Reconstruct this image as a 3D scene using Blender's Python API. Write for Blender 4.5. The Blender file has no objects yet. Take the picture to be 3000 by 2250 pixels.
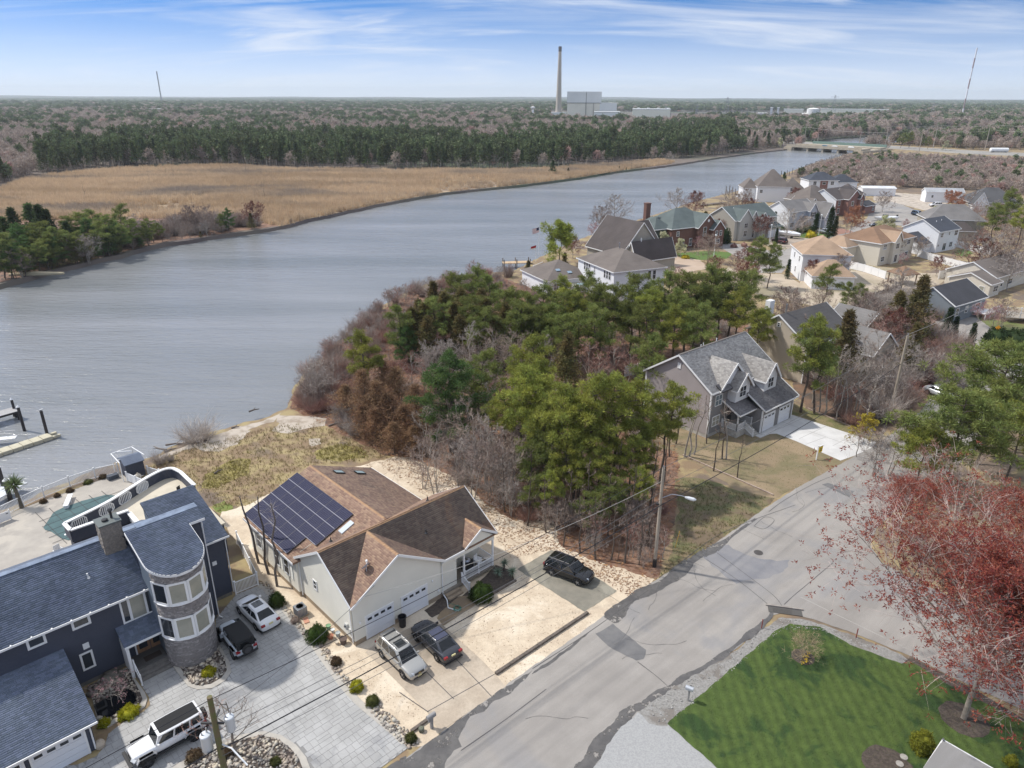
import bpy,math,random
import numpy as np
from mathutils import Vector,Matrix,geometry
PI=math.pi
rad=math.radians
sc=bpy.context.scene
COL=sc.collection
# -- camera, sky, sun, exposure
F_PX=2080.0;CAM_H=40.0
PITCH=math.atan((1125-283)/F_PX);ROLL=rad(.2)
cd=bpy.data.cameras.new('camera');cam=bpy.data.objects.new('camera',cd);COL.objects.link(cam)
cd.sensor_width=36;cd.lens=36*F_PX/3000;cd.clip_start=.5;cd.clip_end=60000
cam.matrix_world=Matrix.Translation((0,0,CAM_H))@Matrix.Rotation(PI/2-PITCH,4,'X')@Matrix.Rotation(ROLL,4,'Z')
sc.camera=cam
sc.render.resolution_x=1024;sc.render.resolution_y=768
SUN=Vector((-.745,.228,1.0)).normalized()
world=bpy.data.worlds.new('World');sc.world=world;world.use_nodes=True
nt=world.node_tree;nt.nodes.clear()
def wn(t,**k):
 n=nt.nodes.new(t)
 for a,b in k.items():setattr(n,a,b)
 return n
wl=nt.links.new
out=wn('ShaderNodeOutputWorld');bg=wn('ShaderNodeBackground');bg2=wn('ShaderNodeBackground');mixs=wn('ShaderNodeMixShader')
sky=wn('ShaderNodeTexSky',sky_type='NISHITA',sun_disc=False)
sky.sun_elevation=math.asin(SUN.z);sky.sun_rotation=math.atan2(SUN.x,SUN.y)
sky.air_density=1.0;sky.dust_density=.6;sky.ozone_density=2.5
SKY_STR=.073
bg.inputs['Strength'].default_value=SKY_STR
tc=wn('ShaderNodeTexCoord');sep=wn('ShaderNodeSeparateXYZ');wl(tc.outputs['Generated'],sep.inputs[0])
zz=wn('ShaderNodeMath',operation='MULTIPLY_ADD');wl(sep.outputs['Z'],zz.inputs[0]);zz.inputs[1].default_value=4.5;zz.inputs[2].default_value=.12
cz=wn('ShaderNodeCombineXYZ');wl(sep.outputs['X'],cz.inputs[0]);wl(sep.outputs['Y'],cz.inputs[1]);wl(zz.outputs[0],cz.inputs[2])
vn=wn('ShaderNodeVectorMath',operation='NORMALIZE');wl(cz.outputs[0],vn.inputs[0]);wl(vn.outputs[0],sky.inputs[0])
hs_=wn('ShaderNodeHueSaturation');hs_.inputs['Saturation'].default_value=1.5;wl(sky.outputs[0],hs_.inputs['Color']);wl(hs_.outputs[0],bg.inputs['Color'])
zc=wn('ShaderNodeMath',operation='MAXIMUM');wl(sep.outputs['Z'],zc.inputs[0]);zc.inputs[1].default_value=.0
zb=wn('ShaderNodeMath',operation='ADD');wl(zc.outputs[0],zb.inputs[0]);zb.inputs[1].default_value=.13
dx=wn('ShaderNodeMath',operation='DIVIDE');wl(sep.outputs['X'],dx.inputs[0]);wl(zb.outputs[0],dx.inputs[1])
dy=wn('ShaderNodeMath',operation='DIVIDE');wl(sep.outputs['Y'],dy.inputs[0]);wl(zb.outputs[0],dy.inputs[1])
cx=wn('ShaderNodeCombineXYZ');wl(dx.outputs[0],cx.inputs[0]);wl(dy.outputs[0],cx.inputs[1])
def cloud(rot,scl,nscale,det,lo,hi,dist=.6):
 mp=wn('ShaderNodeMapping');mp.inputs['Rotation'].default_value=(0,0,rot);mp.inputs['Scale'].default_value=scl
 wl(cx.outputs[0],mp.inputs[0])
 no=wn('ShaderNodeTexNoise');no.inputs['Scale'].default_value=nscale;no.inputs['Detail'].default_value=det
 no.inputs['Roughness'].default_value=.6;no.inputs['Distortion'].default_value=dist
 wl(mp.outputs[0],no.inputs['Vector'])
 mr=wn('ShaderNodeMapRange',interpolation_type='SMOOTHSTEP');mr.inputs[1].default_value=lo;mr.inputs[2].default_value=hi
 wl(no.outputs[0],mr.inputs[0]);return mr.outputs[0]
c1=cloud(rad(20),(.38,.95,1),.9,10,.50,.72,1.2)
c2=cloud(rad(-24),(.5,1.3,1),.6,9,.47,.78,1.6)
mx=wn('ShaderNodeMath',operation='MAXIMUM');wl(c1,mx.inputs[0]);wl(c2,mx.inputs[1])
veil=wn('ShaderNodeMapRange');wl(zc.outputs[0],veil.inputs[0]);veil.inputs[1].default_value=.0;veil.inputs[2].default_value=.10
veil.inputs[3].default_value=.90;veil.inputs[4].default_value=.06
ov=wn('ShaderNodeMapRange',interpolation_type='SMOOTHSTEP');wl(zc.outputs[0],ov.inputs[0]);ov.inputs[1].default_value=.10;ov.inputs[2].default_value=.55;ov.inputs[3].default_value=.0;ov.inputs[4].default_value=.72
m1=wn('ShaderNodeMath',operation='MULTIPLY');wl(mx.outputs[0],m1.inputs[0]);m1.inputs[1].default_value=.80
inv1=wn('ShaderNodeMath',operation='SUBTRACT');inv1.inputs[0].default_value=1;wl(m1.outputs[0],inv1.inputs[1])
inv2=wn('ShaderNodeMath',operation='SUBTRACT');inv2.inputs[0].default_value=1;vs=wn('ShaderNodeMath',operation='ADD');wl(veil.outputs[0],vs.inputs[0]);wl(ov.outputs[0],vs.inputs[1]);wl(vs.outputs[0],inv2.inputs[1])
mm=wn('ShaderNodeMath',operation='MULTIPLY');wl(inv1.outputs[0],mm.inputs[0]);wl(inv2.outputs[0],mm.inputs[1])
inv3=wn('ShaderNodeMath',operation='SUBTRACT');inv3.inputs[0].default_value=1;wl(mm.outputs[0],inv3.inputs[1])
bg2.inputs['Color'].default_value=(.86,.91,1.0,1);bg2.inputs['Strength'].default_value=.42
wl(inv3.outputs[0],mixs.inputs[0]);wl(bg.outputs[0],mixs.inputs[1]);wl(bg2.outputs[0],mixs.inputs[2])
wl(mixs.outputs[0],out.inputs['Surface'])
sd=bpy.data.lights.new('sun','SUN');sd.energy=1.75;sd.angle=rad(2.0);sd.color=(1.0,.955,.88)
sun=bpy.data.objects.new('sun',sd);COL.objects.link(sun)
sun.rotation_euler=SUN.to_track_quat('Z','Y').to_euler()
sc.view_settings.view_transform='Standard';sc.view_settings.look='None'
sc.view_settings.exposure=1.27;sc.view_settings.gamma=1.0;sc.view_settings.use_curve_mapping=False
# -- survey helper: a sight line of the photograph met with the level z
def ray(px,py):
 x=px-1500.0;y=-(py-1125.0);c,s=math.cos(ROLL),math.sin(ROLL)
 x,y=x*c-y*s,x*s+y*c
 return Vector((x,F_PX*math.cos(PITCH)+y*math.sin(PITCH),-F_PX*math.sin(PITCH)+y*math.cos(PITCH)))
def G(px,py,z=.0):
 d=ray(px,py);t=(z-CAM_H)/d.z
 return Vector((d.x*t,d.y*t,z))
# -- materials
MATS={}
def mat(name,col,rough=.85,col2=None,scale=3.0,lo=.35,hi=.65,det=6,rnd=.0,bump=.0,bscale=40.0,metal=.0,siding=.0,transl=.0,col3=None,scale3=.4,lo3=.5,hi3=.62,stretch=None,spec=.5,orand=.0,coat=.0,sidelap=.03,emit=None,wpos=False):
 if name in MATS:return MATS[name]
 m=bpy.data.materials.new(name);m.use_nodes=True;t=m.node_tree;N=t.nodes;L=t.links.new
 b=N['Principled BSDF'];b.inputs['Roughness'].default_value=rough;b.inputs['Metallic'].default_value=metal
 b.inputs['Specular IOR Level'].default_value=spec;b.inputs['Coat Weight'].default_value=coat
 tcn=N.new('ShaderNodeTexCoord');vec=tcn.outputs['Object']
 if wpos:vec=N.new('ShaderNodeNewGeometry').outputs['Position']
 if stretch:
  mp=N.new('ShaderNodeMapping');mp.inputs['Scale'].default_value=stretch[:3]
  if len(stretch)>3:mp.inputs['Rotation'].default_value=(0,0,stretch[3])
  L(vec,mp.inputs[0]);vec=mp.outputs[0]
 def noise(s,d=det,dist=.0):
  n=N.new('ShaderNodeTexNoise');n.inputs['Scale'].default_value=s;n.inputs['Detail'].default_value=d
  n.inputs['Roughness'].default_value=.62;n.inputs['Distortion'].default_value=dist;L(vec,n.inputs['Vector']);return n.outputs[0]
 def remap(o,a,c_):
  r=N.new('ShaderNodeMapRange');r.interpolation_type='SMOOTHSTEP';r.inputs[1].default_value=a;r.inputs[2].default_value=c_;L(o,r.inputs[0]);return r.outputs[0]
 def mixc(f,a,c_):
  x=N.new('ShaderNodeMix');x.data_type='RGBA'
  if isinstance(f,float):x.inputs[0].default_value=f
  else:L(f,x.inputs[0])
  for i,v in((6,a),(7,c_)):
   if isinstance(v,tuple):x.inputs[i].default_value=(*v[:3],1)
   else:L(v,x.inputs[i])
  return x.outputs[2]
 cur=tuple(col)
 if col2:cur=mixc(remap(noise(scale),lo,hi),cur,tuple(col2))
 if col3:cur=mixc(remap(noise(scale3,4,.5),lo3,hi3),cur,tuple(col3))
 def hsv(val_out,amt):
  nonlocal cur
  r=N.new('ShaderNodeMapRange');r.inputs[3].default_value=1-amt;r.inputs[4].default_value=1+amt;L(val_out,r.inputs[0])
  h=N.new('ShaderNodeHueSaturation');L(r.outputs[0],h.inputs['Value'])
  h2=N.new('ShaderNodeMapRange');h2.inputs[3].default_value=.5-amt*.04;h2.inputs[4].default_value=.5+amt*.04;L(val_out,h2.inputs[0]);L(h2.outputs[0],h.inputs['Hue'])
  if isinstance(cur,tuple):h.inputs['Color'].default_value=(*cur[:3],1)
  else:L(cur,h.inputs['Color'])
  cur=h.outputs[0]
 if rnd:
  g=N.new('ShaderNodeNewGeometry');hsv(g.outputs['Random Per Island'],rnd)
 if orand:
  oi=N.new('ShaderNodeObjectInfo');hsv(oi.outputs['Random'],orand)
 if isinstance(cur,tuple):b.inputs['Base Color'].default_value=(*cur[:3],1)
 else:L(cur,b.inputs['Base Color'])
 bn=None
 if bump:
  bp=N.new('ShaderNodeBump');bp.inputs['Strength'].default_value=bump;bp.inputs['Distance'].default_value=.05
  L(noise(bscale,4),bp.inputs['Height']);bn=bp
 if siding:
  sp=N.new('ShaderNodeSeparateXYZ');L(tcn.outputs['Object'],sp.inputs[0])
  md=N.new('ShaderNodeMath');md.operation='MODULO';ad=N.new('ShaderNodeMath');ad.operation='ADD';ad.inputs[1].default_value=50
  L(sp.outputs['Z'],ad.inputs[0]);L(ad.outputs[0],md.inputs[0]);md.inputs[1].default_value=siding
  mr=N.new('ShaderNodeMapRange');mr.inputs[1].default_value=0;mr.inputs[2].default_value=siding;mr.inputs[3].default_value=1;mr.inputs[4].default_value=0;L(md.outputs[0],mr.inputs[0])
  bp=N.new('ShaderNodeBump');bp.inputs['Strength'].default_value=1.0;bp.inputs['Distance'].default_value=sidelap
  L(mr.outputs[0],bp.inputs['Height'])
  if bn:L(bn.outputs[0],bp.inputs['Normal'])
  bn=bp
 if bn:L(bn.outputs[0],b.inputs['Normal'])
 if emit:
  b.inputs['Emission Color'].default_value=(*emit[:3],1);b.inputs['Emission Strength'].default_value=emit[3]
 if transl:
  tr=N.new('ShaderNodeBsdfTranslucent');ms=N.new('ShaderNodeMixShader');ms.inputs[0].default_value=transl
  if isinstance(cur,tuple):tr.inputs[0].default_value=(*cur[:3],1)
  else:L(cur,tr.inputs[0])
  L(b.outputs[0],ms.inputs[1]);L(tr.outputs[0],ms.inputs[2]);L(ms.outputs[0],N['Material Output'].inputs['Surface'])
 MATS[name]=m;return m
# -- mesh helpers
def props(o,label=None,cat=None,group=None,kind=None):
 for k,v in(('label',label),('category',cat),('group',group),('kind',kind)):
  if v:o[k]=v
 return o
def frame_of(d):
 d=d.normalized();a=Vector((0,0,1))if abs(d.z)<.95 else Vector((1,0,0))
 x=a.cross(d).normalized();return x,d.cross(x).normalized(),d
class MB:
 def __init__(s):s.v=[];s.f=[];s.m=[]
 def add(s,vs,fs,mi=0):
  o=len(s.v);s.v+=[tuple(p)for p in vs];s.f+=[tuple(i+o for i in f)for f in fs];s.m+=[mi]*len(fs);return s
 def box(s,x0,x1,y0,y1,z0,z1,mi=0,T=None):
  vs=[Vector(p)for p in((x0,y0,z0),(x1,y0,z0),(x1,y1,z0),(x0,y1,z0),(x0,y0,z1),(x1,y0,z1),(x1,y1,z1),(x0,y1,z1))]
  if T:vs=[T@p for p in vs]
  return s.add(vs,[(0,3,2,1),(4,5,6,7),(0,1,5,4),(1,2,6,5),(2,3,7,6),(3,0,4,7)],mi)
 def tube(s,pts,rs,n=6,mi=0,caps=True):
  pts=[Vector(p)for p in pts]
  if not hasattr(rs,'__len__'):rs=[rs]*len(pts)
  o=len(s.v);x=None
  for i,p in enumerate(pts):
   d=(pts[min(i+1,len(pts)-1)]-pts[max(i-1,0)])
   x1,y1,d=frame_of(d)
   if x is not None:
    x1=(x-d*x.dot(d)).normalized();y1=d.cross(x1)
   x=x1
   for k in range(n):
    a=2*PI*k/n;s.v.append(tuple(p+(x1*math.cos(a)+y1*math.sin(a))*rs[i]))
  for i in range(len(pts)-1):
   for k in range(n):
    a=o+i*n+k;b=o+i*n+(k+1)%n
    s.f.append((a,b,b+n,a+n));s.m.append(mi)
  if caps:
   s.f.append(tuple(o+k for k in reversed(range(n))));s.f.append(tuple(o+(len(pts)-1)*n+k for k in range(n)));s.m+=[mi,mi]
  return s
 def beam(s,p,q,w,h,mi=0,up=Vector((0,0,1))):
  p,q=Vector(p),Vector(q);d=(q-p).normalized();x=d.cross(up)
  if x.length<1e-4:x=Vector((1,0,0))
  x.normalize();y=x.cross(d)
  vs=[c+x*a*w/2+y*b*h/2 for c in(p,q)for a,b in((-1,-1),(1,-1),(1,1),(-1,1))]
  return s.add(vs,[(3,2,1,0),(4,5,6,7),(0,1,5,4),(1,2,6,5),(2,3,7,6),(3,0,4,7)],mi)
 def slab(s,pts,th,mi=0):
  n=len(pts);vs=[Vector(p)for p in pts]+[Vector(p)-Vector((0,0,th))for p in pts]
  return s.add(vs,[tuple(range(n)),tuple(reversed(range(n,2*n)))]+[(i+n,(i+1)%n+n,(i+1)%n,i)for i in range(n)],mi)
 def prism(s,pts2,z0,z1,mi=0):
  pts2=[(p[0],p[1])for p in pts2]
  a=sum(pts2[i][0]*pts2[(i+1)%len(pts2)][1]-pts2[(i+1)%len(pts2)][0]*pts2[i][1]for i in range(len(pts2)))
  if a<0:pts2=pts2[::-1]
  n=len(pts2);tri=geometry.tessellate_polygon([[Vector((x,y,0))for x,y in pts2]])
  vs=[(x,y,z0)for x,y in pts2]+[(x,y,z1)for x,y in pts2];fs=[]
  for t in tri:
   t=list(t);A,B,C_=(Vector(pts2[i])for i in t)
   if(B-A).cross(C_-A)<0:t=t[::-1]
   fs.append(tuple(i+n for i in t));fs.append(tuple(reversed(t)))
  fs+=[(i,(i+1)%n,(i+1)%n+n,i+n)for i in range(n)]
  return s.add(vs,fs,mi)
 def lathe(s,prof,n=12,mi=0,c=(0,0,0)):
  o=len(s.v)
  for r,z in prof:
   for k in range(n):
    a=2*PI*k/n;s.v.append((c[0]+r*math.cos(a),c[1]+r*math.sin(a),c[2]+z))
  for i in range(len(prof)-1):
   for k in range(n):
    a=o+i*n+k;b=o+i*n+(k+1)%n;s.f.append((a,b,b+n,a+n));s.m.append(mi)
  s.f.append(tuple(o+k for k in reversed(range(n))));s.f.append(tuple(o+(len(prof)-1)*n+k for k in range(n)));s.m+=[mi,mi]
  return s
 def mesh(s,name,mats,smooth=None):
  me=bpy.data.meshes.new(name);me.from_pydata(s.v,[],s.f)
  for m in(mats if isinstance(mats,(list,tuple))else[mats]):me.materials.append(m)
  if any(s.m):me.polygons.foreach_set('material_index',s.m)
  if smooth is not None:
   me.polygons.foreach_set('use_smooth',[True]*len(me.polygons));me.set_sharp_from_angle(angle=rad(smooth))
  me.update();return me
 def obj(s,name,mats,parent=None,smooth=None,loc=None,rotz=None,**k):
  return place(name,s.mesh(name,mats,smooth),parent,loc,rotz,**k)
def place(name,me,parent=None,loc=None,rotz=None,**k):
 o=bpy.data.objects.new(name,me);COL.objects.link(o);o.parent=parent
 if loc is not None:o.location=loc
 if rotz is not None:o.rotation_euler=(0,0,rotz)
 return props(o,**k)
def thing(name,label,cat,loc=(0,0,0),rotz=.0,group=None):
 return place(name,None,None,loc,rotz,label=label,cat=cat,group=group)
def dup(root,loc=None,rotz=None,label=None,group=None,parent=None,scale=None):
 c=root.copy();COL.objects.link(c);c.parent=parent
 if loc is not None:c.location=loc
 if rotz is not None:c.rotation_euler=(0,0,rotz)
 if scale is not None:c.scale=scale if hasattr(scale,'__len__')else(scale,)*3
 if label:c['label']=label
 if group:c['group']=group
 for ch in root.children:dup(ch,parent=c)
 return c
def np_mesh(name,verts,faces,m,smooth=False):
 """verts (N,3) array, faces (M,k) array of one size"""
 me=bpy.data.meshes.new(name);verts=np.asarray(verts,np.float32);faces=np.asarray(faces,np.int32)
 k=faces.shape[1];me.vertices.add(len(verts));me.vertices.foreach_set('co',verts.ravel())
 me.loops.add(faces.size);me.loops.foreach_set('vertex_index',faces.ravel())
 me.polygons.add(len(faces));me.polygons.foreach_set('loop_start',np.arange(len(faces),dtype=np.int32)*k)
 try:me.polygons.foreach_set('loop_total',np.full(len(faces),k,np.int32))
 except Exception:pass
 me.materials.append(m);me.update(calc_edges=True)
 if smooth:me.polygons.foreach_set('use_smooth',[True]*len(faces))
 return me
def inside(pt,poly):
 x,y=pt[0],pt[1];c=False;n=len(poly);j=n-1
 for i in range(n):
  xi,yi,xj,yj=poly[i][0],poly[i][1],poly[j][0],poly[j][1]
  if(yi>y)!=(yj>y)and x<(xj-xi)*(y-yi)/(yj-yi)+xi:c=not c
  j=i
 return c
def inside_np(P,poly):
 x,y=P[:,0],P[:,1];c=np.zeros(len(P),bool);n=len(poly);j=n-1
 for i in range(n):
  xi,yi,xj,yj=poly[i][0],poly[i][1],poly[j][0],poly[j][1]
  if yi!=yj:
   c^=((yi>y)!=(yj>y))&(x<(xj-xi)*(y-yi)/(yj-yi)+xi)
  j=i
 return c
def rough_edge(poly,step=1.5,amp=.25,seed=1,closed=True):
 r=random.Random(seed);o=[];n=len(poly)
 ph=[r.uniform(0,6.3)for _ in range(4)];D=.0;step=min(step,max(.35,amp*2.2))if amp<.45 else step
 for i in range(n if closed else n-1):
  a,b=Vector(poly[i][:2]),Vector(poly[(i+1)%n][:2]);L=(b-a).length;k=max(1,int(L/step))
  nn=Vector((-(b-a).y,(b-a).x)).normalized()if L>0 else Vector((0,0))
  for j in range(k):
   q=D+L*j/k;o.append(a.lerp(b,j/k)+nn*amp*(.55*math.sin(q*.9/max(.3,amp*2)+ph[0])+.35*math.sin(q*2.1/max(.3,amp*2)+ph[1])+.35*math.sin(q*.31+ph[2])+r.uniform(-.2,.2)))
  D+=L
 if not closed:o.append(Vector(poly[-1][:2]))
 return o
def curve_pts(poly,k=6,closed=False):
 """Catmull-Rom through 2D points"""
 P=[Vector(p[:2])for p in poly];n=len(P);o=[]
 for i in range(n if closed else n-1):
  g=(lambda q:P[q%n])if closed else(lambda q:P[max(0,min(n-1,q))])
  a,b,c,d=g(i-1),g(i),g(i+1),g(i+2)
  for j in range(k):
   t=j/k;o.append(.5*((2*b)+(c-a)*t+(2*a-5*b+4*c-d)*t*t+(3*b-a-3*c+d)*t**3))
 if not closed:o.append(P[-1])
 return o
def sheet(name,pts2,z,m,kind='structure',skirt=.0,out=.0,**k):
 mb=MB();P=[Vector((p[0],p[1],0))for p in pts2];n=len(P)
 tri=geometry.tessellate_polygon([P]);fs=[]
 for t in tri:
  t=list(t);A,B,C_=(P[i]for i in t)
  if(B-A).cross(C_-A).z<0:t=t[::-1]
  fs.append(tuple(t))
 mb.add([(p.x,p.y,z)for p in P],fs)
 if skirt:
  a=sum(P[i].x*P[(i+1)%n].y-P[(i+1)%n].x*P[i].y for i in range(n));sg=1 if a>0 else-1
  vs=[]
  for i,p in enumerate(P):
   e=(P[(i+1)%n]-P[i-1]).normalized();nn=Vector((e.y,-e.x,0))*sg
   vs+=[(p.x,p.y,z),(p.x+nn.x*out,p.y+nn.y*out,z-skirt)]
  mb.add(vs,[(2*i,2*i+1,(2*i+3)%(2*n),(2*i+2)%(2*n))[::(1 if sg<0 else-1)]for i in range(n)])
 return mb.obj(name,m,kind=kind,**k)
def GP(l,z=.0):return[G(a,b,z).to_2d()for a,b in l]
# -- ground, water, roads
WZ=-1.0
m_water=mat('water',(.235,.24,.235),rough=.12,bump=.0)
t=m_water.node_tree;b=t.nodes['Principled BSDF'];b.inputs['IOR'].default_value=1.33;b.inputs['Roughness'].default_value=.16
tcw=t.nodes['Texture Coordinate']
def wave_layer(scale,rz,sx,sy,det=4):
 mp=t.nodes.new('ShaderNodeMapping');mp.inputs['Rotation'].default_value=(0,0,rz);mp.inputs['Scale'].default_value=(sx,sy,1)
 t.links.new(tcw.outputs['Object'],mp.inputs[0]);n=t.nodes.new('ShaderNodeTexNoise');n.inputs['Scale'].default_value=scale;n.inputs['Detail'].default_value=det
 n.inputs['Distortion'].default_value=.4;t.links.new(mp.outputs[0],n.inputs['Vector']);return n.outputs[0]
prev=None
for(s,rz,sx,sy,dist)in((1.3,rad(-8),.16,1.0,.20),(.55,rad(6),.28,1.0,.22),(3.4,rad(-15),.4,1.0,.09)):
 bp=t.nodes.new('ShaderNodeBump');bp.inputs['Distance'].default_value=dist;bp.inputs['Strength'].default_value=.9
 t.links.new(wave_layer(s,rz,sx,sy),bp.inputs['Height'])
 if prev:t.links.new(prev.outputs[0],bp.inputs['Normal'])
 prev=bp
t.links.new(prev.outputs[0],b.inputs['Normal'])
wl_=wave_layer(.02,rad(25),.35,1.2,5);mrw=t.nodes.new('ShaderNodeMapRange');mrw.inputs[1].default_value=.35;mrw.inputs[2].default_value=.65;mrw.inputs[3].default_value=.13;mrw.inputs[4].default_value=.26;t.links.new(wl_,mrw.inputs[0]);t.links.new(mrw.outputs[0],b.inputs['Roughness'])
mxw=t.nodes.new('ShaderNodeMix');mxw.data_type='RGBA';mxw.inputs[6].default_value=(.165,.175,.178,1);mxw.inputs[7].default_value=(.26,.265,.275,1);mr2=t.nodes.new('ShaderNodeMapRange');mr2.inputs[1].default_value=.3;mr2.inputs[2].default_value=.7;t.links.new(wave_layer(.035,rad(18),.3,1.5,6),mr2.inputs[0]);t.links.new(mr2.outputs[0],mxw.inputs[0]);t.links.new(mxw.outputs[2],b.inputs['Base Color'])
R=30000
sheet('water',[(-R,-400),(R,-400),(R,R),(-R,R)],WZ,m_water)
sheet('seabed',[(-R,-400),(R,-400),(R,R),(-R,R)],WZ-1.5,mat('silt',(.05,.045,.035)))
m_wild=mat('wild_grass',(.23,.16,.095),col2=(.33,.26,.13),scale=.35,lo=.42,hi=.6,col3=(.16,.12,.09),scale3=.13,bump=.6,bscale=7,rnd=0)
m_forest=mat('far_forest_floor',(.15,.12,.10),col2=(.08,.10,.06),scale=.004,lo=.45,hi=.55,det=8,col3=(.10,.078,.074),scale3=.012)
m_litter=mat('leaf_litter',(.17,.085,.05),col2=(.26,.16,.11),scale=.9,bump=.6,bscale=12,col3=(.09,.06,.045),scale3=.3)
m_bank=mat('bank_mud',(.06,.045,.032),col2=(.10,.075,.05),scale=2,bump=.5)
m_sand=mat('pale_sand',(.60,.50,.375),col2=(.50,.405,.30),scale=.8,bump=.5,bscale=9,col3=(.66,.57,.45),scale3=.2)
m_asph=mat('old_asphalt',(.27,.25,.23),col2=(.315,.293,.27),scale=.12,lo=.4,hi=.6,bump=.25,bscale=60,col3=(.255,.245,.24),scale3=.09,stretch=(1,1,1),rough=.9)
def overlay(m,rz,sx,sc_,lo,hi,det=5):
 t=m.node_tree;N=t.nodes;L=t.links.new;mp=N.new('ShaderNodeMapping');mp.vector_type='TEXTURE';mp.inputs['Rotation'].default_value=(0,0,rz);mp.inputs['Scale'].default_value=(sx,1,1);L(N['Texture Coordinate'].outputs['Object'],mp.inputs[0])
 n=N.new('ShaderNodeTexNoise');n.inputs['Scale'].default_value=sc_;n.inputs['Detail'].default_value=det;n.inputs['Roughness'].default_value=.65;L(mp.outputs[0],n.inputs['Vector']);r=N.new('ShaderNodeMapRange');r.inputs[1].default_value=.3;r.inputs[2].default_value=.7;r.inputs[3].default_value=lo;r.inputs[4].default_value=hi;L(n.outputs[0],r.inputs[0])
 i=N['Principled BSDF'].inputs['Base Color'];h=N.new('ShaderNodeHueSaturation');L(r.outputs[0],h.inputs['Value']);L(i.links[0].from_socket,h.inputs['Color']);L(h.outputs[0],i)
overlay(m_asph,rad(42.5),14,.9,.90,1.09);overlay(m_asph,0,1,28,.86,1.12,2)
m_wet=mat('wet_asphalt',(.085,.08,.078),col2=(.12,.113,.107),scale=1.2,rough=.42)
def ragged(m,sc_,lo,hi):
 t=m.node_tree;N=t.nodes;n=N.new('ShaderNodeTexNoise');n.inputs['Scale'].default_value=sc_;n.inputs['Detail'].default_value=9;n.inputs['Roughness'].default_value=.68;t.links.new(N['Texture Coordinate'].outputs['Object'],n.inputs['Vector']);r=N.new('ShaderNodeMapRange');r.inputs[1].default_value=lo;r.inputs[2].default_value=hi;t.links.new(n.outputs[0],r.inputs[0]);t.links.new(r.outputs[0],N['Principled BSDF'].inputs['Alpha'])
ragged(m_wet,.9,.38,.46)
m_conc=mat('driveway_concrete',(.40,.33,.255),col2=(.47,.395,.31),scale=.4,lo=.4,hi=.6,col3=(.25,.215,.175),scale3=.22,lo3=.52,hi3=.7,bump=.12,bscale=50)
for m__ in(m_sand,m_conc):overlay(m__,0,1,5,.9,1.08);overlay(m__,0,1,26,.9,1.1,2)
m_gravel=mat('gravel_verge',(.23,.22,.205),col2=(.30,.29,.275),scale=6,bump=.8,bscale=25,col3=(.19,.17,.15),scale3=.5)
m_lawn=mat('lawn',(.052,.086,.013),col2=(.072,.112,.020),scale=1.4,bump=.9,bscale=30,col3=(.024,.056,.009),scale3=.3)
m_lawn2=mat('pale_lawn',(.13,.16,.045),col2=(.21,.17,.08),scale=.5,bump=.5,bscale=15)
m_yard=mat('thin_tan_grass',(.24,.18,.11),col2=(.17,.145,.075),scale=.28,lo=.4,hi=.62,col3=(.28,.21,.13),scale3=.12,bump=.4,bscale=14)
m_verge=mat('weedy_verge',(.12,.125,.05),col2=(.20,.15,.085),scale=.6,bump=.7,bscale=10,col3=(.15,.11,.07),scale3=.25)
m_beach=mat('beach_sand',(.46,.40,.335),col2=(.30,.245,.19),scale=.5,lo=.45,hi=.65,bump=.4,bscale=8)
m_marsh=mat('marsh_floor',(.36,.27,.17),col2=(.30,.22,.14),scale=.05,col3=(.2,.15,.11),scale3=.02)
m_mulch=mat('mulch',(.055,.042,.036),col2=(.10,.078,.062),scale=5,bump=.8,bscale=20)
m_shrubland=mat('shrubland_floor',(.20,.145,.10),col2=(.13,.10,.075),scale=.08,col3=(.25,.18,.11),scale3=.03,bump=.4,bscale=2)
SHORE=[(-90,1500),(0,1500),(160,1428),(340,1352),(380,1352),(450,1335),(500,1310),(560,1285),(640,1262),(700,1243),(770,1225),(830,1200),(845,1190),(862,1150),(880,1110),(930,1060),(990,1000),(1060,940),(1120,895),(1200,850),(1300,815),(1420,800),(1500,795),(1560,765),(1620,735),(1700,700),(1780,672),(1850,650),(1940,622),(2030,592),(2110,572),(2190,552),(2240,530),(2300,508),(2380,480),(2450,462),(2478,452),(2505,446)]
near_shore=GP(SHORE)
RIV2=[(2545,428),(2600,421),(2660,411),(2740,404),(2830,399),(2900,392),(3100,386),(3400,382)]
near_land=[Vector((-400,40))]+[Vector((-200,44))]+rough_edge(near_shore,3,.35,5,False)+GP(RIV2)+[Vector((3000,1150)),Vector((3000,-300)),Vector((-400,-300))]
sheet('ground',near_land,.0,m_wild,skirt=1.9,out=1.2)
FSH=[(-600,930),(-200,885),(0,832),(70,815),(150,792),(230,775),(300,757),(390,735),(480,712),(560,702),(650,688),(740,676),(820,664),(900,643),(1000,622),(1100,600),(1200,582),(1300,565),(1400,554),(1500,545),(1600,533),(1700,520),(1770,507),(1830,499),(1920,489),(2000,478),(2100,462),(2200,448),(2290,438),(2335,433)]
FRIV=[(2380,414),(2450,404),(2560,397),(2620,392),(2680,379),(2760,377),(2840,381),(2900,382),(3100,377),(3400,374)]
far_shore=GP(FSH)
far_land=[Vector((-9000,-100)),Vector((-300,60))]+rough_edge(far_shore,5,.6,8,False)+GP(FRIV)+[Vector((9000,2600)),Vector((R,9000)),Vector((R,R-10)),Vector((-R,R-10)),Vector((-R,-100))]
sheet('far_ground',far_land,.0,m_forest,skirt=1.9,out=1.0)
MT=[(-500,600),(-200,580),(0,556),(60,532),(150,515),(280,502),(400,492),(560,487),(700,488),(850,497),(1000,500),(1300,500),(1500,500),(1650,493),(1750,486),(1850,478),(1930,470),(1975,474)]
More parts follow.
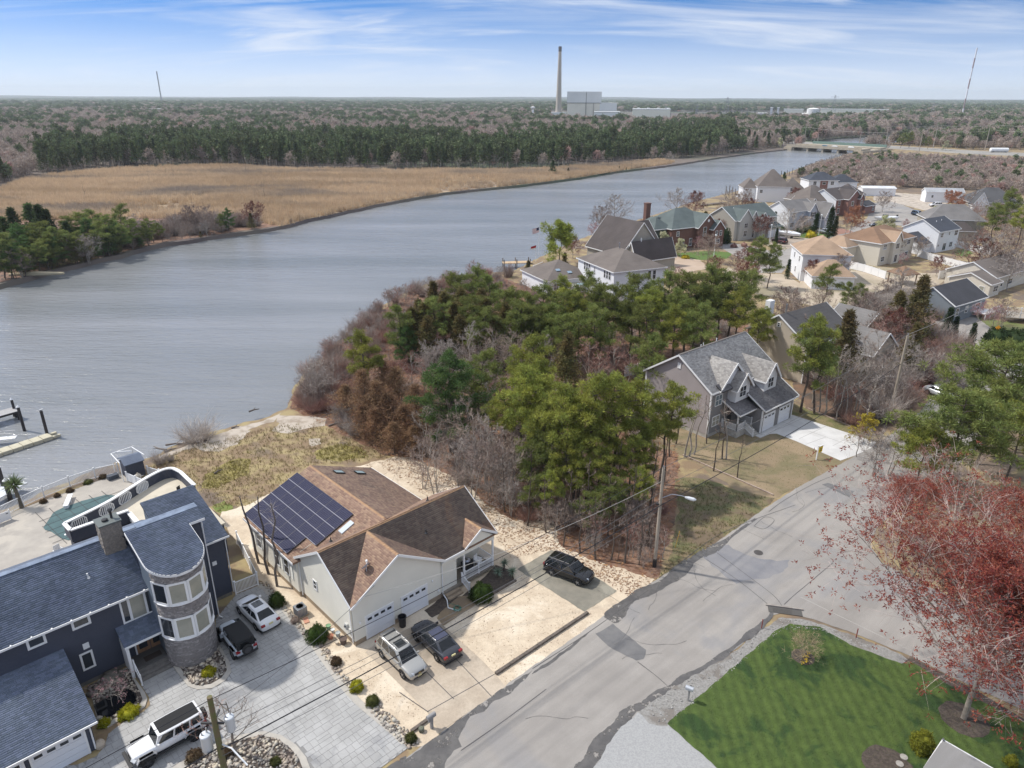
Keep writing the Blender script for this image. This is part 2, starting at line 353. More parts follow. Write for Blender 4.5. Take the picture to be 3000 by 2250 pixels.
MBOT=[(1960,481),(1830,498),(1700,519),(1600,532),(1500,544),(1400,553),(1300,564),(1200,581),(1100,599),(1000,621),(900,642),(820,663),(790,655),(700,640),(550,640),(300,640),(0,650),(-300,700)]
marsh_poly=GP(MT+MBOT)
sheet('marsh',marsh_poly,.06,m_marsh)
bank_poly=GP([(-300,890),(0,828),(150,788),(300,753),(480,709),(650,685),(820,661),(790,648),(700,632),(550,630),(300,630),(0,640),(-300,690)])
sheet('wooded_bank',bank_poly,.03,m_litter)
def GZ(l):return GP(l)
N_EDGE=[(-60.0,-15.0),(-30.0,12.5),(-7.6,33.1),(-4.9,35.5),(-.4,39.9),(5.5,45.4),(10.2,49.9),(12.9,52.2),(18.8,57.1),(23.3,61.2),(26.7,64.3),(31.7,68.6),(37.9,73.4),(46.0,79.6),(56.0,89.0),(68.0,103.0),(78.0,120.0),(84.0,140.0)]
S_EDGE=[(92.0,137.0),(87.0,115.0),(77.0,98.0),(64.0,84.0),(52.0,73.5),(43.0,66.5),(36.5,60.5),(34.6,57.8),(34.4,55.0),(36.2,52.0),(44.5,43.8),(90.0,5.0),(84.0,-2.5),(38.5,35.8),(33.9,39.8),(31.0,42.9),(27.8,45.4),(24.7,47.3),(22.7,48.0),(21.4,47.4),(20.4,46.0),(16.8,43.1),(12.6,39.8),(7.1,34.6),(4.7,32.0),(-22.0,6.0),(-52.0,-23.0)]
sheet('road',rough_edge([Vector(p)for p in N_EDGE],1.2,.05,3,False)+rough_edge([Vector(p)for p in S_EDGE],1.2,.05,4,False),.030,m_asph)
Bk=sheet('back_street',GZ([(2180,800),(2240,765),(2280,731),(2360,705),(2480,678),(2540,640),(2556,595),(2600,588),(2645,600),(2735,640),(2690,668),(2585,655),(2500,692),(2400,718),(2340,738),(2312,775),(2290,800)]),.03,m_asph)
def strip(name,pts,w,z,m,seed=0,amp=.5,**k):
 r=random.Random(seed);P=curve_pts(pts,12);L_,R_=[],[];f1,f2=r.uniform(.16,.24),r.uniform(.4,.55)
 for i,p in enumerate(P):
  d=(P[min(i+1,len(P)-1)]-P[max(i-1,0)]).normalized();nn=Vector((-d.y,d.x));ww=(lambda g:w[int(g)]+(w[min(int(g)+1,len(w)-1)]-w[int(g)])*(g%1))((len(w)-1)*i/len(P))if hasattr(w,'__len__')else w
  L_.append(p+nn*ww*(.5+amp*(.35*math.sin(i*f1)+.2*math.sin(i*f2)+r.uniform(-.08,.08))));R_.append(p-nn*ww*(.5+amp*(.35*math.sin(i*f2*.6+1)+.2*math.sin(i*f1*2.3)+r.uniform(-.08,.08))))
 return sheet(name,L_+R_[::-1],z,m,**k)
strip('wet_gutter',[(-2.0,25.5),(.5,29.0),(3.9,32.2),(5.2,33.6),(7.3,36.0),(9.0,38.0),(11.5,39.4),(13.5,40.9),(16.7,43.3),(19.2,45.3),(20.8,46.6),(21.8,48.0)],[1.5,1.1,1.2,1.0,1.3,.8,.55,.55,.5,.3],.036,m_wet,3,.6)
strip('wet_gutter',[(8.0,47.0),(10.2,49.2),(12.9,51.6),(16,54.2),(18.8,56.6),(22,59.5),(25,62.2)],[.9,1.1,1.3,.9,.5,.35],.036,m_wet,4,.7)
sheet('wet_patch',rough_edge(GZ([(1140,2270),(1215,2205),(1288,2152),(1380,2085),(1470,2020),(1500,2004),(1560,1965),(1500,2030),(1440,2062),(1420,2085),(1380,2100),(1360,2130),(1345,2165),(1352,2188),(1330,2200),(1312,2225),(1290,2280)]),.5,.08,5),.036,m_wet)
sheet('wet_patch',rough_edge(GZ([(1555,1975),(1640,1915),(1700,1868),(1730,1850),(1690,1888),(1650,1918),(1600,1955)]),.6,.08,6),.036,m_wet)
m_patch=mat('asphalt_patch',(.135,.133,.135),col2=(.17,.166,.165),scale=.8,bump=.3,bscale=50)
sheet('road_patch',rough_edge(GZ([(1745,1858),(1795,1828),(1893,1905),(1886,1932),(1864,1936),(1790,1900)]),.7,.05,7),.040,m_patch)
sheet('road_patch',rough_edge(GZ([(2408,1420),(2425,1415),(2502,1440),(2488,1458)]),.7,.05,7),.040,m_patch)
sheet('road_patch',rough_edge(GZ([(2050,1616),(2130,1600),(2220,1640),(2310,1640),(2300,1680),(2220,1700),(2160,1710),(2110,1680)]),.8,.25,9),.035,mat('grey_stain',(.19,.19,.205),col2=(.235,.23,.235),scale=.4))
sheet('wet_patch',rough_edge(GZ([(1195,2270),(1120,2300),(1060,2290),(1130,2250),(1190,2215)]),.5,.08,5),.033,m_wet)
m_crack=mat('tar_crack',(.085,.08,.08),rough=.7)
for i,l in enumerate([[(2100,1620),(2180,1680),(2262,1742),(2290,1775)],[(2070,1640),(2160,1700),(2258,1778),(2268,1790)],[(2297,1772),(2330,1742),(2380,1700),(2440,1650)],[(1868,1940),(1920,1980),(1955,2010)],[(2208,1542),(2240,1550),(2268,1525),(2240,1516),(2210,1541)],[(1560,1960),(1700,1870),(1800,1800),(1900,1730)],[(2252,1500),(2300,1465),(2380,1420),(2440,1395)],[(1350,2200),(1480,2110),(1600,2020)],[(1980,1660),(2120,1560),(2330,1480)]]):
 strip('road_crack',GZ(l),.05,.043,m_crack,i,.4)
rr_=random.Random(17)
for i in range(16):
 p=Vector((rr_.uniform(0,34),0));p.y=36.5+p.x*.9+rr_.uniform(-2.6,2.6);a=rr_.choice((rad(43),rad(133),rad(20)))+rr_.uniform(-.3,.3);l=[p.copy()]
 for k in range(6):a+=rr_.uniform(-.45,.45);p=p+Vector((math.cos(a),math.sin(a)))*rr_.uniform(.4,1.0);l.append(p.copy())
 strip('road_crack',l,.022,.0425,m_crack,i,.6)
mb=MB();mb.lathe([(.42,.0),(.42,.012),(.38,.014)],24)
m_iron=mat('cast_iron',(.07,.062,.058),rough=.6,bump=.3)
mh=mb.obj('manhole_cover',m_iron,loc=G(2222,1619,.03),label='round iron manhole cover in the street below the lamp pole',cat='manhole cover')
mhl=GZ([(1888,1649),(1905,1643)])
sdn=thing('storm_drain','rectangular storm drain grate at the street corner by the green lawn','drain',G(2300,1793,.0),rad(-12))
MB().box(-1.35,1.35,-.32,.42,.03,.06).obj('frame',mat('wet_concrete',(.09,.085,.08)),sdn)
gb=MB().box(-.012,.012,-.26,.26,.062,.085).mesh('bar',m_iron)
for i in range(14):place('grate_bar',gb,sdn,(-.95+i*.11,.02,0))
MB().box(-1.5,1.5,.44,.60,.0,.15).obj('curb',mat('curb_concrete',(.33,.30,.27),col2=(.25,.22,.2),scale=2),sdn)
sheet('sand_yard',rough_edge(GZ([(724,1480),(800,1440),(1096,1352),(1161,1338),(1192,1338),(1278,1374),(1366,1417),(1416,1470),(1500,1523),(1560,1523),(1621,1527),(1639,1600),(1736,1642),(1830,1668),(1923,1699),(1844,1752),(1772,1812),(1639,1914),(1494,2008),(1290,2150),(1284,2160),(1235,2185),(1200,2192),(1190,2170),(1137,2120),(1017,2010),(896,1846),(787,1720),(745,1680),(700,1600),(640,1520),(650,1500)]),1.0,.16,11),.012,m_sand)
for i,l in enumerate([[(560,1310),(600,1290),(640,1278),(700,1262),(735,1262),(690,1300),(640,1325),(600,1320)],[(800,1220),(860,1215),(960,1225),(950,1245),(900,1255),(850,1268),(790,1262),(820,1240)],[(905,1285),(935,1285),(940,1300),(912,1308)],[(450,1345),(560,1298),(700,1252),(800,1222),(835,1205),(800,1235),(700,1268),(600,1300),(520,1330)]]):
 sheet('beach',rough_edge(GZ(l),.8,.35,20+i),.010+i*.002,m_beach)
m_gg=mat('olive_grass',(.30,.25,.085),col2=(.21,.17,.07),scale=.7,bump=.6,bscale=7)
for i,l in enumerate([[(600,1390),(680,1350),(740,1345),(720,1390),(640,1430),(590,1430)],[(930,1320),(1000,1300),(1060,1310),(1080,1340),(1000,1350),(920,1345)]]):
 sheet('grass_patch',rough_edge(GZ(l),.7,.4,30+i),.008,m_gg)
sheet('grass_patch',rough_edge(GZ([(628,1475),(660,1466),(680,1490),(655,1505),(630,1500)]),.5,.3,33),.009,mat('bright_grass',(.12,.19,.03),col2=(.2,.2,.06),scale=1))
grove_poly=GZ([(845,1195),(862,1150),(930,1065),(1060,945),(1200,860),(1420,805),(1520,830),(1700,850),(1850,880),(1980,900),(2120,900),(2200,960),(2190,1000),(1990,1040),(1905,1090),(1890,1200),(1950,1260),(1990,1330),(1990,1420),(1980,1500),(1930,1690),(1920,1700),(1736,1644),(1639,1602),(1621,1529),(1500,1525),(1416,1472),(1366,1419),(1278,1376),(1192,1340),(1130,1335),(1040,1290),(940,1240)])
sheet('woodland_floor',rough_edge(grove_poly,1.5,.3,12),.006,m_litter)
sheet('verge',rough_edge(GZ([(1925,1700),(1960,1640),(1990,1500),(1975,1400),(2060,1400),(2170,1440),(2266,1458),(2245,1483),(2176,1540),(2073,1607)]),1.0,.25,13),.016,m_verge)
sheet('house_yard',rough_edge(GZ([(1890,1190),(1960,1230),(2070,1290),(2150,1262),(2210,1255),(2310,1215),(2330,1180),(2360,1200),(2560,1285),(2552,1312),(2449,1372),(2339,1432),(2266,1460),(2170,1440),(2000,1335),(1900,1300)]),1.2,.3,14),.014,m_yard)
sheet('house_lawn',rough_edge(GZ([(2312,1210),(2330,1185),(2490,1250),(2560,1286),(2545,1300),(2400,1238)]),1.0,.15,15),.018,mat('yard_green',(.13,.13,.045),col2=(.22,.17,.09),scale=.5,bump=.5,bscale=12))
sheet('woodland_floor',rough_edge(GZ([(2200,960),(2560,960),(2780,960),(2790,1000),(2860,1075),(2800,1140),(2640,1230),(2560,1284),(2360,1196),(2330,1140),(2300,1060)]),1.5,.3,16),.008,mat('leaf_litter2',(.15,.10,.07),col2=(.20,.12,.075),scale=.5,bump=.6,bscale=8,col3=(.085,.065,.05),scale3=.2))
m_wc=mat('new_concrete',(.60,.59,.58),col2=(.52,.51,.50),scale=.5,col3=(.40,.39,.37),scale3=.13,lo3=.58,hi3=.68,bump=.05)
dq=GZ([(2232,1245),(2306,1211),(2568,1296),(2552,1313),(2505,1335),(2462,1350),(2330,1292),(2275,1271),(2255,1272),(2228,1284),(2190,1268)])
sheet('driveway',dq,.034,m_wc)
mb=MB()
for a,b_ in(((2268,1228),(2420,1280)),((2420,1280),(2360,1302)),((2350,1226),(2270,1262)),((2420,1248),(2340,1286)),((2420,1280),(2505,1310)),((2500,1274),(2440,1306))):
 p,q=G(*a,.036),G(*b_,.036);mb.beam(p,q,.05,.004)
mb.obj('driveway_joint',mat('joint_grey',(.30,.29,.28)),kind='structure')
sheet('driveway',GZ([(1070,1912),(1100,1888),(1252,1815),(1297,1832),(1417,1940),(1449,1974),(1482,2012),(1288,2146),(1252,2087),(1215,2050),(1130,1965)]),.034,m_conc)
sheet('front_walk',GZ([(1280,1812),(1290,1795),(1344,1748),(1385,1745),(1405,1765),(1300,1834)]),.038,mat('wet_sandy_concrete',(.30,.22,.13),col2=(.20,.15,.10),scale=.5,rough=.6))
mb=MB()
for a,b_ in(((1252,2085),(1449,1975)),((1170,2028),(1255,2086)),((1288,1880),(1440,2040)),((1180,1900),(1330,2048))):
 mb.beam(G(*a,.036),G(*b_,.036),.06,.006)
mb.obj('driveway_joint',m_crack,kind='structure')
sheet('parking_pad',rough_edge(GZ([(1516,1668),(1615,1612),(1700,1660),(1808,1732),(1712,1793)]),1.2,.05,2),.030,mat('worn_asphalt_pad',(.17,.16,.13),col2=(.23,.21,.17),scale=.6,col3=(.28,.26,.21),scale3=.3,bump=.3))
sheet('gravel_verge',rough_edge(GZ([(1868,2088),(1925,2048),(1998,2002),(2134,1924),(2242,1838),(2290,1808),(2371,1818),(2509,1866),(2640,1918),(2655,1932),(2640,1950),(2491,1900),(2401,1850),(2310,1850),(2278,1862),(1953,2130),(1900,2120)]),1.0,.1,17),.040,m_gravel)
sheet('pale_gravel_drive',rough_edge(GZ([(1735,2262),(1802,2150),(1868,2088),(1905,2090),(1958,2120),(2120,2262),(1900,2400)]),.8,.08,18),.038,mat('pale_gravel',(.30,.30,.30),col2=(.37,.37,.365),scale=9,bump=.6,bscale=30))
lawn_poly=GZ([(1953,2120),(2278,1845),(2314,1830),(2401,1838),(2491,1890),(2640,1945),(2672,1940),(2793,2016),(3000,2118),(3200,2250),(3200,2600),(2200,2600),(2110,2258)])
sheet('lawn',rough_edge(lawn_poly,1.2,.06,19),.055,m_lawn)
sheet('side_verge',GZ([(2655,1932),(2672,1928),(2853,2020),(3000,2108),(3100,2170),(3000,2120),(2793,2018),(2672,1942)]),.046,m_mulch)
def disc(cx_,cy_,r_,seed,n=28):
 rr=random.Random(seed);return[Vector((cx_+r_*(1+rr.uniform(-.05,.05))*math.cos(2*PI*i/n),cy_+r_*(1+rr.uniform(-.05,.05))*math.sin(2*PI*i/n)))for i in range(n)]
for i,(px,py,r_)in enumerate(((2352,1926,.85),(2823,2108,1.55),(2600,2245,1.55))):
 c=G(px,py);sheet('mulch_bed',disc(c.x,c.y,r_,i),.062,m_mulch)
for a in((2648,2218),(2636,2238)):
 MB().lathe([(.24,0),(.24,.04),(.22,.045)],14).obj('stepping_stone',mat('stone_grey',(.36,.34,.31),col2=(.28,.26,.24),scale=5),loc=G(*a,.06),label='flat grey stepping stone in the mulch bed by the shed roof, '+('upper' if a[1]<2230 else 'lower')+' one',cat='stepping stone',group='stepping stones')
sheet('sand_lot',rough_edge(GZ([(2130,780),(2180,800),(2290,802),(2346,830),(2360,740),(2500,770),(2700,800),(2820,800),(2760,830),(2640,850),(2560,880),(2480,915),(2400,905),(2330,880),(2200,860),(2110,830)]),2,.5,40),.016,mat('yard_sand',(.47,.39,.30),col2=(.36,.30,.22),scale=.15,col3=(.28,.24,.16),scale3=.07,bump=.3))
sheet('sand_lot',rough_edge(GZ([(1930,745),(2050,760),(2075,785),(2010,800),(1935,795)]),2,.3,41),.02,mat('tan_paving',(.42,.32,.24),col2=(.46,.36,.28),scale=.3))
sheet('sand_lot',rough_edge(GZ([(2560,560),(2700,570),(2780,590),(2760,620),(2700,615),(2640,598),(2560,590)]),2,.5,42),.016,m_beach)
sheet('driveway',GZ([(2270,690),(2330,695),(2400,702),(2345,722),(2278,735),(2240,715)]),.036,mat('paver_tan',(.33,.27,.22),col2=(.38,.32,.26),scale=.4))
sheet('driveway',GZ([(2440,665),(2480,672),(2500,680),(2440,690),(2420,684)]),.037,mat('red_paving',(.28,.15,.11)))
sheet('driveway',GZ([(2090,702),(2200,722),(2280,740),(2200,775),(2100,720)]),.026,m_asph)
sheet('front_lawn',rough_edge(GZ([(2310,680),(2400,684),(2440,692),(2400,702),(2330,694)]),1,.2,43),.040,mat('spring_lawn',(.075,.14,.025),col2=(.10,.15,.03),scale=.4))
sheet('front_lawn',rough_edge(GZ([(1980,742),(2080,735),(2150,740),(2130,758),(2050,762),(1990,752)]),1,.2,44),.024,MATS['spring_lawn'])
sheet('back_lawn',rough_edge(GZ([(2510,890),(2600,870),(2640,880),(2620,900),(2530,905)]),1,.4,45),.024,m_lawn2)
sheet('back_lawn',rough_edge(GZ([(2790,950),(2860,930),(3000,950),(3100,1000),(3050,1050),(2940,1022),(2850,1000),(2800,985)]),1,.3,46),.024,mat('side_lawn',(.12,.15,.04),col2=(.16,.15,.06),scale=.3,bump=.5,bscale=10))
sheet('back_lawn',rough_edge(GZ([(2795,735),(2830,728),(2850,742),(2830,752),(2800,748)]),1,.2,47),.024,MATS['spring_lawn'])
sheet('shrubland',rough_edge(GZ([(2300,512),(2400,482),(2490,462),(2600,462),(2750,468),(3000,478),(3300,490),(3500,620),(3000,600),(2800,575),(2560,560),(2480,560),(2400,560)]),3,.8,48),.004,m_shrubland)
sheet('highway',GZ([(2250,421),(2335,421),(2500,436),(2560,432),(2700,442),(2850,452),(3000,458),(3400,472),(3400,462),(3000,450),(2850,443),(2700,434),(2560,425),(2490,428),(2340,415),(2250,416)]),.5,mat('highway_pale',(.30,.28,.25),col2=(.24,.23,.21),scale=.05),skirt=.5,out=.5)
m_tie=mat('tie_wood',(.10,.085,.07),col2=(.16,.13,.11),scale=4,bump=.5,stretch=(1,1,1))
# -- house parts
m_white=mat('white_trim',(.78,.78,.78),rough=.5)
m_glass=mat('window_glass',(.03,.036,.045),rough=.06,spec=1.0)
m_blind=mat('blind_glass',(.30,.30,.25),rough=.12,col2=(.36,.35,.29),scale=1.0,spec=.8)
m_found=mat('foundation',(.36,.28,.20),col2=(.28,.22,.16),scale=2,bump=.3)
m_grey_found=mat('grey_foundation',(.20,.19,.175),col2=(.14,.135,.125),scale=1.5,bump=.3)
m_dark=mat('dark_metal',(.03,.03,.032),rough=.5)
FACE={'F':.0,'R':PI/2,'B':PI,'L':-PI/2}
WIN={}
def wmesh(w,h,cols,rows,fr,glass,trim):
 key=(round(w,2),round(h,2),cols,rows,fr,glass.name,trim.name)
 if key not in WIN:
  mb=MB()
  mb.box(-w/2,w/2,-.05,.0,0,fr);mb.box(-w/2,w/2,-.05,.0,h-fr,h)
  mb.box(-w/2,-w/2+fr,-.048,.0,fr,h-fr);mb.box(w/2-fr,w/2,-.048,.0,fr,h-fr)
  iw,ih=w-2*fr,h-2*fr
  for i in range(1,cols):x=-w/2+fr+iw*i/cols;mb.box(x-fr*.3,x+fr*.3,-.044,-.005,fr,h-fr)
  for i in range(1,rows):z=fr+ih*i/rows;mb.box(-w/2+fr,w/2-fr,-.040,-.006,z-fr*.25,z+fr*.25)
  pn=MB().box(-w/2+fr*.6,w/2-fr*.6,-.022,.004,fr*.6,h-fr*.6).mesh('pane',glass)
  WIN[key]=(mb.mesh('window',trim),pn)
 return WIN[key]
def window(H,face,s,t,z,w,h,cols=1,rows=2,fr=.09,glass=None,trim=None):
 a,b_=wmesh(w,h,cols,rows,fr,glass or m_glass,trim or m_white)
 o=place('window',a,H,(s,t,z),FACE[face]if face in FACE else face);place('pane',b_,o);return o
def wall_block(H,s0,s1,t0,t1,z0,ze,zr,axis,m,rs=None,name='wall'):
 """box with gable ends: ridge along s ('s'), along t ('t'), or none"""
 mb=MB();c=rs if rs is not None else((t0+t1)/2 if axis=='s' else(s0+s1)/2)
 if axis=='s':P=[(t0,z0),(t1,z0),(t1,ze),(c,zr),(t0,ze)];vs=[(s0,a,b_)for a,b_ in P]+[(s1,a,b_)for a,b_ in P]
 elif axis=='t':P=[(s0,z0),(s1,z0),(s1,ze),(c,zr),(s0,ze)];vs=[(a,t0,b_)for a,b_ in P]+[(a,t1,b_)for a,b_ in P]
 else:return MB().box(s0,s1,t0,t1,z0,ze).obj(name,m,H)
 n=5;fl=axis=='s'
 fs=[tuple(range(n))[::(-1 if fl else 1)],tuple(range(n,2*n))[::(1 if fl else-1)]]+[((i,(i+1)%n,(i+1)%n+n,i+n)if fl else(i+n,(i+1)%n+n,(i+1)%n,i))for i in range(n)]
 mb.add(vs,fs);return mb.obj(name,m,H)
def shingle_field(parent,P,m,ex=.17,w=.32,th=.022,seed=0):
 """P: convex polygon on a slope, P[0]->P[1] the eave; one wedge per shingle, laid in courses"""
 P=[Vector(p)for p in P];e=(P[1]-P[0]).normalized();n=(P[1]-P[0]).cross(P[-1]-P[0]).normalized()
 if n.z<0:n=-n
 u=n.cross(e).normalized()
 if u.z<0:u=-u
 Q=[((p-P[0]).dot(e),(p-P[0]).dot(u))for p in P];vmax=max(q[1]for q in Q);r=random.Random(seed)
 V,Fc=[],[];k=0;v=.0
 while v<vmax-.03:
  vc=v+ex*.5;xs=[]
  for i in range(len(Q)):
   (x0,y0),(x1,y1)=Q[i],Q[(i+1)%len(Q)]
   if(y0>vc)!=(y1>vc):xs.append(x0+(x1-x0)*(vc-y0)/(y1-y0))
  if len(xs)>=2:
   a,b_=min(xs),max(xs);x=a-r.uniform(0,w)
   while x<b_:
    x2=x+w*r.uniform(.8,1.2);l,h=max(x,a),min(x2,b_)
    if h-l>.02:
     t1=th*r.uniform(.7,1.25);o=len(V)
     p0=P[0]+e*(l+.004)+u*v;p1=P[0]+e*(h-.004)+u*v
     V+=[p0+n*t1,p1+n*t1,p1+u*ex*1.05+n*.004,p0+u*ex*1.05+n*.004,p0-n*.002,p1-n*.002]
     Fc+=[(o,o+1,o+2,o+3),(o+4,o+5,o+1,o)]
    x=x2
  v+=ex
 return place('shingles',np_mesh('shingles',np.array([tuple(p)for p in V]),np.array(Fc),m),parent,kind='stuff')
def roof(H,slopes,m,th=.16,sh=None,name='roof',ex=.17,w=.32,seed=0):
 mb=MB()
 for P in slopes:mb.slab(P,th)
 o=mb.obj(name,m,H)
 if sh:
  for i,P in enumerate(slopes):shingle_field(o,P,sh,ex,w,seed=seed+i)
 return o
def ccw(P):
 P=[Vector(p)for p in P];n=Vector((0,0,0))
 for i in range(len(P)):
  n+=P[i].cross(P[(i+1)%len(P)])
 return P if n.z>0 else[P[0]]+P[1:][::-1]
def gable_roof(H,s0,s1,t0,t1,ze,zr,axis,m,oh=.3,rs=None,sh=None,trim=None,rake=.25,th=.16,seed=0,ridge=None,name='roof',**k):
 """eaves at ze above the walls, overhang follows the slope"""
 if axis=='s':
  c=rs if rs is not None else(t0+t1)/2;k0=(zr-ze)/(c-t0);k1=(zr-ze)/(t1-c);a,b_=s0-rake,s1+rake
  A=[(a,t0-oh,ze-k0*oh),(b_,t0-oh,ze-k0*oh),(b_,c,zr),(a,c,zr)]
  B=[(b_,t1+oh,ze-k1*oh),(a,t1+oh,ze-k1*oh),(a,c,zr),(b_,c,zr)]
 else:
  c=rs if rs is not None else(s0+s1)/2;k0=(zr-ze)/(c-s0);k1=(zr-ze)/(s1-c);a,b_=t0-rake,t1+rake
  A=[(s0-oh,b_,ze-k0*oh),(s0-oh,a,ze-k0*oh),(c,a,zr),(c,b_,zr)]
  B=[(s1+oh,a,ze-k1*oh),(s1+oh,b_,ze-k1*oh),(c,b_,zr),(c,a,zr)]
 up=Vector((0,0,th));A=[Vector(p)+up for p in A];B=[Vector(p)+up for p in B]
 o=roof(H,[A,B],m,th,sh,name,seed=seed,**k)
 if trim:
  mb=MB()
  for S in(A,B):
   p=[q-Vector((0,0,th/2))for q in S];n2=(p[1]-p[0]).normalized();ow=Vector((n2.y,-n2.x,0))*.03
   mb.beam(p[0]+ow,p[1]+ow,.05,th+.05)
   for(q,w_)in((p[0],p[3]),(p[1],p[2])):
    d=(q-(p[0]+p[1])/2).normalized()*.027;mb.beam(q+d,w_+d,.05,th+.06)
  mb.obj('trim_board',trim,H)
 if ridge:
  mb=MB();p,q=Vector(A[3]),Vector(A[2]);mb.beam(p+Vector((0,0,.01)),q+Vector((0,0,.01)),.30,.05);mb.obj('ridge_cap',ridge,H)
 return o
def hip_roof(H,s0,s1,t0,t1,ze,zr,m,oh=.35,trim=None,sh=None,th=.16,ins=None,name='roof',seed=0,**k):
 W,D=s1-s0,t1-t0;h=ins if ins is not None else min(W,D)/2;kz=(zr-ze)/(min(W,D)/2);zo=ze-kz*oh
 a,b_,c,d=s0-oh,s1+oh,t0-oh,t1+oh
 if W>=D:r0,r1=(s0+h,(t0+t1)/2,zr),(s1-h,(t0+t1)/2,zr)
 else:r0,r1=((s0+s1)/2,t0+h,zr),((s0+s1)/2,t1-h,zr)
 if W>=D:S=[[(a,c,zo),(b_,c,zo),r1,r0],[(b_,c,zo),(b_,d,zo),r1],[(b_,d,zo),(a,d,zo),r0,r1],[(a,d,zo),(a,c,zo),r0]]
 else:S=[[(a,c,zo),(b_,c,zo),r0],[(b_,c,zo),(b_,d,zo),r1,r0],[(b_,d,zo),(a,d,zo),r1],[(a,d,zo),(a,c,zo),r0,r1]]
 S=[[Vector(p)+Vector((0,0,th))for p in q if True]for q in S];S2=[]
 for q in S:
  q2=[q[0]]
  for p in q[1:]:
   if(p-q2[-1]).length>.05:q2.append(p)
  S2.append(q2)
 o=roof(H,S2,m,th,sh,name,seed=seed,**k)
 if trim:
  mb=MB();z=zo+th/2
  for p,q in(((a,c-.03),(b_,c-.03)),((b_+.03,c),(b_+.03,d)),((b_,d+.03),(a,d+.03)),((a-.03,d),(a-.03,c))):mb.beam((*p,z),(*q,z),.05,th+.04)
  mb.obj('trim_board',trim,H)
 return o
def garage_door(H,face,s,t,z,w,h,m=None,trim=None,lights=4):
 o=thing_part('garage_door',H,(s,t,z),FACE[face]);m=m or mat('door_white',(.72,.74,.78),rough=.5);ph=(h-.02)/4
 k=('gd',round(w,2),round(h,2),m.name)
 if k not in WIN:
  WIN[k]=MB().box(-w/2,w/2,-.03,.02,.012,ph-.012).mesh('door_panel',m)
 for i in range(4):place('door_panel',WIN[k],o,(0,0,i*ph))
 mb=MB().box(-w/2-.12,-w/2,-.05,.03,0,h+.12).box(w/2,w/2+.12,-.05,.03,0,h+.12).box(-w/2,w/2,-.048,.03,h,h+.12);mb.obj('door_frame',trim or m_white,o)
 if lights:
  kk=('gl',round(w,2),lights)
  if kk not in WIN:WIN[kk]=MB().box(-w/lights*.32,w/lights*.32,-.036,-.028,0,ph*.45).mesh('door_light',m_glass)
  for i in range(lights):place('door_light',WIN[kk],o,(-w/2+w*(i+.5)/lights,0,3*ph+ph*.3))
 return o
def thing_part(name,parent,loc,rz=0):return place(name,MB().box(-.01,.01,.0,.012,.3,.32).mesh(name,m_white),parent,loc,rz)
PIK={}
def picket_run(parent,p,q,z,h=1.0,sp=.13,solid=False,m=None,post=True,posts_every=2.4,slat=.05):
 """rail fence between two local points: two rails, pickets or a panel, posts"""
 m=m or m_white;p,q=Vector(p[:2]),Vector(q[:2]);L=(q-p).length;a=math.atan2((q-p).y,(q-p).x)
 zz=z if hasattr(z,'__len__')else(z,z);np_=max(1,round(L/posts_every))
 for i in range(np_):
  c0=p.lerp(q,i/np_);l=L/np_;z0=zz[0]+(zz[1]-zz[0])*i/np_;z1=zz[0]+(zz[1]-zz[0])*(i+1)/np_
  c1=p.lerp(q,(i+1)/np_)
  MB().beam((*c0,z0+h-.04),(*c1,z1+h-.04),.06,.07).obj('rail',m,parent);MB().beam((*c0,z0+.12),(*c1,z1+.12),.05,.07).obj('rail',m,parent)
  if solid:
   MB().beam((*c0,(z0+z0+h)/2+.04),(*c1,(z1+z1+h)/2+.04),.03,h-.2).obj('fence_panel',m,parent)
  else:
   key=(round(h,2),m.name,slat);n=int(l/sp)
   if key not in PIK:PIK[key]=MB().box(-slat/2,slat/2,-.018,.018,.12,h-.06).mesh('picket',m)
   for j in range(n):
    f=(j+.5)/n;c=c0.lerp(c1,f);place('picket',PIK[key],parent,(c.x,c.y,z0+(z1-z0)*f),a)
 if post:
  key=('post',round(h,2),m.name)
  if key not in PIK:
   PIK[key]=MB().box(-.06,.06,-.06,.06,0,h+.08).box(-.08,.08,-.08,.08,h+.08,h+.13).mesh('post',m)
  for i in range(np_+1):
   c=p.lerp(q,i/np_);place('post',PIK[key],parent,(c.x,c.y,zz[0]+(zz[1]-zz[0])*i/np_),a)
# -- the cream house with the solar roof
A1=rad(43.54)
m_cream=mat('cream_siding',(.78,.755,.67),col2=(.74,.715,.635),scale=.5,siding=.12,rough=.6,sidelap=.012)
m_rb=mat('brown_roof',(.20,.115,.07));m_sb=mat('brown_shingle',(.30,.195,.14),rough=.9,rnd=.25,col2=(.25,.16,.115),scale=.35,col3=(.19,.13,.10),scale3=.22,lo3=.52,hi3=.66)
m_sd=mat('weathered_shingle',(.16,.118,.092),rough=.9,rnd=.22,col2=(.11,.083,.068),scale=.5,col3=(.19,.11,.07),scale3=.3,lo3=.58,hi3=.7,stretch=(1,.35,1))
m_rc=mat('ridge_shingle',(.40,.25,.14),col2=(.32,.19,.11),scale=3,bump=.3)
H1=thing('house','cream single-storey house with brown roof, solar panels and twin white garage doors','house',(-12.212,43.85,0),A1)
L1=14.5;D1=8.4;E1=3.95;RZ=6.65
wall_block(H1,0,10.3,0,D1,.5,E1,RZ,'s',m_cream)
wall_block(H1,10.3,L1,1.9,D1-.02,.5,E1,RZ-.75,'s',m_cream,rs=4.2)
MB().box(.03,10.25,.03,D1-.05,-.1,.5).box(10.25,L1-.05,.3,D1-.07,-.1,.48).obj('foundation',m_found,H1)
wall_block(H1,-.25,12.95,D1,17.5,.5,3.72,6.42,'t',m_cream,rs=6.55);MB().box(-.2,12.9,D1,17.45,-.1,.49).obj('foundation',m_found,H1)
def rs1():pass
up=.16
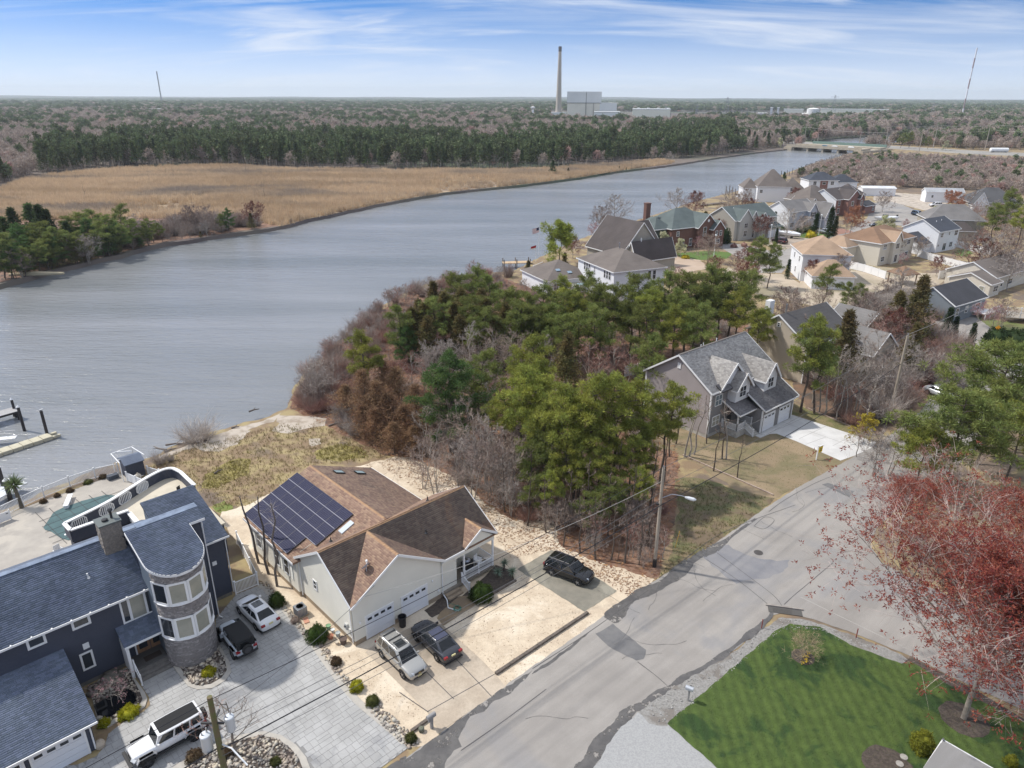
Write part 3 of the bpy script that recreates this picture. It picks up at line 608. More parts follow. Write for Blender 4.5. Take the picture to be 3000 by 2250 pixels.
A=[(-.22,-.32,E1-.2+up),(L1+.25,-.32,E1-.2+up),(L1+.25,4.2,RZ+up),(-.22,4.2,RZ+up)]
B=[(L1+.25,D1+.32,E1-.2+up),(-.22,D1+.32,E1-.2+up),(-.22,4.2,RZ+up),(L1+.25,4.2,RZ+up)]
kA=(RZ-E1+.2)/4.52;A0=[(-.22,.02,E1-.2+up+kA*.34),(8.72,.02,E1-.2+up+kA*.34),(8.72,4.2,RZ+up),(-.22,4.2,RZ+up)];A1_=[(8.72,-.32,E1-.2+up),(L1+.25,-.32,E1-.2+up),(L1+.25,4.2,RZ+up),(8.72,4.2,RZ+up)]
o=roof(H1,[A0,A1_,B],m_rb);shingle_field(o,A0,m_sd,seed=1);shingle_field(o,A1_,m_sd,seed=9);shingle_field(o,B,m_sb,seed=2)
kw=(6.42-3.72)/6.8
WA=[(-.6,17.75,3.72-kw*.35+up),(-.6,D1-3.6,3.72-kw*.35+up),(6.55,D1-3.6,6.42+up),(6.55,17.75,6.42+up)]
WB=[(13.3,D1-.6,3.72-kw*.35+up),(13.3,17.75,3.72-kw*.35+up),(6.55,17.75,6.42+up),(6.55,D1-3.6,6.42+up),(8.0,D1-3.6,5.84+up)]
WA=[(-.6,17.75,3.58+up),(-.6,D1-.2,3.58+up),(6.55,D1-3.7,6.42+up),(6.55,17.75,6.42+up)]
WB=[(13.3,D1-.2,3.62+up),(13.3,17.75,3.62+up),(6.55,17.75,6.42+up),(6.55,D1-3.7,6.42+up)]
o=roof(H1,[WA,WB],m_rb,sh=m_sb,seed=3,ex=.19)
GA=[(-.22,3.9,E1-.1+up),(-.22,-.36,E1-.1+up),(4.25,-.36,6.62+up),(4.25,3.9,6.62+up)]
GA=[(-.22,.0,E1-.12+up+.02),(-.22,-.36,E1-.12+up+.02),(4.25,-.36,6.60+up),(4.25,4.1,6.60+up)]
GB=[(8.72,-.36,E1-.12+up+.02),(8.72,.0,E1-.12+up+.02),(4.25,4.1,6.60+up),(4.25,-.36,6.60+up)]
o=roof(H1,[GA,GB],m_rb,sh=m_sb,seed=5)
wall_block(H1,.0,8.5,-.06,.3,.5,E1-.02,6.45,'t',m_cream)
MB().box(.03,8.47,-.03,.3,-.1,.5).obj('foundation',m_found,H1)
PA=[(11.0,1.2,3.9+up),(11.0,-.40,3.9+up),(12.85,-.40,5.05+up),(12.85,1.9,5.05+up)]
PB=[(14.7,-.40,3.9+up),(14.7,1.2,3.9+up),(12.85,1.9,5.05+up),(12.85,-.40,5.05+up)]
PA=[(11.0,.1,3.92+up),(11.0,-.40,3.92+up),(12.85,-.40,5.1+up),(12.85,1.85,5.1+up)]
PB=[(14.7,-.40,3.92+up),(14.7,.1,3.92+up),(12.85,1.85,5.1+up),(12.85,-.40,5.1+up)]
roof(H1,[PA,PB],m_rb,sh=m_sb,seed=7)
MB().add([(11.15,-.3,3.75),(14.55,-.3,3.75),(12.85,-.3,4.95),(11.15,-.1,3.75),(14.55,-.1,3.75),(12.85,-.1,4.95)],[(0,1,2),(5,4,3),(1,4,5,2),(2,5,3,0),(0,3,4,1)]).box(8.6,14.5,-.22,-.12,3.32,3.74).obj('porch_fascia',m_cream,H1)
mb=MB()
for p,q in(((-.25,-.36,E1-.08),(-.25,4.2,RZ+.08)),((-.25,4.2,RZ+.08),(-.25,D1+.3,E1-.08)),((-.25,-.39,E1-.06),(4.25,-.39,6.66)),((4.25,-.39,6.66),(8.75,-.39,E1-.06)),((8.72,-.36,E1-.12),(11.0,-.36,E1-.12)),((L1+.28,-.34,E1-.1),(L1+.28,4.2,RZ+.08)),((11.0,-.43,3.96),(12.85,-.43,5.16)),((12.85,-.43,5.16),(14.7,-.43,3.96)),((-.63,17.75,3.66),(-.63,D1-.2,3.66)),((13.33,17.75,3.70),(13.33,D1+.3,3.70)),((L1+.28,4.2,RZ+.08),(L1+.28,D1+.3,E1-.1))):
 mb.beam(p,q,.05,.20)
mb.obj('trim_board',m_white,H1)
mb=MB()
rcap=[]
def caps(p,q,n_parent,w=.30,step=.28,zo=.03):
 p,q=Vector(p),Vector(q);L=(q-p).length;n=int(L/step);V=MB()
 for i in range(n):
  a=p.lerp(q,i/n);b_=p.lerp(q,(i+1.1)/n);sd_=(q-p).cross(Vector((0,0,1))).normalized()*w/2;up_=Vector((0,0,zo+.012));dn=Vector((0,0,-.075+zo))
  up2=Vector((0,0,zo-.012))
  V.add([a+sd_+dn,a+up_,a-sd_+dn,b_+sd_+dn-Vector((0,0,.02)),b_+up2,b_-sd_+dn-Vector((0,0,.02))],[(0,1,4,3),(1,2,5,4),(0,2,1)])
 return V.obj('ridge_cap',m_rc,n_parent)
caps((-.22,4.2,RZ+up),(L1+.25,4.2,RZ+up),H1,.34,.28);caps((6.55,17.75,6.42+up),(6.55,D1-3.4,6.42+up),H1);caps((4.25,-.36,6.60+up),(4.25,3.9,6.60+up),H1);caps((12.85,-.4,5.1+up),(12.85,1.8,5.1+up),H1)
garage_door(H1,'F',2.35,-.07,.12,2.45,2.1,lights=4);garage_door(H1,'F',5.75,-.07,.12,2.45,2.1,lights=4)
for t in(10.3,12.1,15.6):window(H1,'L',-.26,t,1.35,1.0,1.75,1,2)
for t in(9.35,11.2,14.7,16.5):MB().box(-.30,-.255,t-.18,t+.18,1.35,3.1).obj('shutter',mat('shutter_cream',(.70,.69,.64),siding=.06),H1)
window(H1,'L',-.01,5.7,2.2,.6,.95,1,2)
MB().box(8.62,14.45,-.25,1.85,.35,.55).obj('porch_floor',mat('porch_wood',(.25,.22,.18),col2=(.19,.165,.14),scale=3),H1)
for i in range(2):MB().box(8.75,10.3,-.55-.32*i,-.25-.32*i,0,.37-.18*i).obj('step',m_found,H1)
for s in(11.0,14.35):MB().box(s-.07,s+.07,-.24,-.10,.55,3.33).obj('post',m_white,H1)
picket_run(H1,(11.07,-.18),(14.28,-.18),.55,.95,.13,posts_every=1.7,post=True);picket_run(H1,(14.38,-.1),(14.38,1.8),.55,.95,.13,posts_every=2.0,post=False)
picket_run(H1,(10.75,-.18),(10.75,-1.15),(.5,.02),.95,.13,posts_every=2,post=True)
window(H1,'F',12.4,1.88,1.5,1.0,1.4,2,3);window(H1,'F',13.7,1.88,1.5,.8,1.4,2,3)
d1=MB().box(8.9,9.75,1.80,1.88,.56,2.7).obj('door',m_white,H1);MB().box(9.0,9.6,1.785,1.80,.9,2.6).obj('pane',m_glass,d1);MB().box(9.66,9.70,1.74,1.80,1.5,1.56).obj('handle',m_dark,d1)
for s in(11.65,13.15):MB().box(s-.17,s+.17,1.84,1.885,1.5,2.9).obj('shutter',MATS['shutter_cream'],H1)
mb=MB();mb.tube([(8.65,-.3,3.7),(8.65,-.12,3.4),(8.65,-.12,.45),(8.62,-.7,.12),(8.1,-1.5,.08),(8.5,-2.4,.07)],.05,6);mb.obj('downspout',m_white,H1)
mb=MB();mb.tube([(-.1,.2,3.6),(-.08,.12,.3)],.04,6);mb.tube([(-.1,8.2,3.6),(-.1,8.1,.3)],.045,6);mb.obj('downspout',m_white,H1)
for s,t,z in((.55,-.12,2.05),(7.6,-.12,2.3),(8.2,-.12,1.0)):MB().lathe([(.05,-.12),(.08,-.05),(.07,.08),(.03,.12)],8,c=(s,t,z)).obj('wall_lamp',m_white,H1)
em=MB().box(-.18,-.01,.75,1.05,1.2,1.75).box(-.14,-.01,.3,.55,1.0,1.5).obj('electric_meter',mat('meter_grey',(.5,.5,.48)),H1);MB().lathe([(.1,0),(.11,.05),(.09,.1)],10,c=(-.22,.9,1.5)).obj('meter_glass',m_glass,em)
def on_wing(s,side):return(6.42+up-(abs(s-6.55))*(6.42-3.6)/6.95)
for(s,t)in((8.6,15.9),(10.9,15.9)):
 z=on_wing(s,1);k=-.405;w2=.5
 q=MB();q.add([(s-w2,t-.35,z+w2*.405+.03),(s+w2,t-.35,z-w2*.405+.03),(s+w2,t+.35,z-w2*.405+.03),(s-w2,t+.35,z+w2*.405+.03),(s-w2,t-.35,z+w2*.405+.13),(s+w2,t-.35,z-w2*.405+.13),(s+w2,t+.35,z-w2*.405+.13),(s-w2,t+.35,z+w2*.405+.13)],[(0,1,5,4),(1,2,6,5),(2,3,7,6),(3,0,4,7),(4,5,6,7)])
 sk=q.obj('skylight',m_dark,H1);MB().add([(s-w2+.08,t-.27,z+w2*.405+.115),(s+w2-.08,t-.27,z-w2*.405+.165),(s+w2-.08,t+.27,z-w2*.405+.165),(s-w2+.08,t+.27,z+w2*.405+.115)],[(0,1,2,3)]).obj('pane',mat('sky_glass',(.32,.40,.42),rough=.08),sk)
s,t=4.1,7.2;z=on_wing(s,0)+.02;w2=.62
q=MB().add([(s-w2,t-.3,z-w2*.405),(s+w2,t-.3,z+w2*.405),(s+w2,t+.3,z+w2*.405),(s-w2,t+.3,z-w2*.405)]+[(s-w2,t-.3,z-w2*.405+.12),(s+w2,t-.3,z+w2*.405+.12),(s+w2,t+.3,z+w2*.405+.12),(s-w2,t+.3,z-w2*.405+.12)],[(0,1,5,4),(1,2,6,5),(2,3,7,6),(3,0,4,7),(4,5,6,7)]);q.obj('skylight',mat('skylight_pale',(.52,.56,.60),rough=.15),H1)
for(s,t,z,h)in((2.4,6.9,5.2,.3),(10.9,4.6,6.65,.35),(8.7,2.0,5.5,.3)):
 MB().lathe([(.16,0),(.06,.1),(.05,h),(.05,h+.05)],8,c=(s,t,z)).obj('vent_pipe',m_dark,H1)
MB().tube([(.4,8.7,4.15),(3.0,8.3,5.2),(3.3,8.55,5.35)],.03,5).obj('conduit',mat('conduit_grey',(.5,.48,.42)),H1)
m_pv=mat('solar_cell',(.022,.024,.062),rough=.5,spec=.08);tt=m_pv.node_tree
br=tt.nodes.new('ShaderNodeTexBrick');br.offset=0;br.inputs['Scale'].default_value=1.0;br.inputs['Brick Width'].default_value=.162;br.inputs['Row Height'].default_value=.158;br.inputs['Mortar Size'].default_value=.009
br.inputs['Color1'].default_value=(.012,.014,.040,1);br.inputs['Color2'].default_value=(.017,.019,.05,1);br.inputs['Mortar'].default_value=(.085,.085,.13,1)
tt.links.new(tt.nodes['Texture Coordinate'].outputs['Object'],br.inputs['Vector']);tt.links.new(br.outputs[0],tt.nodes['Principled BSDF'].inputs['Base Color'])
SA=thing('solar_array','dark blue solar panels with pale seams on the brown roof of the cream house','solar panels',(-12.212,43.85,0),A1)
pm=MB().box(-.82,.82,-.49,.49,0,.04,0).mesh('solar_panel',m_pv);fmsh=MB().box(-.835,.835,-.505,-.49,0,.046).box(-.835,.835,.49,.505,0,.046).box(-.835,-.82,-.49,.49,0,.046).box(.82,.835,-.49,.49,0,.046).mesh('panel_frame',mat('frame_dark',(.05,.05,.06),rough=.4))
sl=math.atan2(6.42-3.6,7.1);ra=thing_part('mounting_rail',SA,(0,9.5,4.0));
rl_=MB().box(-.016,.016,-4.95,4.95,0,.05).mesh('row_rail',mat('rail_pale',(.36,.36,.42),rough=.4))
def roofz(s):return 3.58+up+(s+.6)/7.15*(6.42-3.58)
for row in range(6):
 s=-.25+row*1.02*math.cos(sl);n=5 if row<2 else 6;o=place('row_rail',rl_,SA,(s-.17,13.0 if n==6 else 13.83,roofz(s-.17)+.15));o.scale=(1,1.02 if n==6 else .85,1)
 for i in range(n):
  t=17.1-i*1.685
  o=place('solar_panel',pm,SA,(s+.3,t,roofz(s+.3)+.12));o.rotation_euler=(Matrix.Rotation(-sl,4,'Y')@Matrix.Rotation(PI/2,4,'Z')).to_euler();place('panel_frame',fmsh,o)
DS=thing('satellite_dish','grey satellite dish standing on the dark brown front roof above the garage','satellite dish',H1.matrix_basis@Vector((2.15,1.0,4.85)),A1)
MB().tube([(0,0,-.15),(0,0,.75),(-.1,-.08,.95)],.03,6).tube([(-.3,-.4,-.25),(0,0,.45)],.018,5).tube([(.3,-.4,-.25),(0,0,.45)],.018,5).obj('mast',mat('dish_grey',(.42,.44,.48),rough=.4),DS)
mb=MB();mb.lathe([(.02,0),(.2,.03),(.36,.1),(.42,.15)],18);o=mb.obj('reflector',MATS['dish_grey'],DS,smooth=60,loc=(0,0,1.05));o.rotation_euler=(rad(50),0,rad(200))
MB().tube([(0,0,.8),(.35,.5,1.15)],.02,5).box(.28,.42,.42,.56,1.1,1.25).obj('feed_arm',m_white,DS)
# -- the navy house with the round stone tower
A2=rad(43.76);O2=Vector((-27.49,43.2,0))
def W2(s,t,z=.0):
 return Vector((O2.x+s*math.cos(A2)-t*math.sin(A2),O2.y+s*math.sin(A2)+t*math.cos(A2),z))
m_navy=mat('navy_siding',(.042,.050,.076),col2=(.052,.060,.088),scale=.6,siding=.16,rough=.55,sidelap=.018)
m_nr=mat('navy_roof',(.04,.05,.07));m_ns=mat('blue_grey_shingle',(.125,.15,.20),rnd=.22,rough=.9,col2=(.09,.11,.155),scale=.35,col3=(.20,.24,.31),scale3=.16,lo3=.52,hi3=.68,stretch=(1,.45,1))
m_ncap=mat('slate_cap',(.20,.25,.34),rough=.7,col2=(.11,.14,.2),scale=1)
m_steel=mat('steel_siding',(.12,.15,.19),rough=.6,siding=.16,sidelap=.012)
H2=thing('house','large navy blue house with slate roofs, round stone tower and stone chimney','house',O2,A2)
kz=(8.46-6.04)/4.92
def P2(l):return[Vector(p)for p in l]
wall_block(H2,-16,4.6,0,9.4,.35,5.95,8.25,'s',m_navy,rs=4.62)
MB().box(-16,4.6,.04,9.3,-.1,.36).obj('foundation',m_grey_found,H2)
A=P2([(-16.3,-.35,6.04),(.75,-.35,6.04),(.75,4.62,8.46),(-16.3,4.62,8.46)]);B=P2([(3.2,9.9,5.9),(-16.3,9.9,5.9),(-16.3,4.62,8.46),(3.2,4.62,8.46)])
roof(H2,[A,B],m_nr,sh=m_ns,seed=20,th=.18,ex=.17,w=.34)
MB().beam((-16.3,4.75,8.50),(1.6,4.75,8.50),.5,.06).obj('ridge_cap',m_ncap,H2)
mb=MB().beam((-16.3,-.39,5.95),(.75,-.39,5.95),.08,.16)
for i in range(12):mb.box(-13.2+i*1.2,-13.1+i*1.2,-.5,-.36,6.0,6.1)
mb.obj('gutter',m_white,H2)
wall_block(H2,.45,5.1,.55,3.6,.35,8.75,8.8,'x',m_navy);MB().box(.47,5.08,.57,2.6,8.7,9.6).obj('wall',m_navy,H2)
MB().box(.5,5.05,.6,1.5,-.1,.34).obj('foundation',m_grey_found,H2)
TC=Vector((2.12,-1.85));TR=1.78
def tower_ring(r,n=24):return[(TC.x+r*math.cos(a),TC.y+r*math.sin(a))for a in[PI+PI*i/n for i in range(n+1)]]
outer=tower_ring(TR)
MB().prism([(TC.x-TR+.05,.56)]+[(TC.x+(x-TC.x)*.965,TC.y+(y-TC.y)*.965)for x,y in outer]+[(TC.x+TR-.05,.56)],-.1,8.6).obj('tower_wall',m_steel,H2)
MB().box(TC.x-TR,TC.x-TR+.06,-1.85,.55,3.5,8.9).box(TC.x+TR-.06,TC.x+TR,-1.85,.55,3.5,8.9).obj('siding',m_steel,H2)
sl_=(10.07-8.55)/(1.64+3.95);zt=lambda t:10.07-(1.64-t)*sl_
Ur=[]
ring=tower_ring(TR+.28,20)
Pt=[(TC.x-TR-.28,1.64)]+ring+[(TC.x+TR+.28,.25),(5.35,.25),(5.35,1.64)]
Pt=[Vector((x,y,zt(y)))for x,y in Pt]
mb=MB();n_=len(Pt)
tri=geometry.tessellate_polygon([[Vector((p.x,p.y,0))for p in Pt]]);fs=[]
for q in tri:
 q=list(q);a_,b_,c_=(Pt[i]for i in q)
 if(b_-a_).cross(c_-a_).z<0:q=q[::-1]
 fs.append(tuple(q))
ar=sum(Pt[i].x*Pt[(i+1)%n_].y-Pt[(i+1)%n_].x*Pt[i].y for i in range(n_))
side=[(i,(i+1)%n_,(i+1)%n_+n_,i+n_)[::(1 if ar<0 else-1)]for i in range(n_)]
mb.add(Pt+[p-Vector((0,0,.2))for p in Pt],fs+[tuple(reversed([i+n_ for i in f]))for f in fs]+side)
ro=mb.obj('roof',m_nr,H2)
fld=[Vector((TC.x-.3,ring[0][1],0))]
lo=[Vector((x,y,zt(y)))for x,y in ring]
def field_poly(Q):return Q
Q=[p for p in lo]+[Vector((TC.x+TR+.28,1.64,zt(1.64))),Vector((TC.x-TR-.28,1.64,zt(1.64)))]
k=len(lo)//2;Q=Q[k:]+Q[:k]
e0=Vector((1,0,0))
shingle_field(ro,[Vector((Q[0].x-.01,Q[0].y,Q[0].z)),Vector((Q[0].x+.01,Q[0].y,Q[0].z))]+Q[1:],m_ns,.17,.34,seed=31)
shingle_field(ro,[Vector((4.18,.25,zt(.25))),Vector((5.35,.25,zt(.25))),Vector((5.35,1.64,zt(1.64))),Vector((4.18,1.64,zt(1.64)))],m_ns,.17,.34,seed=32)
mb=MB()
edge=[Vector((TC.x-TR-.28,1.64,zt(1.64)-.1))]+[p-Vector((0,0,.1))for p in lo]+[Vector((TC.x+TR+.28,.25,zt(.25)-.1)),Vector((5.35,.22,zt(.25)-.1))]
for i in range(len(edge)-1):mb.beam(edge[i],edge[i+1],.06,.2)
mb.tube([(5.15,.5,9.4),(5.13,.45,.2)],.05,6);mb.tube([(5.13,.45,.25),(5.3,.2,.1)],.05,6)
mb.obj('gutter',m_white,H2)
BK=P2([(5.35,3.8,8.5),(.2,3.8,8.5),(.2,1.62,10.07),(5.35,1.62,10.07)]);roof(H2,[BK],m_nr,th=.14)
MB().beam((.9,1.95,10.08),(5.4,1.95,10.08),.75,.05).obj('ridge_cap',m_ncap,H2)
m_ledge=mat('ledge_stone',(.26,.24,.235),rnd=.35,col2=(.34,.315,.305),scale=6,bump=.8,bscale=25,rough=.95)
bands=[(.0,2.72),(4.66,5.82),(7.70,8.55)]
r=random.Random(5);slots=[]
for z0,z1 in bands:
 z=z0
 while z<z1-.03:
  hh=min(r.choice((.08,.11,.14)),z1-z);a=PI-.02
  while a<2*PI+.02:
   da=r.uniform(.16,.42)/TR;slots.append((a,min(a+da,2*PI+.02),z,z+hh));a+=da
  z+=hh
def stone_geo(a0,a1,z0,z1,rr):
 vs=[]
 for rad_ in(TR+.0,TR+rr):
  for z in(z0+.006,z1-.006):
   for a in(a0+.004,(a0+a1)/2,a1-.004):vs.append((TC.x+rad_*math.cos(a),TC.y+rad_*math.sin(a),z))
 f=[(6,7,10,9),(7,8,11,10),(9,10,4,3),(10,11,5,4),(0,1,7,6),(1,2,8,7),(6,9,3,0),(8,2,5,11)]
 return vs,f
slots.sort(key=lambda q:-(q[1]-q[0])*(q[3]-q[2])*(1.0 if PI+.35<(q[0]+q[1])/2<2*PI-.2 else .3))
for i,q in enumerate(slots[:290]):
 v_,f_=stone_geo(*q,r.uniform(.03,.075));MB().add(v_,f_).obj('ledge_stone',m_ledge,H2)
mb=MB()
for q in slots[290:]:
 v_,f_=stone_geo(*q,r.uniform(.03,.075));mb.add(v_,f_)
mb.obj('ledge_stones',m_ledge,H2,kind='stuff')
for z0,z1 in((2.72,4.66),(5.82,7.70)):
 angs=[PI+.12+i*(PI-.24)/4 for i in range(5)]
 for i in range(4):
  a0,a1=angs[i],angs[i+1];am=(a0+a1)/2;Rr=(TR+.10)*math.cos((a1-a0)/2)+.02;w=2*(TR+.12)*math.sin((a1-a0)/2)
  window(H2,am+PI/2,TC.x+Rr*math.cos(am),TC.y+Rr*math.sin(am),z0,w,z1-z0,1,1,.17,glass=m_blind if i in(1,2)or(i==3 and z0>5)else m_glass)
 MB().prism([(TC.x+(TR+.14)*math.cos(a),TC.y+(TR+.14)*math.sin(a))for a in[PI+PI*i/10 for i in range(11)]],z0-.06,z0+.01).obj('sill',m_white,H2)
wall_block(H2,5.1,7.25,2.6,8.8,.35,5.95,5.96,'x',m_navy);MB().box(3.2,5.1,8.3,8.75,.35,5.9).obj('wall',m_navy,H2);MB().box(5.1,7.2,2.65,8.7,-.1,.34).obj('foundation',m_grey_found,H2)
C3=P2([(5.05,2.2,6.09),(7.55,2.2,6.09),(7.55,8.9,8.1),(3.1,8.9,8.1),(3.1,8.0,7.83),(5.05,7.9,7.8)])
C3=P2([(5.05,2.2,6.12),(7.55,2.2,6.12),(7.55,8.9,8.1),(5.05,8.9,8.1)]);C4=P2([(3.1,3.8,6.6),(5.05,3.8,6.6),(5.05,8.9,8.1),(3.1,8.9,8.1)])
roof(H2,[C3,C4],m_nr,sh=m_ns,seed=40,ex=.17,w=.34)
MB().add([(7.25,2.5,5.9),(7.25,8.7,5.9),(7.25,8.7,7.9),(3.2,8.7,5.9),(3.2,8.7,7.9),(3.2,4.5,6.6)],[(0,1,2),(1,3,4,2),(3,5,4)]).obj('gable',m_steel,H2)
MB().beam((5.0,2.16,6.02),(7.6,2.16,6.02),.07,.16).tube([(7.35,2.3,5.9),(7.32,2.5,5.5),(7.3,2.5,.3)],.045,6).obj('gutter',m_white,H2)
MB().box(6.0,6.35,2.53,2.6,3.6,3.95).obj('wall_vent',m_white,H2);MB().box(-4.48,-4.08,-.05,0,3.05,3.52).obj('wall_vent',m_white,H2)
window(H2,'F',-6.95,-.01,4.9,1.15,.95,1,1,.16);window(H2,'F',-4.2,-.01,4.95,1.2,.85,1,1,.16);window(H2,'F',-9.9,-.01,4.9,1.15,.95,1,1,.16)
window(H2,'F',-4.42,-.01,1.3,.85,1.5,1,1,.14)
window(H2,'F',-1.35,-.01,3.68,.65,2.1,1,1,.13);window(H2,'F',-.5,-.012,3.68,1.15,2.1,1,1,.10,glass=m_blind);window(H2,'F',.28,-.01,3.68,.5,2.1,1,1,.10)
roof(H2,[P2([(-2.3,-1.75,2.95),(.5,-1.75,2.95),(.5,.0,3.65),(-2.3,.0,3.65)])],m_nr,sh=m_ns,seed=45,th=.12)
MB().beam((-2.3,-1.78,2.88),(.5,-1.78,2.88),.06,.16).obj('gutter',m_white,H2)
MB().box(-2.2,-2.08,-1.65,0,.1,2.85).box(-2.24,-2.04,-1.72,-1.5,0,2.86).obj('porch_side',m_white,H2)
MB().box(-2.05,.36,-1.6,0,-.05,.60).obj('porch_floor',mat('porch_grey',(.10,.095,.092)),H2)
for i in range(3):MB().box(-2.0,.42,-1.9-.32*i,-1.6-.32*i,0,.45-.15*i).obj('step',mat('grey_tread',(.20,.185,.17),col2=(.15,.14,.13),scale=3),H2)
MB().box(-1.1,.1,-1.3,-.7,.6,.62).obj('door_mat',mat('mat_brown',(.05,.035,.03)),H2)
m_oak=mat('oak',(.30,.17,.09),col2=(.24,.13,.07),scale=4,stretch=(1,1,.2))
for s in(-1.25,-.25):
 d=MB().box(s,s+.95,-.06,0,.62,2.75).obj('door',m_oak,H2);MB().box(s+.18,s+.77,-.075,-.06,.95,2.5).obj('pane',m_glass,d)
MB().box(-1.35,-1.25,-.08,0,.6,2.8).box(.70,.80,-.08,0,.6,2.8).obj('door_frame',m_white,H2)
MB().beam((-1.95,-1.6,1.5),(-1.95,-2.85,.95),.06,.07).beam((-1.95,-1.6,.85),(-1.95,-2.85,.25),.05,.05).box(-2.0,-1.9,-2.9,-2.8,0,1.05).box(-2.0,-1.9,-1.68,-1.58,.5,1.6).obj('hand_rail',m_white,H2)
m_ch=mat('chimney_stone',(.30,.265,.23),rnd=.3,col2=(.22,.195,.175),scale=6,bump=.8,bscale=25)
CH=MB().box(-1.12,.28,3.25,4.5,6.9,10.25).obj('chimney',m_ch,H2)
r=random.Random(9);st=[]
for(fx,n0,x0,x1)in(('F',3.25,-1.12,.28),('L',-1.12,3.25,4.5),('R',.28,3.25,4.5)):
 z=7.0
 while z<10.2:
  hh=r.choice((.1,.13));x=x0
  while x<x1:
   x2=min(x1,x+r.uniform(.15,.4));d=r.uniform(.02,.05);g=.005
   if fx=='F':b6=(x+g,x2-g,n0-d,n0,z+g,z+hh-g)
   elif fx=='L':b6=(n0-d,n0,x+g,x2-g,z+g,z+hh-g)
   else:b6=(n0,n0+d,x+g,x2-g,z+g,z+hh-g)
   st.append(b6);x=x2
  z+=hh
for b6 in[q for q in st if q[3]<=3.26][:200]:MB().box(*b6).obj('ledge_stone',m_ch,CH)
mb=MB()
for b6 in[q for q in st if q[3]>3.26]:mb.box(*b6)
mb.obj('ledge_stones',m_ch,CH,kind='stuff')
MB().box(-1.22,.38,3.15,4.6,10.25,10.36).obj('cap',mat('slate_top',(.12,.135,.13),rough=.5),CH)
MB().tube([(-.1,3.9,10.3),(-.1,3.9,11.05)],.09,8).lathe([(.17,11.0),(.2,11.08),(.1,11.2)],10,c=(-.1,3.9,0)).lathe([(.22,10.36),(.22,10.5),(.16,10.55)],12,c=(-.6,3.8,0)).obj('flue',m_dark,CH)
MB().tube([(-2.75,2.1,7.15),(-2.8,2.1,7.65)],.055,8).lathe([(.13,7.15),(.08,7.28)],8,c=(-2.75,2.1,0)).obj('vent_pipe',m_white,H2)
wall_block(H2,-17,-5.95,-6.55,0,.05,2.5,3.7,'x',m_navy)
roof(H2,[P2([(-17.3,-6.95,2.55),(-5.6,-6.95,2.55),(-5.6,.0,3.85),(-17.3,.0,3.85)])],m_nr,sh=m_ns,seed=50,ex=.17,w=.34)
MB().add([(-5.95,-6.5,2.4),(-5.95,0,2.4),(-5.95,0,3.6)],[(0,1,2)]).obj('gable',m_navy,H2)
MB().beam((-17.3,-7.0,2.47),(-5.6,-7.0,2.47),.08,.14).tube([(-6.1,-6.9,2.3),(-6.05,-6.62,1.9),(-6.05,-6.62,.2)],.05,6).obj('gutter',m_white,H2)
garage_door(H2,'F',-7.9,-6.56,.02,2.9,2.05,lights=4);garage_door(H2,'F',-11.3,-6.56,.02,2.9,2.05,lights=4)
MB().lathe([(.02,0),(.3,.05),(.33,.3),(.22,.5),(.03,.55)],12,c=(-5.75,-6.5,0)).obj('boulder',m_conc,H2)
DK=thing('roof_terrace','pale curved roof terrace of the navy house with white capped parapet','terrace',O2,A2)
cap=[(3.5,15.5),(-1.30,15.5),(-1.42,17.1),(2.32,18.3),(4.87,19.65),(6.6,20.6),(7.9,21.15),(8.8,21.3),(9.45,20.9),(9.75,19.6),(9.75,15.9)]
cs=cap[:2]+[tuple(p)for p in curve_pts(cap[2:-1],5)]+[cap[-1]]
floor=[(3.5,15.5)]+cs[1:]+[(9.75,9.0),(3.0,9.0),(3.0,12.0)]
MB().prism(floor,2.95,3.10).obj('deck_floor',mat('terrace_floor',(.58,.52,.42),col2=(.50,.45,.36),scale=.5,col3=(.30,.27,.21),scale3=.2,lo3=.6,hi3=.75),DK)
MB().prism([(-1.25,15.6),(-1.3,17.0),(2.3,18.1),(6.6,20.4),(8.4,21.0),(9.3,20.6),(9.6,19.5),(9.6,9),(5.2,9.0),(3.6,15.6)],-.1,2.94).obj('deck_base',m_navy,DK)
mb=MB();mw=MB()
for i in range(len(cs)-1):
 p,q=Vector(cs[i]),Vector(cs[i+1]);mb.beam((*p,4.2),(*q,4.2),.34,.12);mw.beam((*p,3.55),(*q,3.55),.16,1.2)
mb.obj('parapet_cap',m_white,DK);mw.obj('parapet_wall',m_navy,DK)
def octagon(c,d,n=7):
 a=math.atan2(d.y,d.x);o=place('railing_panel',None,DK,(c.x,c.y,3.58),a);w,h=.72,.48
 pts=[(-w,-h*.45),(-w*.65,-h),(w*.65,-h),(w,-h*.45),(w,h*.45),(w*.65,h),(-w*.65,h),(-w,h*.45)]
 mb=MB()
 for i in range(8):mb.beam((pts[i][0],-.1,pts[i][1]),(pts[(i+1)%8][0],-.1,pts[(i+1)%8][1]),.09,.10)
 mb.box(-w*.8,w*.8,-.088,-.082,-h*.8,h*.8,1);mb.obj('panel_frame',[m_white,mat('panel_shade',(.35,.37,.4))],o)
 bm=MB().box(-.035,.035,-.13,-.09,-h*.85,h*.85).mesh('baluster',m_white)
 for i in range(n):place('baluster',bm,o,(-w*.78+2*w*.78*i/(n-1),0,0))
for f,(p,q)in((.30,(cs[2],(2.32,18.3))),(.98,(cs[2],(2.32,18.3))),(.72,((2.32,18.3),(4.87,19.65)))):
 p,q=Vector(p),Vector(q);octagon(p.lerp(q,f),(q-p))
octagon(Vector((6.1,20.32)),Vector((1.73,.95)))
MB().box(3.3,3.7,12.2,15.4,3.9,4.02).box(3.42,3.58,12.2,15.4,3.1,3.9).obj('parapet_wall',m_white,DK)
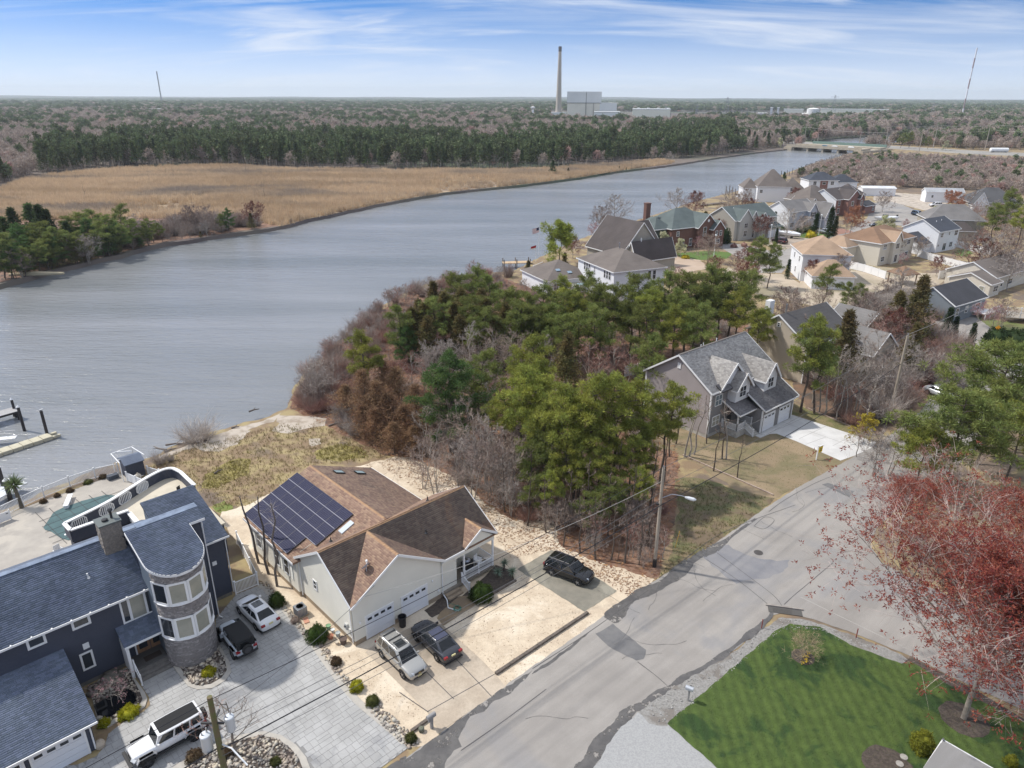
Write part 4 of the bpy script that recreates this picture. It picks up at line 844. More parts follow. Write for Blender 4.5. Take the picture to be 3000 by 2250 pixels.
patio=[W2(-30,10).to_2d(),W2(-4,12).to_2d(),W2(9.6,12).to_2d(),W2(9.6,21).to_2d(),W2(7.2,30.5).to_2d(),W2(6.9,32.2).to_2d(),W2(-4.9,30.9).to_2d(),W2(-30,22).to_2d()]
sheet('patio',patio,.034,mat('stamped_patio',(.40,.365,.32),col2=(.34,.31,.275),scale=.6,col3=(.44,.40,.345),scale3=.25,bump=.3,bscale=4))
PC=thing('pool_cover','green pool safety cover with dark straps on the pale patio','pool cover',O2,A2)
pc=[(-2.12,25.45),(-.66,27.93),(.27,28.28),(2.1,28.4),(4.4,28.0),(6.5,25.0),(5.0,22.2),(2.0,21.0),(-.9,21.3),(-1.34,22.2),(-1.7,24.06),(-2.09,24.86)]
MB().prism(pc,.045,.07).obj('cover',mat('cover_green',(.075,.135,.14),col2=(.06,.11,.115),scale=1),PC)
st=MB().box(-.025,.025,-4.2,4.2,.074,.082).mesh('strap',m_dark)
for i in range(6):place('strap',st,PC,(-1.6+i*1.25,25.0,0),rad(6));
for i in range(5):
 o=place('strap',st,PC,(2.0,22.2+i*1.3,.004),rad(90+6))
MB().box(-.95,-.6,22.4,22.7,.075,.09).obj('skimmer_lid',m_white,PC)
DB=thing('diving_board','white diving board at the edge of the green pool cover','diving board',W2(.97,28.9),A2-rad(24)+PI/2)
MB().box(-1.3,1.3,-.24,.24,.38,.46).obj('board',m_white,DB);MB().box(-1.2,-.7,-.2,.2,.04,.38).box(.0,.3,-.2,.2,.04,.38).obj('base',m_white,DB)
FN=thing('picket_fence','long white picket fence on the bulkhead between patio and river','fence',O2,A2)
fp=[(-7.5,29.2),(-4.89,30.5),(-2.63,31.36),(-.6,32.0),(2.02,32.6),(4.6,32.75),(6.86,32.2)]
for i in range(len(fp)-1):picket_run(FN,fp[i],fp[i+1],.03,1.25,.12,posts_every=3,slat=.045)
ga=thing('fence_gate','white gate at the left end of the patio picket fence beside the small palm','gate',W2(-5.4,29.2,.03),A2+rad(10))
MB().box(-1.3,1.3,-.03,.03,.1,1.05).obj('panel',m_white,ga);MB().box(-1.36,-1.28,-.06,.06,0,1.2).box(1.28,1.36,-.06,.06,0,1.2).box(-.04,.04,-.05,.05,0,1.2).obj('post',m_white,ga);MB().box(1.0,1.2,-.07,-.03,.8,.86).obj('hinge',m_dark,ga)
SH=thing('garden_shed','small slate roofed shed with white pergola at the river corner of the patio','shed',W2(7.0,29.7,.03),A2)
MB().box(.1,2.0,.1,2.2,0,1.7).obj('wall',m_navy,SH);MB().slab([Vector(p)for p in((0,0,1.85),(2.15,0,1.85),(2.15,1.3,2.3),(0,1.3,2.3))],.08).slab([Vector(p)for p in((0,1.3,2.3),(2.15,1.3,2.3),(2.15,2.5,1.9),(0,2.5,1.9))],.08).obj('roof',m_ns,SH)
mb=MB()
for p,q in(((-.35,.1,0),(-.35,.1,2.3)),((-.35,3.2,0),(-.35,3.2,2.3)),((1.9,3.4,0),(1.9,3.4,2.3)),((-.35,.1,2.3),(-.35,3.2,2.3)),((-.35,3.2,2.3),(1.9,3.4,2.3)),((1.9,3.4,2.3),(2.3,.4,2.3)),((.3,3.2,2.3),(1.6,2.3,2.3))):mb.beam(p,q,.08,.08)
mb.obj('pergola_frame',m_white,SH)
RN=thing('privacy_fence','low white fence enclosing the pool pump beside the shed','fence',O2,A2)
picket_run(RN,(7.0,29.6),(7.9,26.3),.03,1.1,solid=True,posts_every=1.7);picket_run(RN,(9.2,29.6),(10.6,26.2),.03,1.0,.13,posts_every=2)
o=MB().lathe([(.3,0),(.34,.1),(.34,.75),(.2,.9),(.08,.95),(.08,1.05)],14).obj('pool_filter',mat('filter_tan',(.40,.36,.30),bump=.2),loc=W2(7.9,28.7,.03),label='tan pool filter tank behind the white pump enclosure',cat='filter tank')
PB_=thing('patio_table_set','white framed bistro table and chair inside the small fenced corner','patio set',W2(8.9,27.9,.03),A2)
MB().lathe([(.35,.7),(.35,.73)],12).obj('table_top',m_dark,PB_);MB().tube([(-.3,-.25,0),(.25,.2,.7)],.02,5).tube([(.3,-.25,0),(-.25,.2,.7)],.02,5).tube([(-.55,-.3,0),(-.55,-.3,.9),(-.25,-.3,.9)],.02,5).tube([(-.9,.1,0),(-.9,.1,.9),(-.6,.1,.9)],.02,5).obj('frame',m_white,PB_)
MB().box(-.55,.55,-.3,.3,0,.5).obj('deck_box',mat('slate_box',(.07,.08,.10)),loc=W2(6.0,31.3,.03),rotz=A2+.1,label='dark slate storage box against the white picket fence',cat='storage box')
ac=thing('terrace_chair','small dark folding chair at the far end of the curved terrace','chair',W2(8.7,17.0,3.1),A2+.5)
MB().box(-.22,.22,-.22,.22,.42,.46).obj('seat',m_dark,ac);MB().box(-.22,.22,.2,.24,.46,.9).obj('backrest',m_dark,ac)
for x in(-.2,.2):
 for y in(-.2,.2):MB().tube([(x,y,0),(x,y,.42)],.015,5).obj('leg',m_dark,ac)
ado=thing('adirondack_chair','white slatted patio chair between the pool cover and the navy terrace wall','chair',W2(-2.1,19.3,.03),A2+.3)
MB().box(-.3,.3,-.3,.3,.32,.36).obj('seat',m_white,ado);sm=MB().box(-.05,.05,-.02,.02,.3,1.0).mesh('slat',m_white)
for i in range(5):place('slat',sm,ado,(-.24+.12*i,.3,0))
MB().box(-.38,-.3,-.35,.35,.5,.54).box(.3,.38,-.35,.35,.5,.54).box(-.36,-.31,-.33,-.25,0,.5).box(.31,.36,-.33,-.25,0,.5).obj('frame',m_white,ado)
SF=thing('side_fence','white side fence with picket gate between the navy and cream houses','fence',(0,0,0),0)
g0,g1,g2=G(692,1742),G(757,1715),G(672,1600)
picket_run(SF,g0,g1,.03,1.25,.11,posts_every=1.6);picket_run(SF,g1,g2+Vector((.7,.4,0)),.03,1.3,solid=True,posts_every=2.4)
# -- plants
def tufts(C,Rr,n,length,width,rng,up=.35,flat=.0,hang=.0):
 """n thin triangles round every centre C (k,3) with clump radius Rr (k,), pointing outward"""
 C=np.asarray(C,float);k=len(C);Rr=np.broadcast_to(np.asarray(Rr,float),(k,))
 d=rng.normal(size=(k,n,3));d[...,2]=d[...,2]*(1-flat)+up-hang;d/=np.linalg.norm(d,axis=2,keepdims=True)+1e-9
 base=C[:,None]+d*(Rr[:,None,None]*rng.uniform(.1,1.0,(k,n,1))**.6);L=length*rng.uniform(.6,1.3,(k,n,1))
 s=np.cross(d,rng.normal(size=(k,n,3)));s/=np.linalg.norm(s,axis=2,keepdims=True)+1e-9
 a=base-s*width/2;b_=base+s*width/2;t_=base+d*L
 return np.stack([a,b_,t_],2).reshape(-1,3)
def foliage(name,V,m,parent=None,**k):
 return place(name,np_mesh(name,V,np.arange(len(V)).reshape(-1,3),m),parent,**k)
def fol(n,c,c2,rnd=.40,tr=.36,sc_=.35,**k):return mat(n,c,col2=c2,scale=sc_,rnd=rnd,transl=tr,rough=.75,spec=.2,orand=.16,**k)
m_pine=fol('pine_needles',(.25,.27,.08),(.16,.20,.06));m_pine_y=fol('pine_needles_bright',(.36,.36,.075),(.22,.25,.06));m_pine_d=fol('pine_needles_deep',(.085,.155,.05),(.12,.18,.055))
m_cedar=fol('cedar_foliage',(.14,.14,.055),(.20,.145,.065));m_rust=fol('rusty_foliage',(.30,.175,.10),(.24,.16,.10))
m_con=fol('conifer_dark',(.055,.085,.036),(.085,.115,.045),sc_=.12);m_con2=fol('conifer_green',(.095,.135,.048),(.07,.105,.04),sc_=.12)
m_red=fol('red_maple_flowers',(.27,.062,.046),(.34,.11,.075));m_redb=fol('dull_red_buds',(.20,.07,.05),(.14,.06,.05));m_cream_f=fol('cream_blossom',(.62,.60,.42),(.50,.52,.30));m_pink=fol('pink_blossom',(.45,.25,.28),(.35,.2,.22))
m_willow=fol('willow_leaves',(.34,.38,.07),(.25,.30,.055));m_yel=fol('yellow_leaves',(.42,.32,.05),(.32,.27,.05));m_box=fol('boxwood',(.035,.065,.012),(.06,.09,.018));m_gold=fol('golden_shrub',(.40,.36,.02),(.26,.26,.02));m_arb=fol('arborvitae',(.030,.055,.018),(.045,.07,.022));m_brown_sh=fol('brown_shrub',(.15,.095,.055),(.11,.085,.05));m_olive=fol('olive_shrub',(.13,.13,.04),(.09,.1,.03))
m_bark=mat('pine_bark',(.13,.10,.08),col2=(.085,.065,.052),scale=3,bump=.6);m_gbark=mat('grey_bark',(.36,.32,.28),col2=(.26,.23,.20),scale=2,orand=.25);m_twig=mat('twig_grey',(.36,.31,.28),rnd=.3,orand=.2);m_twigb=mat('twig_brown',(.28,.21,.175),rnd=.3,orand=.2);m_twigr=mat('twig_red',(.33,.185,.15),rnd=.3,orand=.2);m_dead=mat('dead_wood',(.15,.125,.11),orand=.3)
def bent(p,q,k,rng,amp):
 p,q=np.array(p,float),np.array(q,float);o=[p]
 for i in range(1,k):o.append(p+(q-p)*i/k+rng.normal(size=3)*amp*np.linalg.norm(q-p))
 o.append(q);return o
def pine(seed,h=13.0,spread=3.2,base=.42,needles=None,nlimb=19,ncl=30,name='pine_tree',lean=.04,rc=.40,tl=.36,tw=.075):
 rng=np.random.default_rng(seed);root=place(name,None);mb=MB()
 top=np.array([rng.normal()*lean*h,rng.normal()*lean*h,h]);tr=bent((0,0,-.3),top,6,rng,.012);mb.tube(tr,list(np.linspace(h*.0155,h*.003,7)),7)
 C,Rs=[],[]
 for i in range(nlimb):
  f=base+(.97-base)*(i+rng.uniform(0,.8))/nlimb;k=min(5,int(f*6));p=tr[k]+(tr[k+1]-tr[k])*(f*6-k);ang=i*2.4+rng.uniform(-.5,.5)
  prof=(1-((f-base)/(1-base))**2.2)*.9+.18;prof*=.55+.45*min(1,(f-base)/.12+.3);L=spread*prof*rng.uniform(.65,1.15);ri=rng.uniform(.15,.5)
  q=p+np.array([math.cos(ang)*L,math.sin(ang)*L,L*ri]);lb=bent(p,q,3,rng,.06);mb.tube(lb,[h*.0055,h*.004,h*.0028,h*.0015],5,caps=False)
  for j in range(int(4+L*2.9)):
   g=rng.uniform(.35,1.05);g=min(g,.999);kk=min(2,int(g*3));c=lb[kk]+(lb[kk+1]-lb[kk])*(g*3-kk);a2=rng.uniform(0,2*PI);d=rng.uniform(.2,.95)*(.35+L*.2)
   e=c+np.array([math.cos(a2)*d,math.sin(a2)*d,rng.uniform(-.05,.45)]);mb.tube([c,e],[.02,.01],3,caps=False);C.append(e);Rs.append(rc*rng.uniform(.7,1.25))
 for j in range(5):C.append(top+rng.normal(size=3)*.35);Rs.append(rc)
 for i in range(8):
  f=rng.uniform(.12,base);p=tr[0]+(np.array(top)-tr[0])*f;a=rng.uniform(0,2*PI);l=rng.uniform(.4,1.4);mb.tube([p,p+np.array([math.cos(a)*l,math.sin(a)*l,.1*l])],[.03,.008],3,caps=False)
 mb.obj('trunk',m_bark,root,smooth=60);foliage('crown',tufts(C,Rs,ncl*2,tl,tw,rng,up=.55),needles or m_pine,root);return root
def conifer(seed,h=12.0,spread=2.2,base=.12,m=None,n=220,name='conifer_tree',ragged=.35,tl=.5,tw=.16,k=16):
 rng=np.random.default_rng(seed);root=place(name,None);mb=MB();mb.tube([(0,0,-.3),(rng.normal()*.1,rng.normal()*.1,h*.96)],[h*.014,h*.003],6)
 C=[]
 f=base+(1-base)*rng.uniform(0,1,n)**.8;a=rng.uniform(0,2*PI,n);w=spread*(1-(f-base)/(1-base))**.75*(1+rng.normal(size=n)*ragged*.5);rr=w*rng.uniform(.25,1,n)**.6
 C=np.stack([np.cos(a)*rr,np.sin(a)*rr,f*h-rr*.12],1)
 for i in range(0,n,7):mb.tube([(0,0,C[i][2]+.1),tuple(C[i])],[.03,.01],3,caps=False)
 mb.obj('trunk',m_bark,root);foliage('crown',tufts(C,.30+h*.012,k,tl,tw,rng,up=.15,flat=.3),m or m_con,root);return root
def bare(seed,h=10.0,spread=.5,twig=None,bark=None,name='bare_tree',buds=None,nb=5,nlimb=9,trunks=1,base=.3,rk=1.0,tw=.034,lim=.62,fine=8):
 rng=np.random.default_rng(seed);root=place(name,None);mb=MB();T=[];E=[]
 for t_ in range(trunks):
  lx=rng.normal(size=2)*(.12 if trunks>1 else .03)*h;tr=bent((rng.normal()*.1*(trunks>1),rng.normal()*.1*(trunks>1),-.3),(lx[0],lx[1],h*.9),6,rng,.015);r0=h*(.014 if trunks==1 else .008)*rk;mb.tube(tr,list(np.linspace(r0,r0*.18,7)),6)
  for i in range(nlimb):
   f=base+(.96-base)*(i+rng.random())/nlimb;k=min(5,int(f*6));p=tr[k]+(tr[k+1]-tr[k])*(f*6-k);a=i*2.4+rng.uniform(-.5,.5)+t_
   L=h*spread*(1.05-f)*rng.uniform(.7,1.15)+.5;d=np.array([math.cos(a),math.sin(a),rng.uniform(.5,1.2)*lim*1.4]);q=p+d/np.linalg.norm(d)*L;lb=bent(p,q,3,rng,.07);mb.tube(lb,[r0*.38,r0*.28,r0*.18,r0*.08],4,caps=False)
   for j in range(nb):
    g=min(.2+.8*(j+rng.random())/nb,.999);kk=int(g*3);c=lb[kk]+(lb[kk+1]-lb[kk])*(g*3-kk);d2=(q-p)/L*.8+rng.normal(size=3)*.55;d2[2]+=.25;d2/=np.linalg.norm(d2);l2=L*rng.uniform(.25,.5);e=c+d2*l2
    mb.tube([c,e],[r0*.14,r0*.05],3,caps=False)
    for q_ in range(fine):
     g2=rng.uniform(.15,1);c2=c+(e-c)*g2;d3=d2*.9+rng.normal(size=3)*.6;d3[2]+=.2;d3/=np.linalg.norm(d3);l3=l2*rng.uniform(.35,.8)+.15;s=np.cross(d3,rng.normal(size=3));s/=np.linalg.norm(s);T+=[c2-s*tw/2,c2+s*tw/2,c2+d3*l3];E.append(c2+d3*l3*.9)
     for z_ in range(2):
      c3=c2+d3*l3*rng.uniform(.3,.8);d4=d3+rng.normal(size=3)*.6;d4/=np.linalg.norm(d4);l4=l3*rng.uniform(.4,.7);s=np.cross(d4,rng.normal(size=3));s/=np.linalg.norm(s);T+=[c3-s*tw*.4,c3+s*tw*.4,c3+d4*l4];E.append(c3+d4*l4)
 mb.obj('trunk',bark or m_gbark,root,smooth=60);foliage('twigs',np.array(T),twig or m_twig,root)
 if buds is not None:
  E=np.array(E);E=E[rng.random(len(E))<buds[1]];foliage('blossom' if 'bloss' in buds[0].name else 'flowers',tufts(E,buds[2],buds[3],buds[4],buds[5],rng,up=.2),buds[0],root,kind='stuff')
 return root
def shrub(seed,r=.5,h=.8,m=None,n=500,name='shrub',tl=.10,tw=.05,stem=True,flat=1.0):
 rng=np.random.default_rng(seed);root=place(name,None);d=rng.normal(size=(n,3));d[:,2]=np.abs(d[:,2]);d/=np.linalg.norm(d,axis=1,keepdims=True)
 rad_=1+.10*np.sin(d[:,0]*7+seed)+.08*np.cos(d[:,1]*9);C=d*np.array([r,r,h])*(rad_*rng.uniform(.72,1,n))[:,None]
 mb=MB();mb.lathe([(r*.25,-.02),(r*.72,h*.12),(r*.78,h*.42),(r*.62,h*.70),(r*.25,h*.86)],10)
 mb.obj('stems',m or m_box,root,smooth=80);foliage('leaves',tufts(C,.05,7,tl,tw,rng,up=.2),m or m_box,root);return root
def brush(seed,r=1.0,h=1.6,n=260,m=None,name='brush',tw=.016):
 rng=np.random.default_rng(seed);root=place(name,None);T=[]
 for i in range(n):
  a=rng.uniform(0,2*PI);q=rng.uniform(0,.5)*r;p=np.array([math.cos(a)*q,math.sin(a)*q,0]);d=np.array([math.cos(a)*rng.uniform(.1,.9)*r,math.sin(a)*rng.uniform(.1,.9)*r,h*rng.uniform(.5,1.1)]);s=np.cross(d,rng.normal(size=3));s/=np.linalg.norm(s);T+=[p-s*tw,p+s*tw,p+d]
  for j in range(4):c=p+d*rng.uniform(.3,.9);e=d*.4+rng.normal(size=3)*.25*h;T+=[c-s*tw*.5,c+s*tw*.5,c+e]
 MB().tube([(0,0,-.1),(.02,.02,h*.5)],[.03,.01],4).obj('stem',m_gbark,root);foliage('twigs',np.array(T),m or m_twigb,root);return root
PROTO={}
def proto(key,fn):
 if key not in PROTO:PROTO[key]=[fn(),False]
 return PROTO[key]
def plant(key,fn,loc,h=1.0,rot=None,label=None,cat='tree',group=None,w=None,name=None):
 P=proto(key,fn);o,used=P;w=w or h
 rot=rot if rot is not None else(loc[0]*7.3+loc[1]*3.1)%6.28
 if used:o=dup(o)
 P[1]=True
 o.location=(loc[0],loc[1],loc[2]if len(loc)>2 else 0);o.rotation_euler=(0,0,rot);o.scale=(w,w,h)
 if group:o['group']=group
 elif 'group' in o.keys():del o['group']
 if label:o['label']=label
 if cat:o['category']=cat
 return o
VAR={'pineA':lambda:pine(1,13,3.6,.42),'pineB':lambda:pine(2,14,3.3,.45,m_pine_y),'pineC':lambda:pine(3,12,3.9,.34,m_pine),'pineD':lambda:pine(4,13,3.9,.20,m_pine_d,nlimb=28),'pineE':lambda:pine(5,14,3.5,.48,m_pine_y),'pineF':lambda:pine(6,9,2.6,.35,m_pine,nlimb=12),'pineG':lambda:pine(7,11,5.2,.35,m_pine,nlimb=30,lean=.06,ncl=30),'pineH':lambda:pine(17,11,4.9,.4,m_pine_y,nlimb=26,lean=.05),'bareX':lambda:bare(121,11,.58,m_twig,nb=7,nlimb=14,fine=7,tw=.07,base=.2),'bareY':lambda:bare(122,9,.6,m_twigb,trunks=3,nlimb=9,nb=6,fine=7,tw=.07,base=.15),'bareZ':lambda:bare(123,8,.6,m_twigr,nb=6,nlimb=14,fine=7,tw=.07,base=.15,buds=(m_redb,.5,.10,4,.2,.12)),'cedarA':lambda:conifer(11,11,2.8,.12,m_cedar,n=330,ragged=.7),'cedarB':lambda:conifer(12,9,2.6,.08,m_cedar,n=300,ragged=.7),'rustA':lambda:conifer(13,9,3.0,.04,m_rust,n=260,ragged=.9,k=16,tw=.07),'rustB':lambda:conifer(14,7,3.2,.02,m_rust,n=260,ragged=1.0,k=16,tw=.07),'conA':lambda:conifer(15,14,2.4,.25,m_con,n=170,ragged=.5,tl=.7,tw=.3,k=12),'conB':lambda:conifer(16,13,2.7,.2,m_con2,n=170,ragged=.5,tl=.7,tw=.3,k=12),'conC':lambda:conifer(18,12,3.0,.3,m_con,n=150,ragged=.6,tl=.7,tw=.3,k=12),'conD':lambda:conifer(19,10,2.4,.1,m_con2,n=150,ragged=.5,tl=.6,tw=.28,k=12),'bareA':lambda:bare(21,10,.5),'bareB':lambda:bare(22,9,.45,m_twigb,m_gbark,trunks=3,nlimb=7,base=.25),'bareC':lambda:bare(23,8,.5,m_twigr,buds=(m_redb,.25,.04,3,.10,.05)),'bareD':lambda:bare(24,11,.32,nlimb=7,base=.5,nb=4,name='slender_trunk'),'bareE':lambda:bare(25,7,.6,m_twig,trunks=4,nlimb=6,base=.15),'bareF':lambda:bare(26,10,.25,m_twigb,nlimb=5,base=.55,nb=3,fine=4,name='slender_trunk'),'stem':lambda:bare(27,9,.18,m_twigb,m_bark,name='slender_trunk',nlimb=5,base=.5,nb=3,fine=3),'snag':lambda:bare(28,6,.10,m_dead,m_dead,name='dead_tree',nlimb=3,nb=1,fine=1,base=.5,tw=.03),'bloss':lambda:bare(30,6,.42,m_twigb,buds=(m_cream_f,.9,.16,6,.2,.16),base=.2),'orange':lambda:bare(31,6,.48,m_twigr,buds=(mat('orange_buds',(.34,.13,.07),col2=(.42,.2,.11),scale=.5,rnd=.3,transl=.2),.8,.10,5,.12,.09),base=.15,trunks=2),'willow':lambda:bare(32,9,.62,m_willow,m_bark,name='willow_tree',buds=(m_willow,.9,.25,9,.6,.12),base=.25,lim=.5),'redbud':lambda:bare(33,6,.5,m_twigr,buds=(m_pink,.6,.06,4,.10,.06),base=.2),'yellow':lambda:bare(34,5,.45,m_twigb,buds=(m_yel,.6,.10,5,.2,.14),base=.2),'arb':lambda:conifer(40,5,.8,.02,m_arb,n=260,ragged=.1,tl=.2,tw=.1,k=14,name='arborvitae'),'brushA':lambda:brush(50),'brushB':lambda:brush(51,1.3,1.2,m=m_twigr),'brushC':lambda:brush(52,1.2,1.4,m=m_twig)}
def P_(key,px,py,h=1.0,label=None,group=None,cat='tree',w=None,z=.0,jit=None):
 g=G(px,py,z);return plant(key,VAR[key],g,h,label=label,group=group,cat=cat,w=w)
# -- vehicles (front at +x, centre of the footprint at the origin)
m_tyre=mat('tyre',(.018,.018,.019),rough=.85);m_rim=mat('alloy_rim',(.45,.45,.47),rough=.3,metal=.8);m_rimd=mat('dark_rim',(.05,.05,.055),rough=.35);m_plastic=mat('black_plastic',(.022,.022,.024),rough=.6)
m_cg=mat('car_glass',(.018,.022,.026),rough=.05,spec=1.0);m_tail=mat('tail_lamp',(.25,.01,.015),rough=.2);m_head=mat('head_lamp',(.62,.64,.66),rough=.12);m_plate=mat('licence_plate',(.62,.56,.30),rough=.5);m_amber=mat('amber_lamp',(.55,.2,.04),rough=.3)
def paint(n,c,metal=.0,rough=.28):return mat(n,c,rough=rough,metal=metal,coat=.6,spec=.5)
STY={'sedan':dict(prof=[(0,.62,.80),(.02,.86,.90),(.05,.96,.94),(.17,1.00,.985),(.30,.99,1),(.50,.97,1),(.70,.95,1),(.80,.88,.99),(.92,.76,.93),(.975,.66,.86),(1,.52,.76)],cab=(.10,.755,.27,.56),belt=.96,wr=.70,sides=[(.06,.40),(.44,.90)]),'suv':dict(prof=[(0,.66,.84),(.015,.92,.93),(.05,1.03,.96),(.3,1.05,1),(.6,1.04,1),(.74,1.03,1),(.86,.98,.97),(.95,.90,.92),(.985,.74,.87),(1,.58,.80)],cab=(.02,.76,.09,.60),belt=1.03,wr=.74,sides=[(.04,.22),(.26,.55),(.59,.93)]),'offroad':dict(prof=[(0,.95,.86),(.01,1.08,.86),(.3,1.1,.86),(.66,1.1,.84),(.68,1.09,.76),(.86,1.05,.70),(.955,1.02,.66),(.97,.95,.64),(.98,.6,.62)],cab=(.015,.68,.03,.62),belt=1.09,wr=.80,sides=[(.03,.28),(.32,.62),(.66,.96)]),'pickup':dict(prof=[(0,.8,.9),(.01,1.08,.95),(.4,1.1,1),(.75,1.1,1),(.9,1.06,.97),(.975,.98,.9),(1,.7,.85)],cab=(.33,.76,.36,.62),belt=1.08,wr=.74,sides=[(.05,.42),(.47,.93)])}
def car(label,group,front,rear,side,style,L,W,Hh,pm,cabm=None,roofm=None,extras=(),rim=None,cat='car',nose=None,seed=0,z=.05):
 """front, rear: ground points under the wheels of the visible side; side=+1 when that side is the car's left (+y)"""
 f,r_=Vector(front[:2]),Vector(rear[:2]);d=(f-r_).normalized();n=Vector((-d.y,d.x));c=(f+r_)/2-n*side*(W/2-.08)
 root=thing('parked_car',label,cat,(c.x,c.y,z),math.atan2(d.y,d.x),group);S=STY[style];wb=L*(.585 if style!='offroad' else .63);cabm=cabm or pm
 zl=.24 if style=='sedan' else .30 if style=='suv' else .48
 mb=MB();rows=[]
 for(fx,zt_,wf)in S['prof']:
  x=-L/2+fx*L;hw=W/2*wf
  rows.append([(x,0,zl),(x,hw*.86,zl),(x,hw*.98,zl+.12),(x,hw,(zl+zt_)/2+.03),(x,hw*.975,zt_-.10),(x,hw*.90,zt_-.01),(x,hw*.6,zt_+.025),(x,0,zt_+.04)])
 R_=[list(q)+[(x,-y,z_)for x,y,z_ in q[-2:0:-1]]for q in rows];n_=len(R_[0]);V=[p for q in R_ for p in q]
 F_=[(i*n_+k,i*n_+(k+1)%n_,(i+1)*n_+(k+1)%n_,(i+1)*n_+k)for i in range(len(R_)-1)for k in range(n_)]+[tuple(reversed(range(n_))),tuple((len(R_)-1)*n_+k for k in range(n_))]
 mb.add(V,F_);b_=mb.obj('body',pm,root,smooth=40);bv=b_.modifiers.new('round','SUBSURF');bv.levels=1;bv.render_levels=1
 x0,x1,rx0,rx1=[-L/2+q*L for q in S['cab']];hb=W/2*(.93 if style!='offroad' else .82);hr=W/2*S['wr'];zb,zr=S['belt']-.03,Hh-.06
 base=[Vector((x1,hb*.86,zb)),Vector((x0,hb*.86,zb)),Vector((x0,-hb*.86,zb)),Vector((x1,-hb*.86,zb))];mid=(x0+x1)/2
 def side_pt(u,v,sg):
  xb=x0+(x1-x0)*u;xr=rx0+(rx1-rx0)*u;bul=1+.10*math.sin(PI*u)*(style!='offroad');yb=hb*.90*bul;yr=hr*(.94+.06*math.sin(PI*u))
  return Vector((xb+(xr-xb)*v,sg*(yb+(yr-yb)*v),zb+(zr-zb)*v))
 us=[0,.2,.4,.6,.8,1];cb=MB();ring0=[side_pt(u,0,1)for u in us]+[side_pt(u,0,-1)for u in reversed(us)];ring1=[side_pt(u,1,1)for u in us]+[side_pt(u,1,-1)for u in reversed(us)]
 ctr=Vector(((rx0+rx1)/2,0,0));ring2=[Vector((ctr.x+(p.x-ctr.x)*.92,p.y*.86,Hh-.012))for p in ring1];m_=len(ring0)
 cb.add(ring0+ring1+ring2,[(i,i+m_,(i+1)%m_+m_,(i+1)%m_)[::-1]for i in range(m_)]+[(i+m_,i+2*m_,(i+1)%m_+2*m_,(i+1)%m_+m_)[::-1]for i in range(m_)]+[tuple(2*m_+k for k in range(m_))[::-1]])
 cb.obj('cabin',cabm,root,smooth=50)
 rm=MB().add([Vector((ctr.x+(p.x-ctr.x)*.90,p.y*.84,Hh-.006))for p in ring1]+[Vector((ctr.x+(p.x-ctr.x)*.6,p.y*.6,Hh+.012))for p in ring1],[(i,i+m_,(i+1)%m_+m_,(i+1)%m_)[::-1]for i in range(m_)]+[tuple(m_+k for k in range(m_))[::-1]]);rm.obj('roof',roofm or cabm,root,smooth=60)
 def patch(nm,a,b__,c_,d_,m=m_cg,off=.012,par=root):
  nn=(b__-a).cross(d_-a).normalized();cen=(a+b__+c_+d_)/4
  if nn.dot(cen-Vector((ctr.x,0,zb-.3)))<0:nn=-nn
  V_=[p+nn*off for p in(a,b__,c_,d_)];return MB().add(V_+[p-nn*.02 for p in(a,b__,c_,d_)],[(0,1,2,3),(3,2,1,0),(0,4,5,1),(1,5,6,2),(2,6,7,3),(3,7,4,0)]).obj(nm,m,par)
 for sg in(1,-1):
  for(u0,u1)in S['sides']:
   patch('side_window',side_pt(u0,.12,sg),side_pt(u1,.12,sg),side_pt(u1 if u1<.85 else u1-.06,.90,sg),side_pt(u0 if u0>.1 else u0+.05,.90,sg))
 A_,B_,C_,D_=side_pt(1,.06,1),side_pt(1,.06,-1),side_pt(1,.94,-1),side_pt(1,.94,1);sh=lambda p,q,t_:p+(q-p)*t_
 patch('windshield',sh(A_,B_,.05),sh(A_,B_,.95),sh(D_,C_,.93),sh(D_,C_,.07))
 A_,B_,C_,D_=side_pt(0,.10,1),side_pt(0,.10,-1),side_pt(0,.92,-1),side_pt(0,.92,1);patch('rear_window',sh(A_,B_,.07),sh(A_,B_,.93),sh(D_,C_,.90),sh(D_,C_,.10))
 wr_=.335 if style=='sedan' else .37 if style in('suv','pickup')else .41
 key=('wheel',round(wr_,2),(rim or m_rim).name)
 if key not in WIN:
  tm=MB();prof=[(wr_*.68,-.11),(wr_*.96,-.11),(wr_,-.08),(wr_,.08),(wr_*.96,.11),(wr_*.66,.10),(wr_*.66,-.08)]
  k=20;o=[]
  for(rr,y)in prof:
   for i in range(k):a=2*PI*i/k;o.append((rr*math.cos(a),y,rr*math.sin(a)))
  tm.add(o,[(j*k+i,j*k+(i+1)%k,(j+1)*k+(i+1)%k,(j+1)*k+i)for j in range(len(prof)-1)for i in range(k)])
  rmh=MB()
  for i in range(5):
   a=2*PI*i/5;rmh.beam((0,.085,0),(wr_*.66*math.cos(a),.075,wr_*.66*math.sin(a)),.055,.03,up=Vector((0,1,0)))
  V_=[(wr_*.67*math.cos(2*PI*i/k),y,wr_*.67*math.sin(2*PI*i/k))for y in(.02,.09)for i in range(k)];rmh.add(V_,[tuple(range(k)),tuple(reversed(range(k)))]+[(i,(i+1)%k,(i+1)%k+k,i+k)for i in range(k)]);rmh.box(-.05,.05,.06,.1,-.05,.05)
  WIN[key]=(tm.mesh('tyre',m_tyre,40),rmh.mesh('rim',rim or m_rim))
 am=MB();k=18
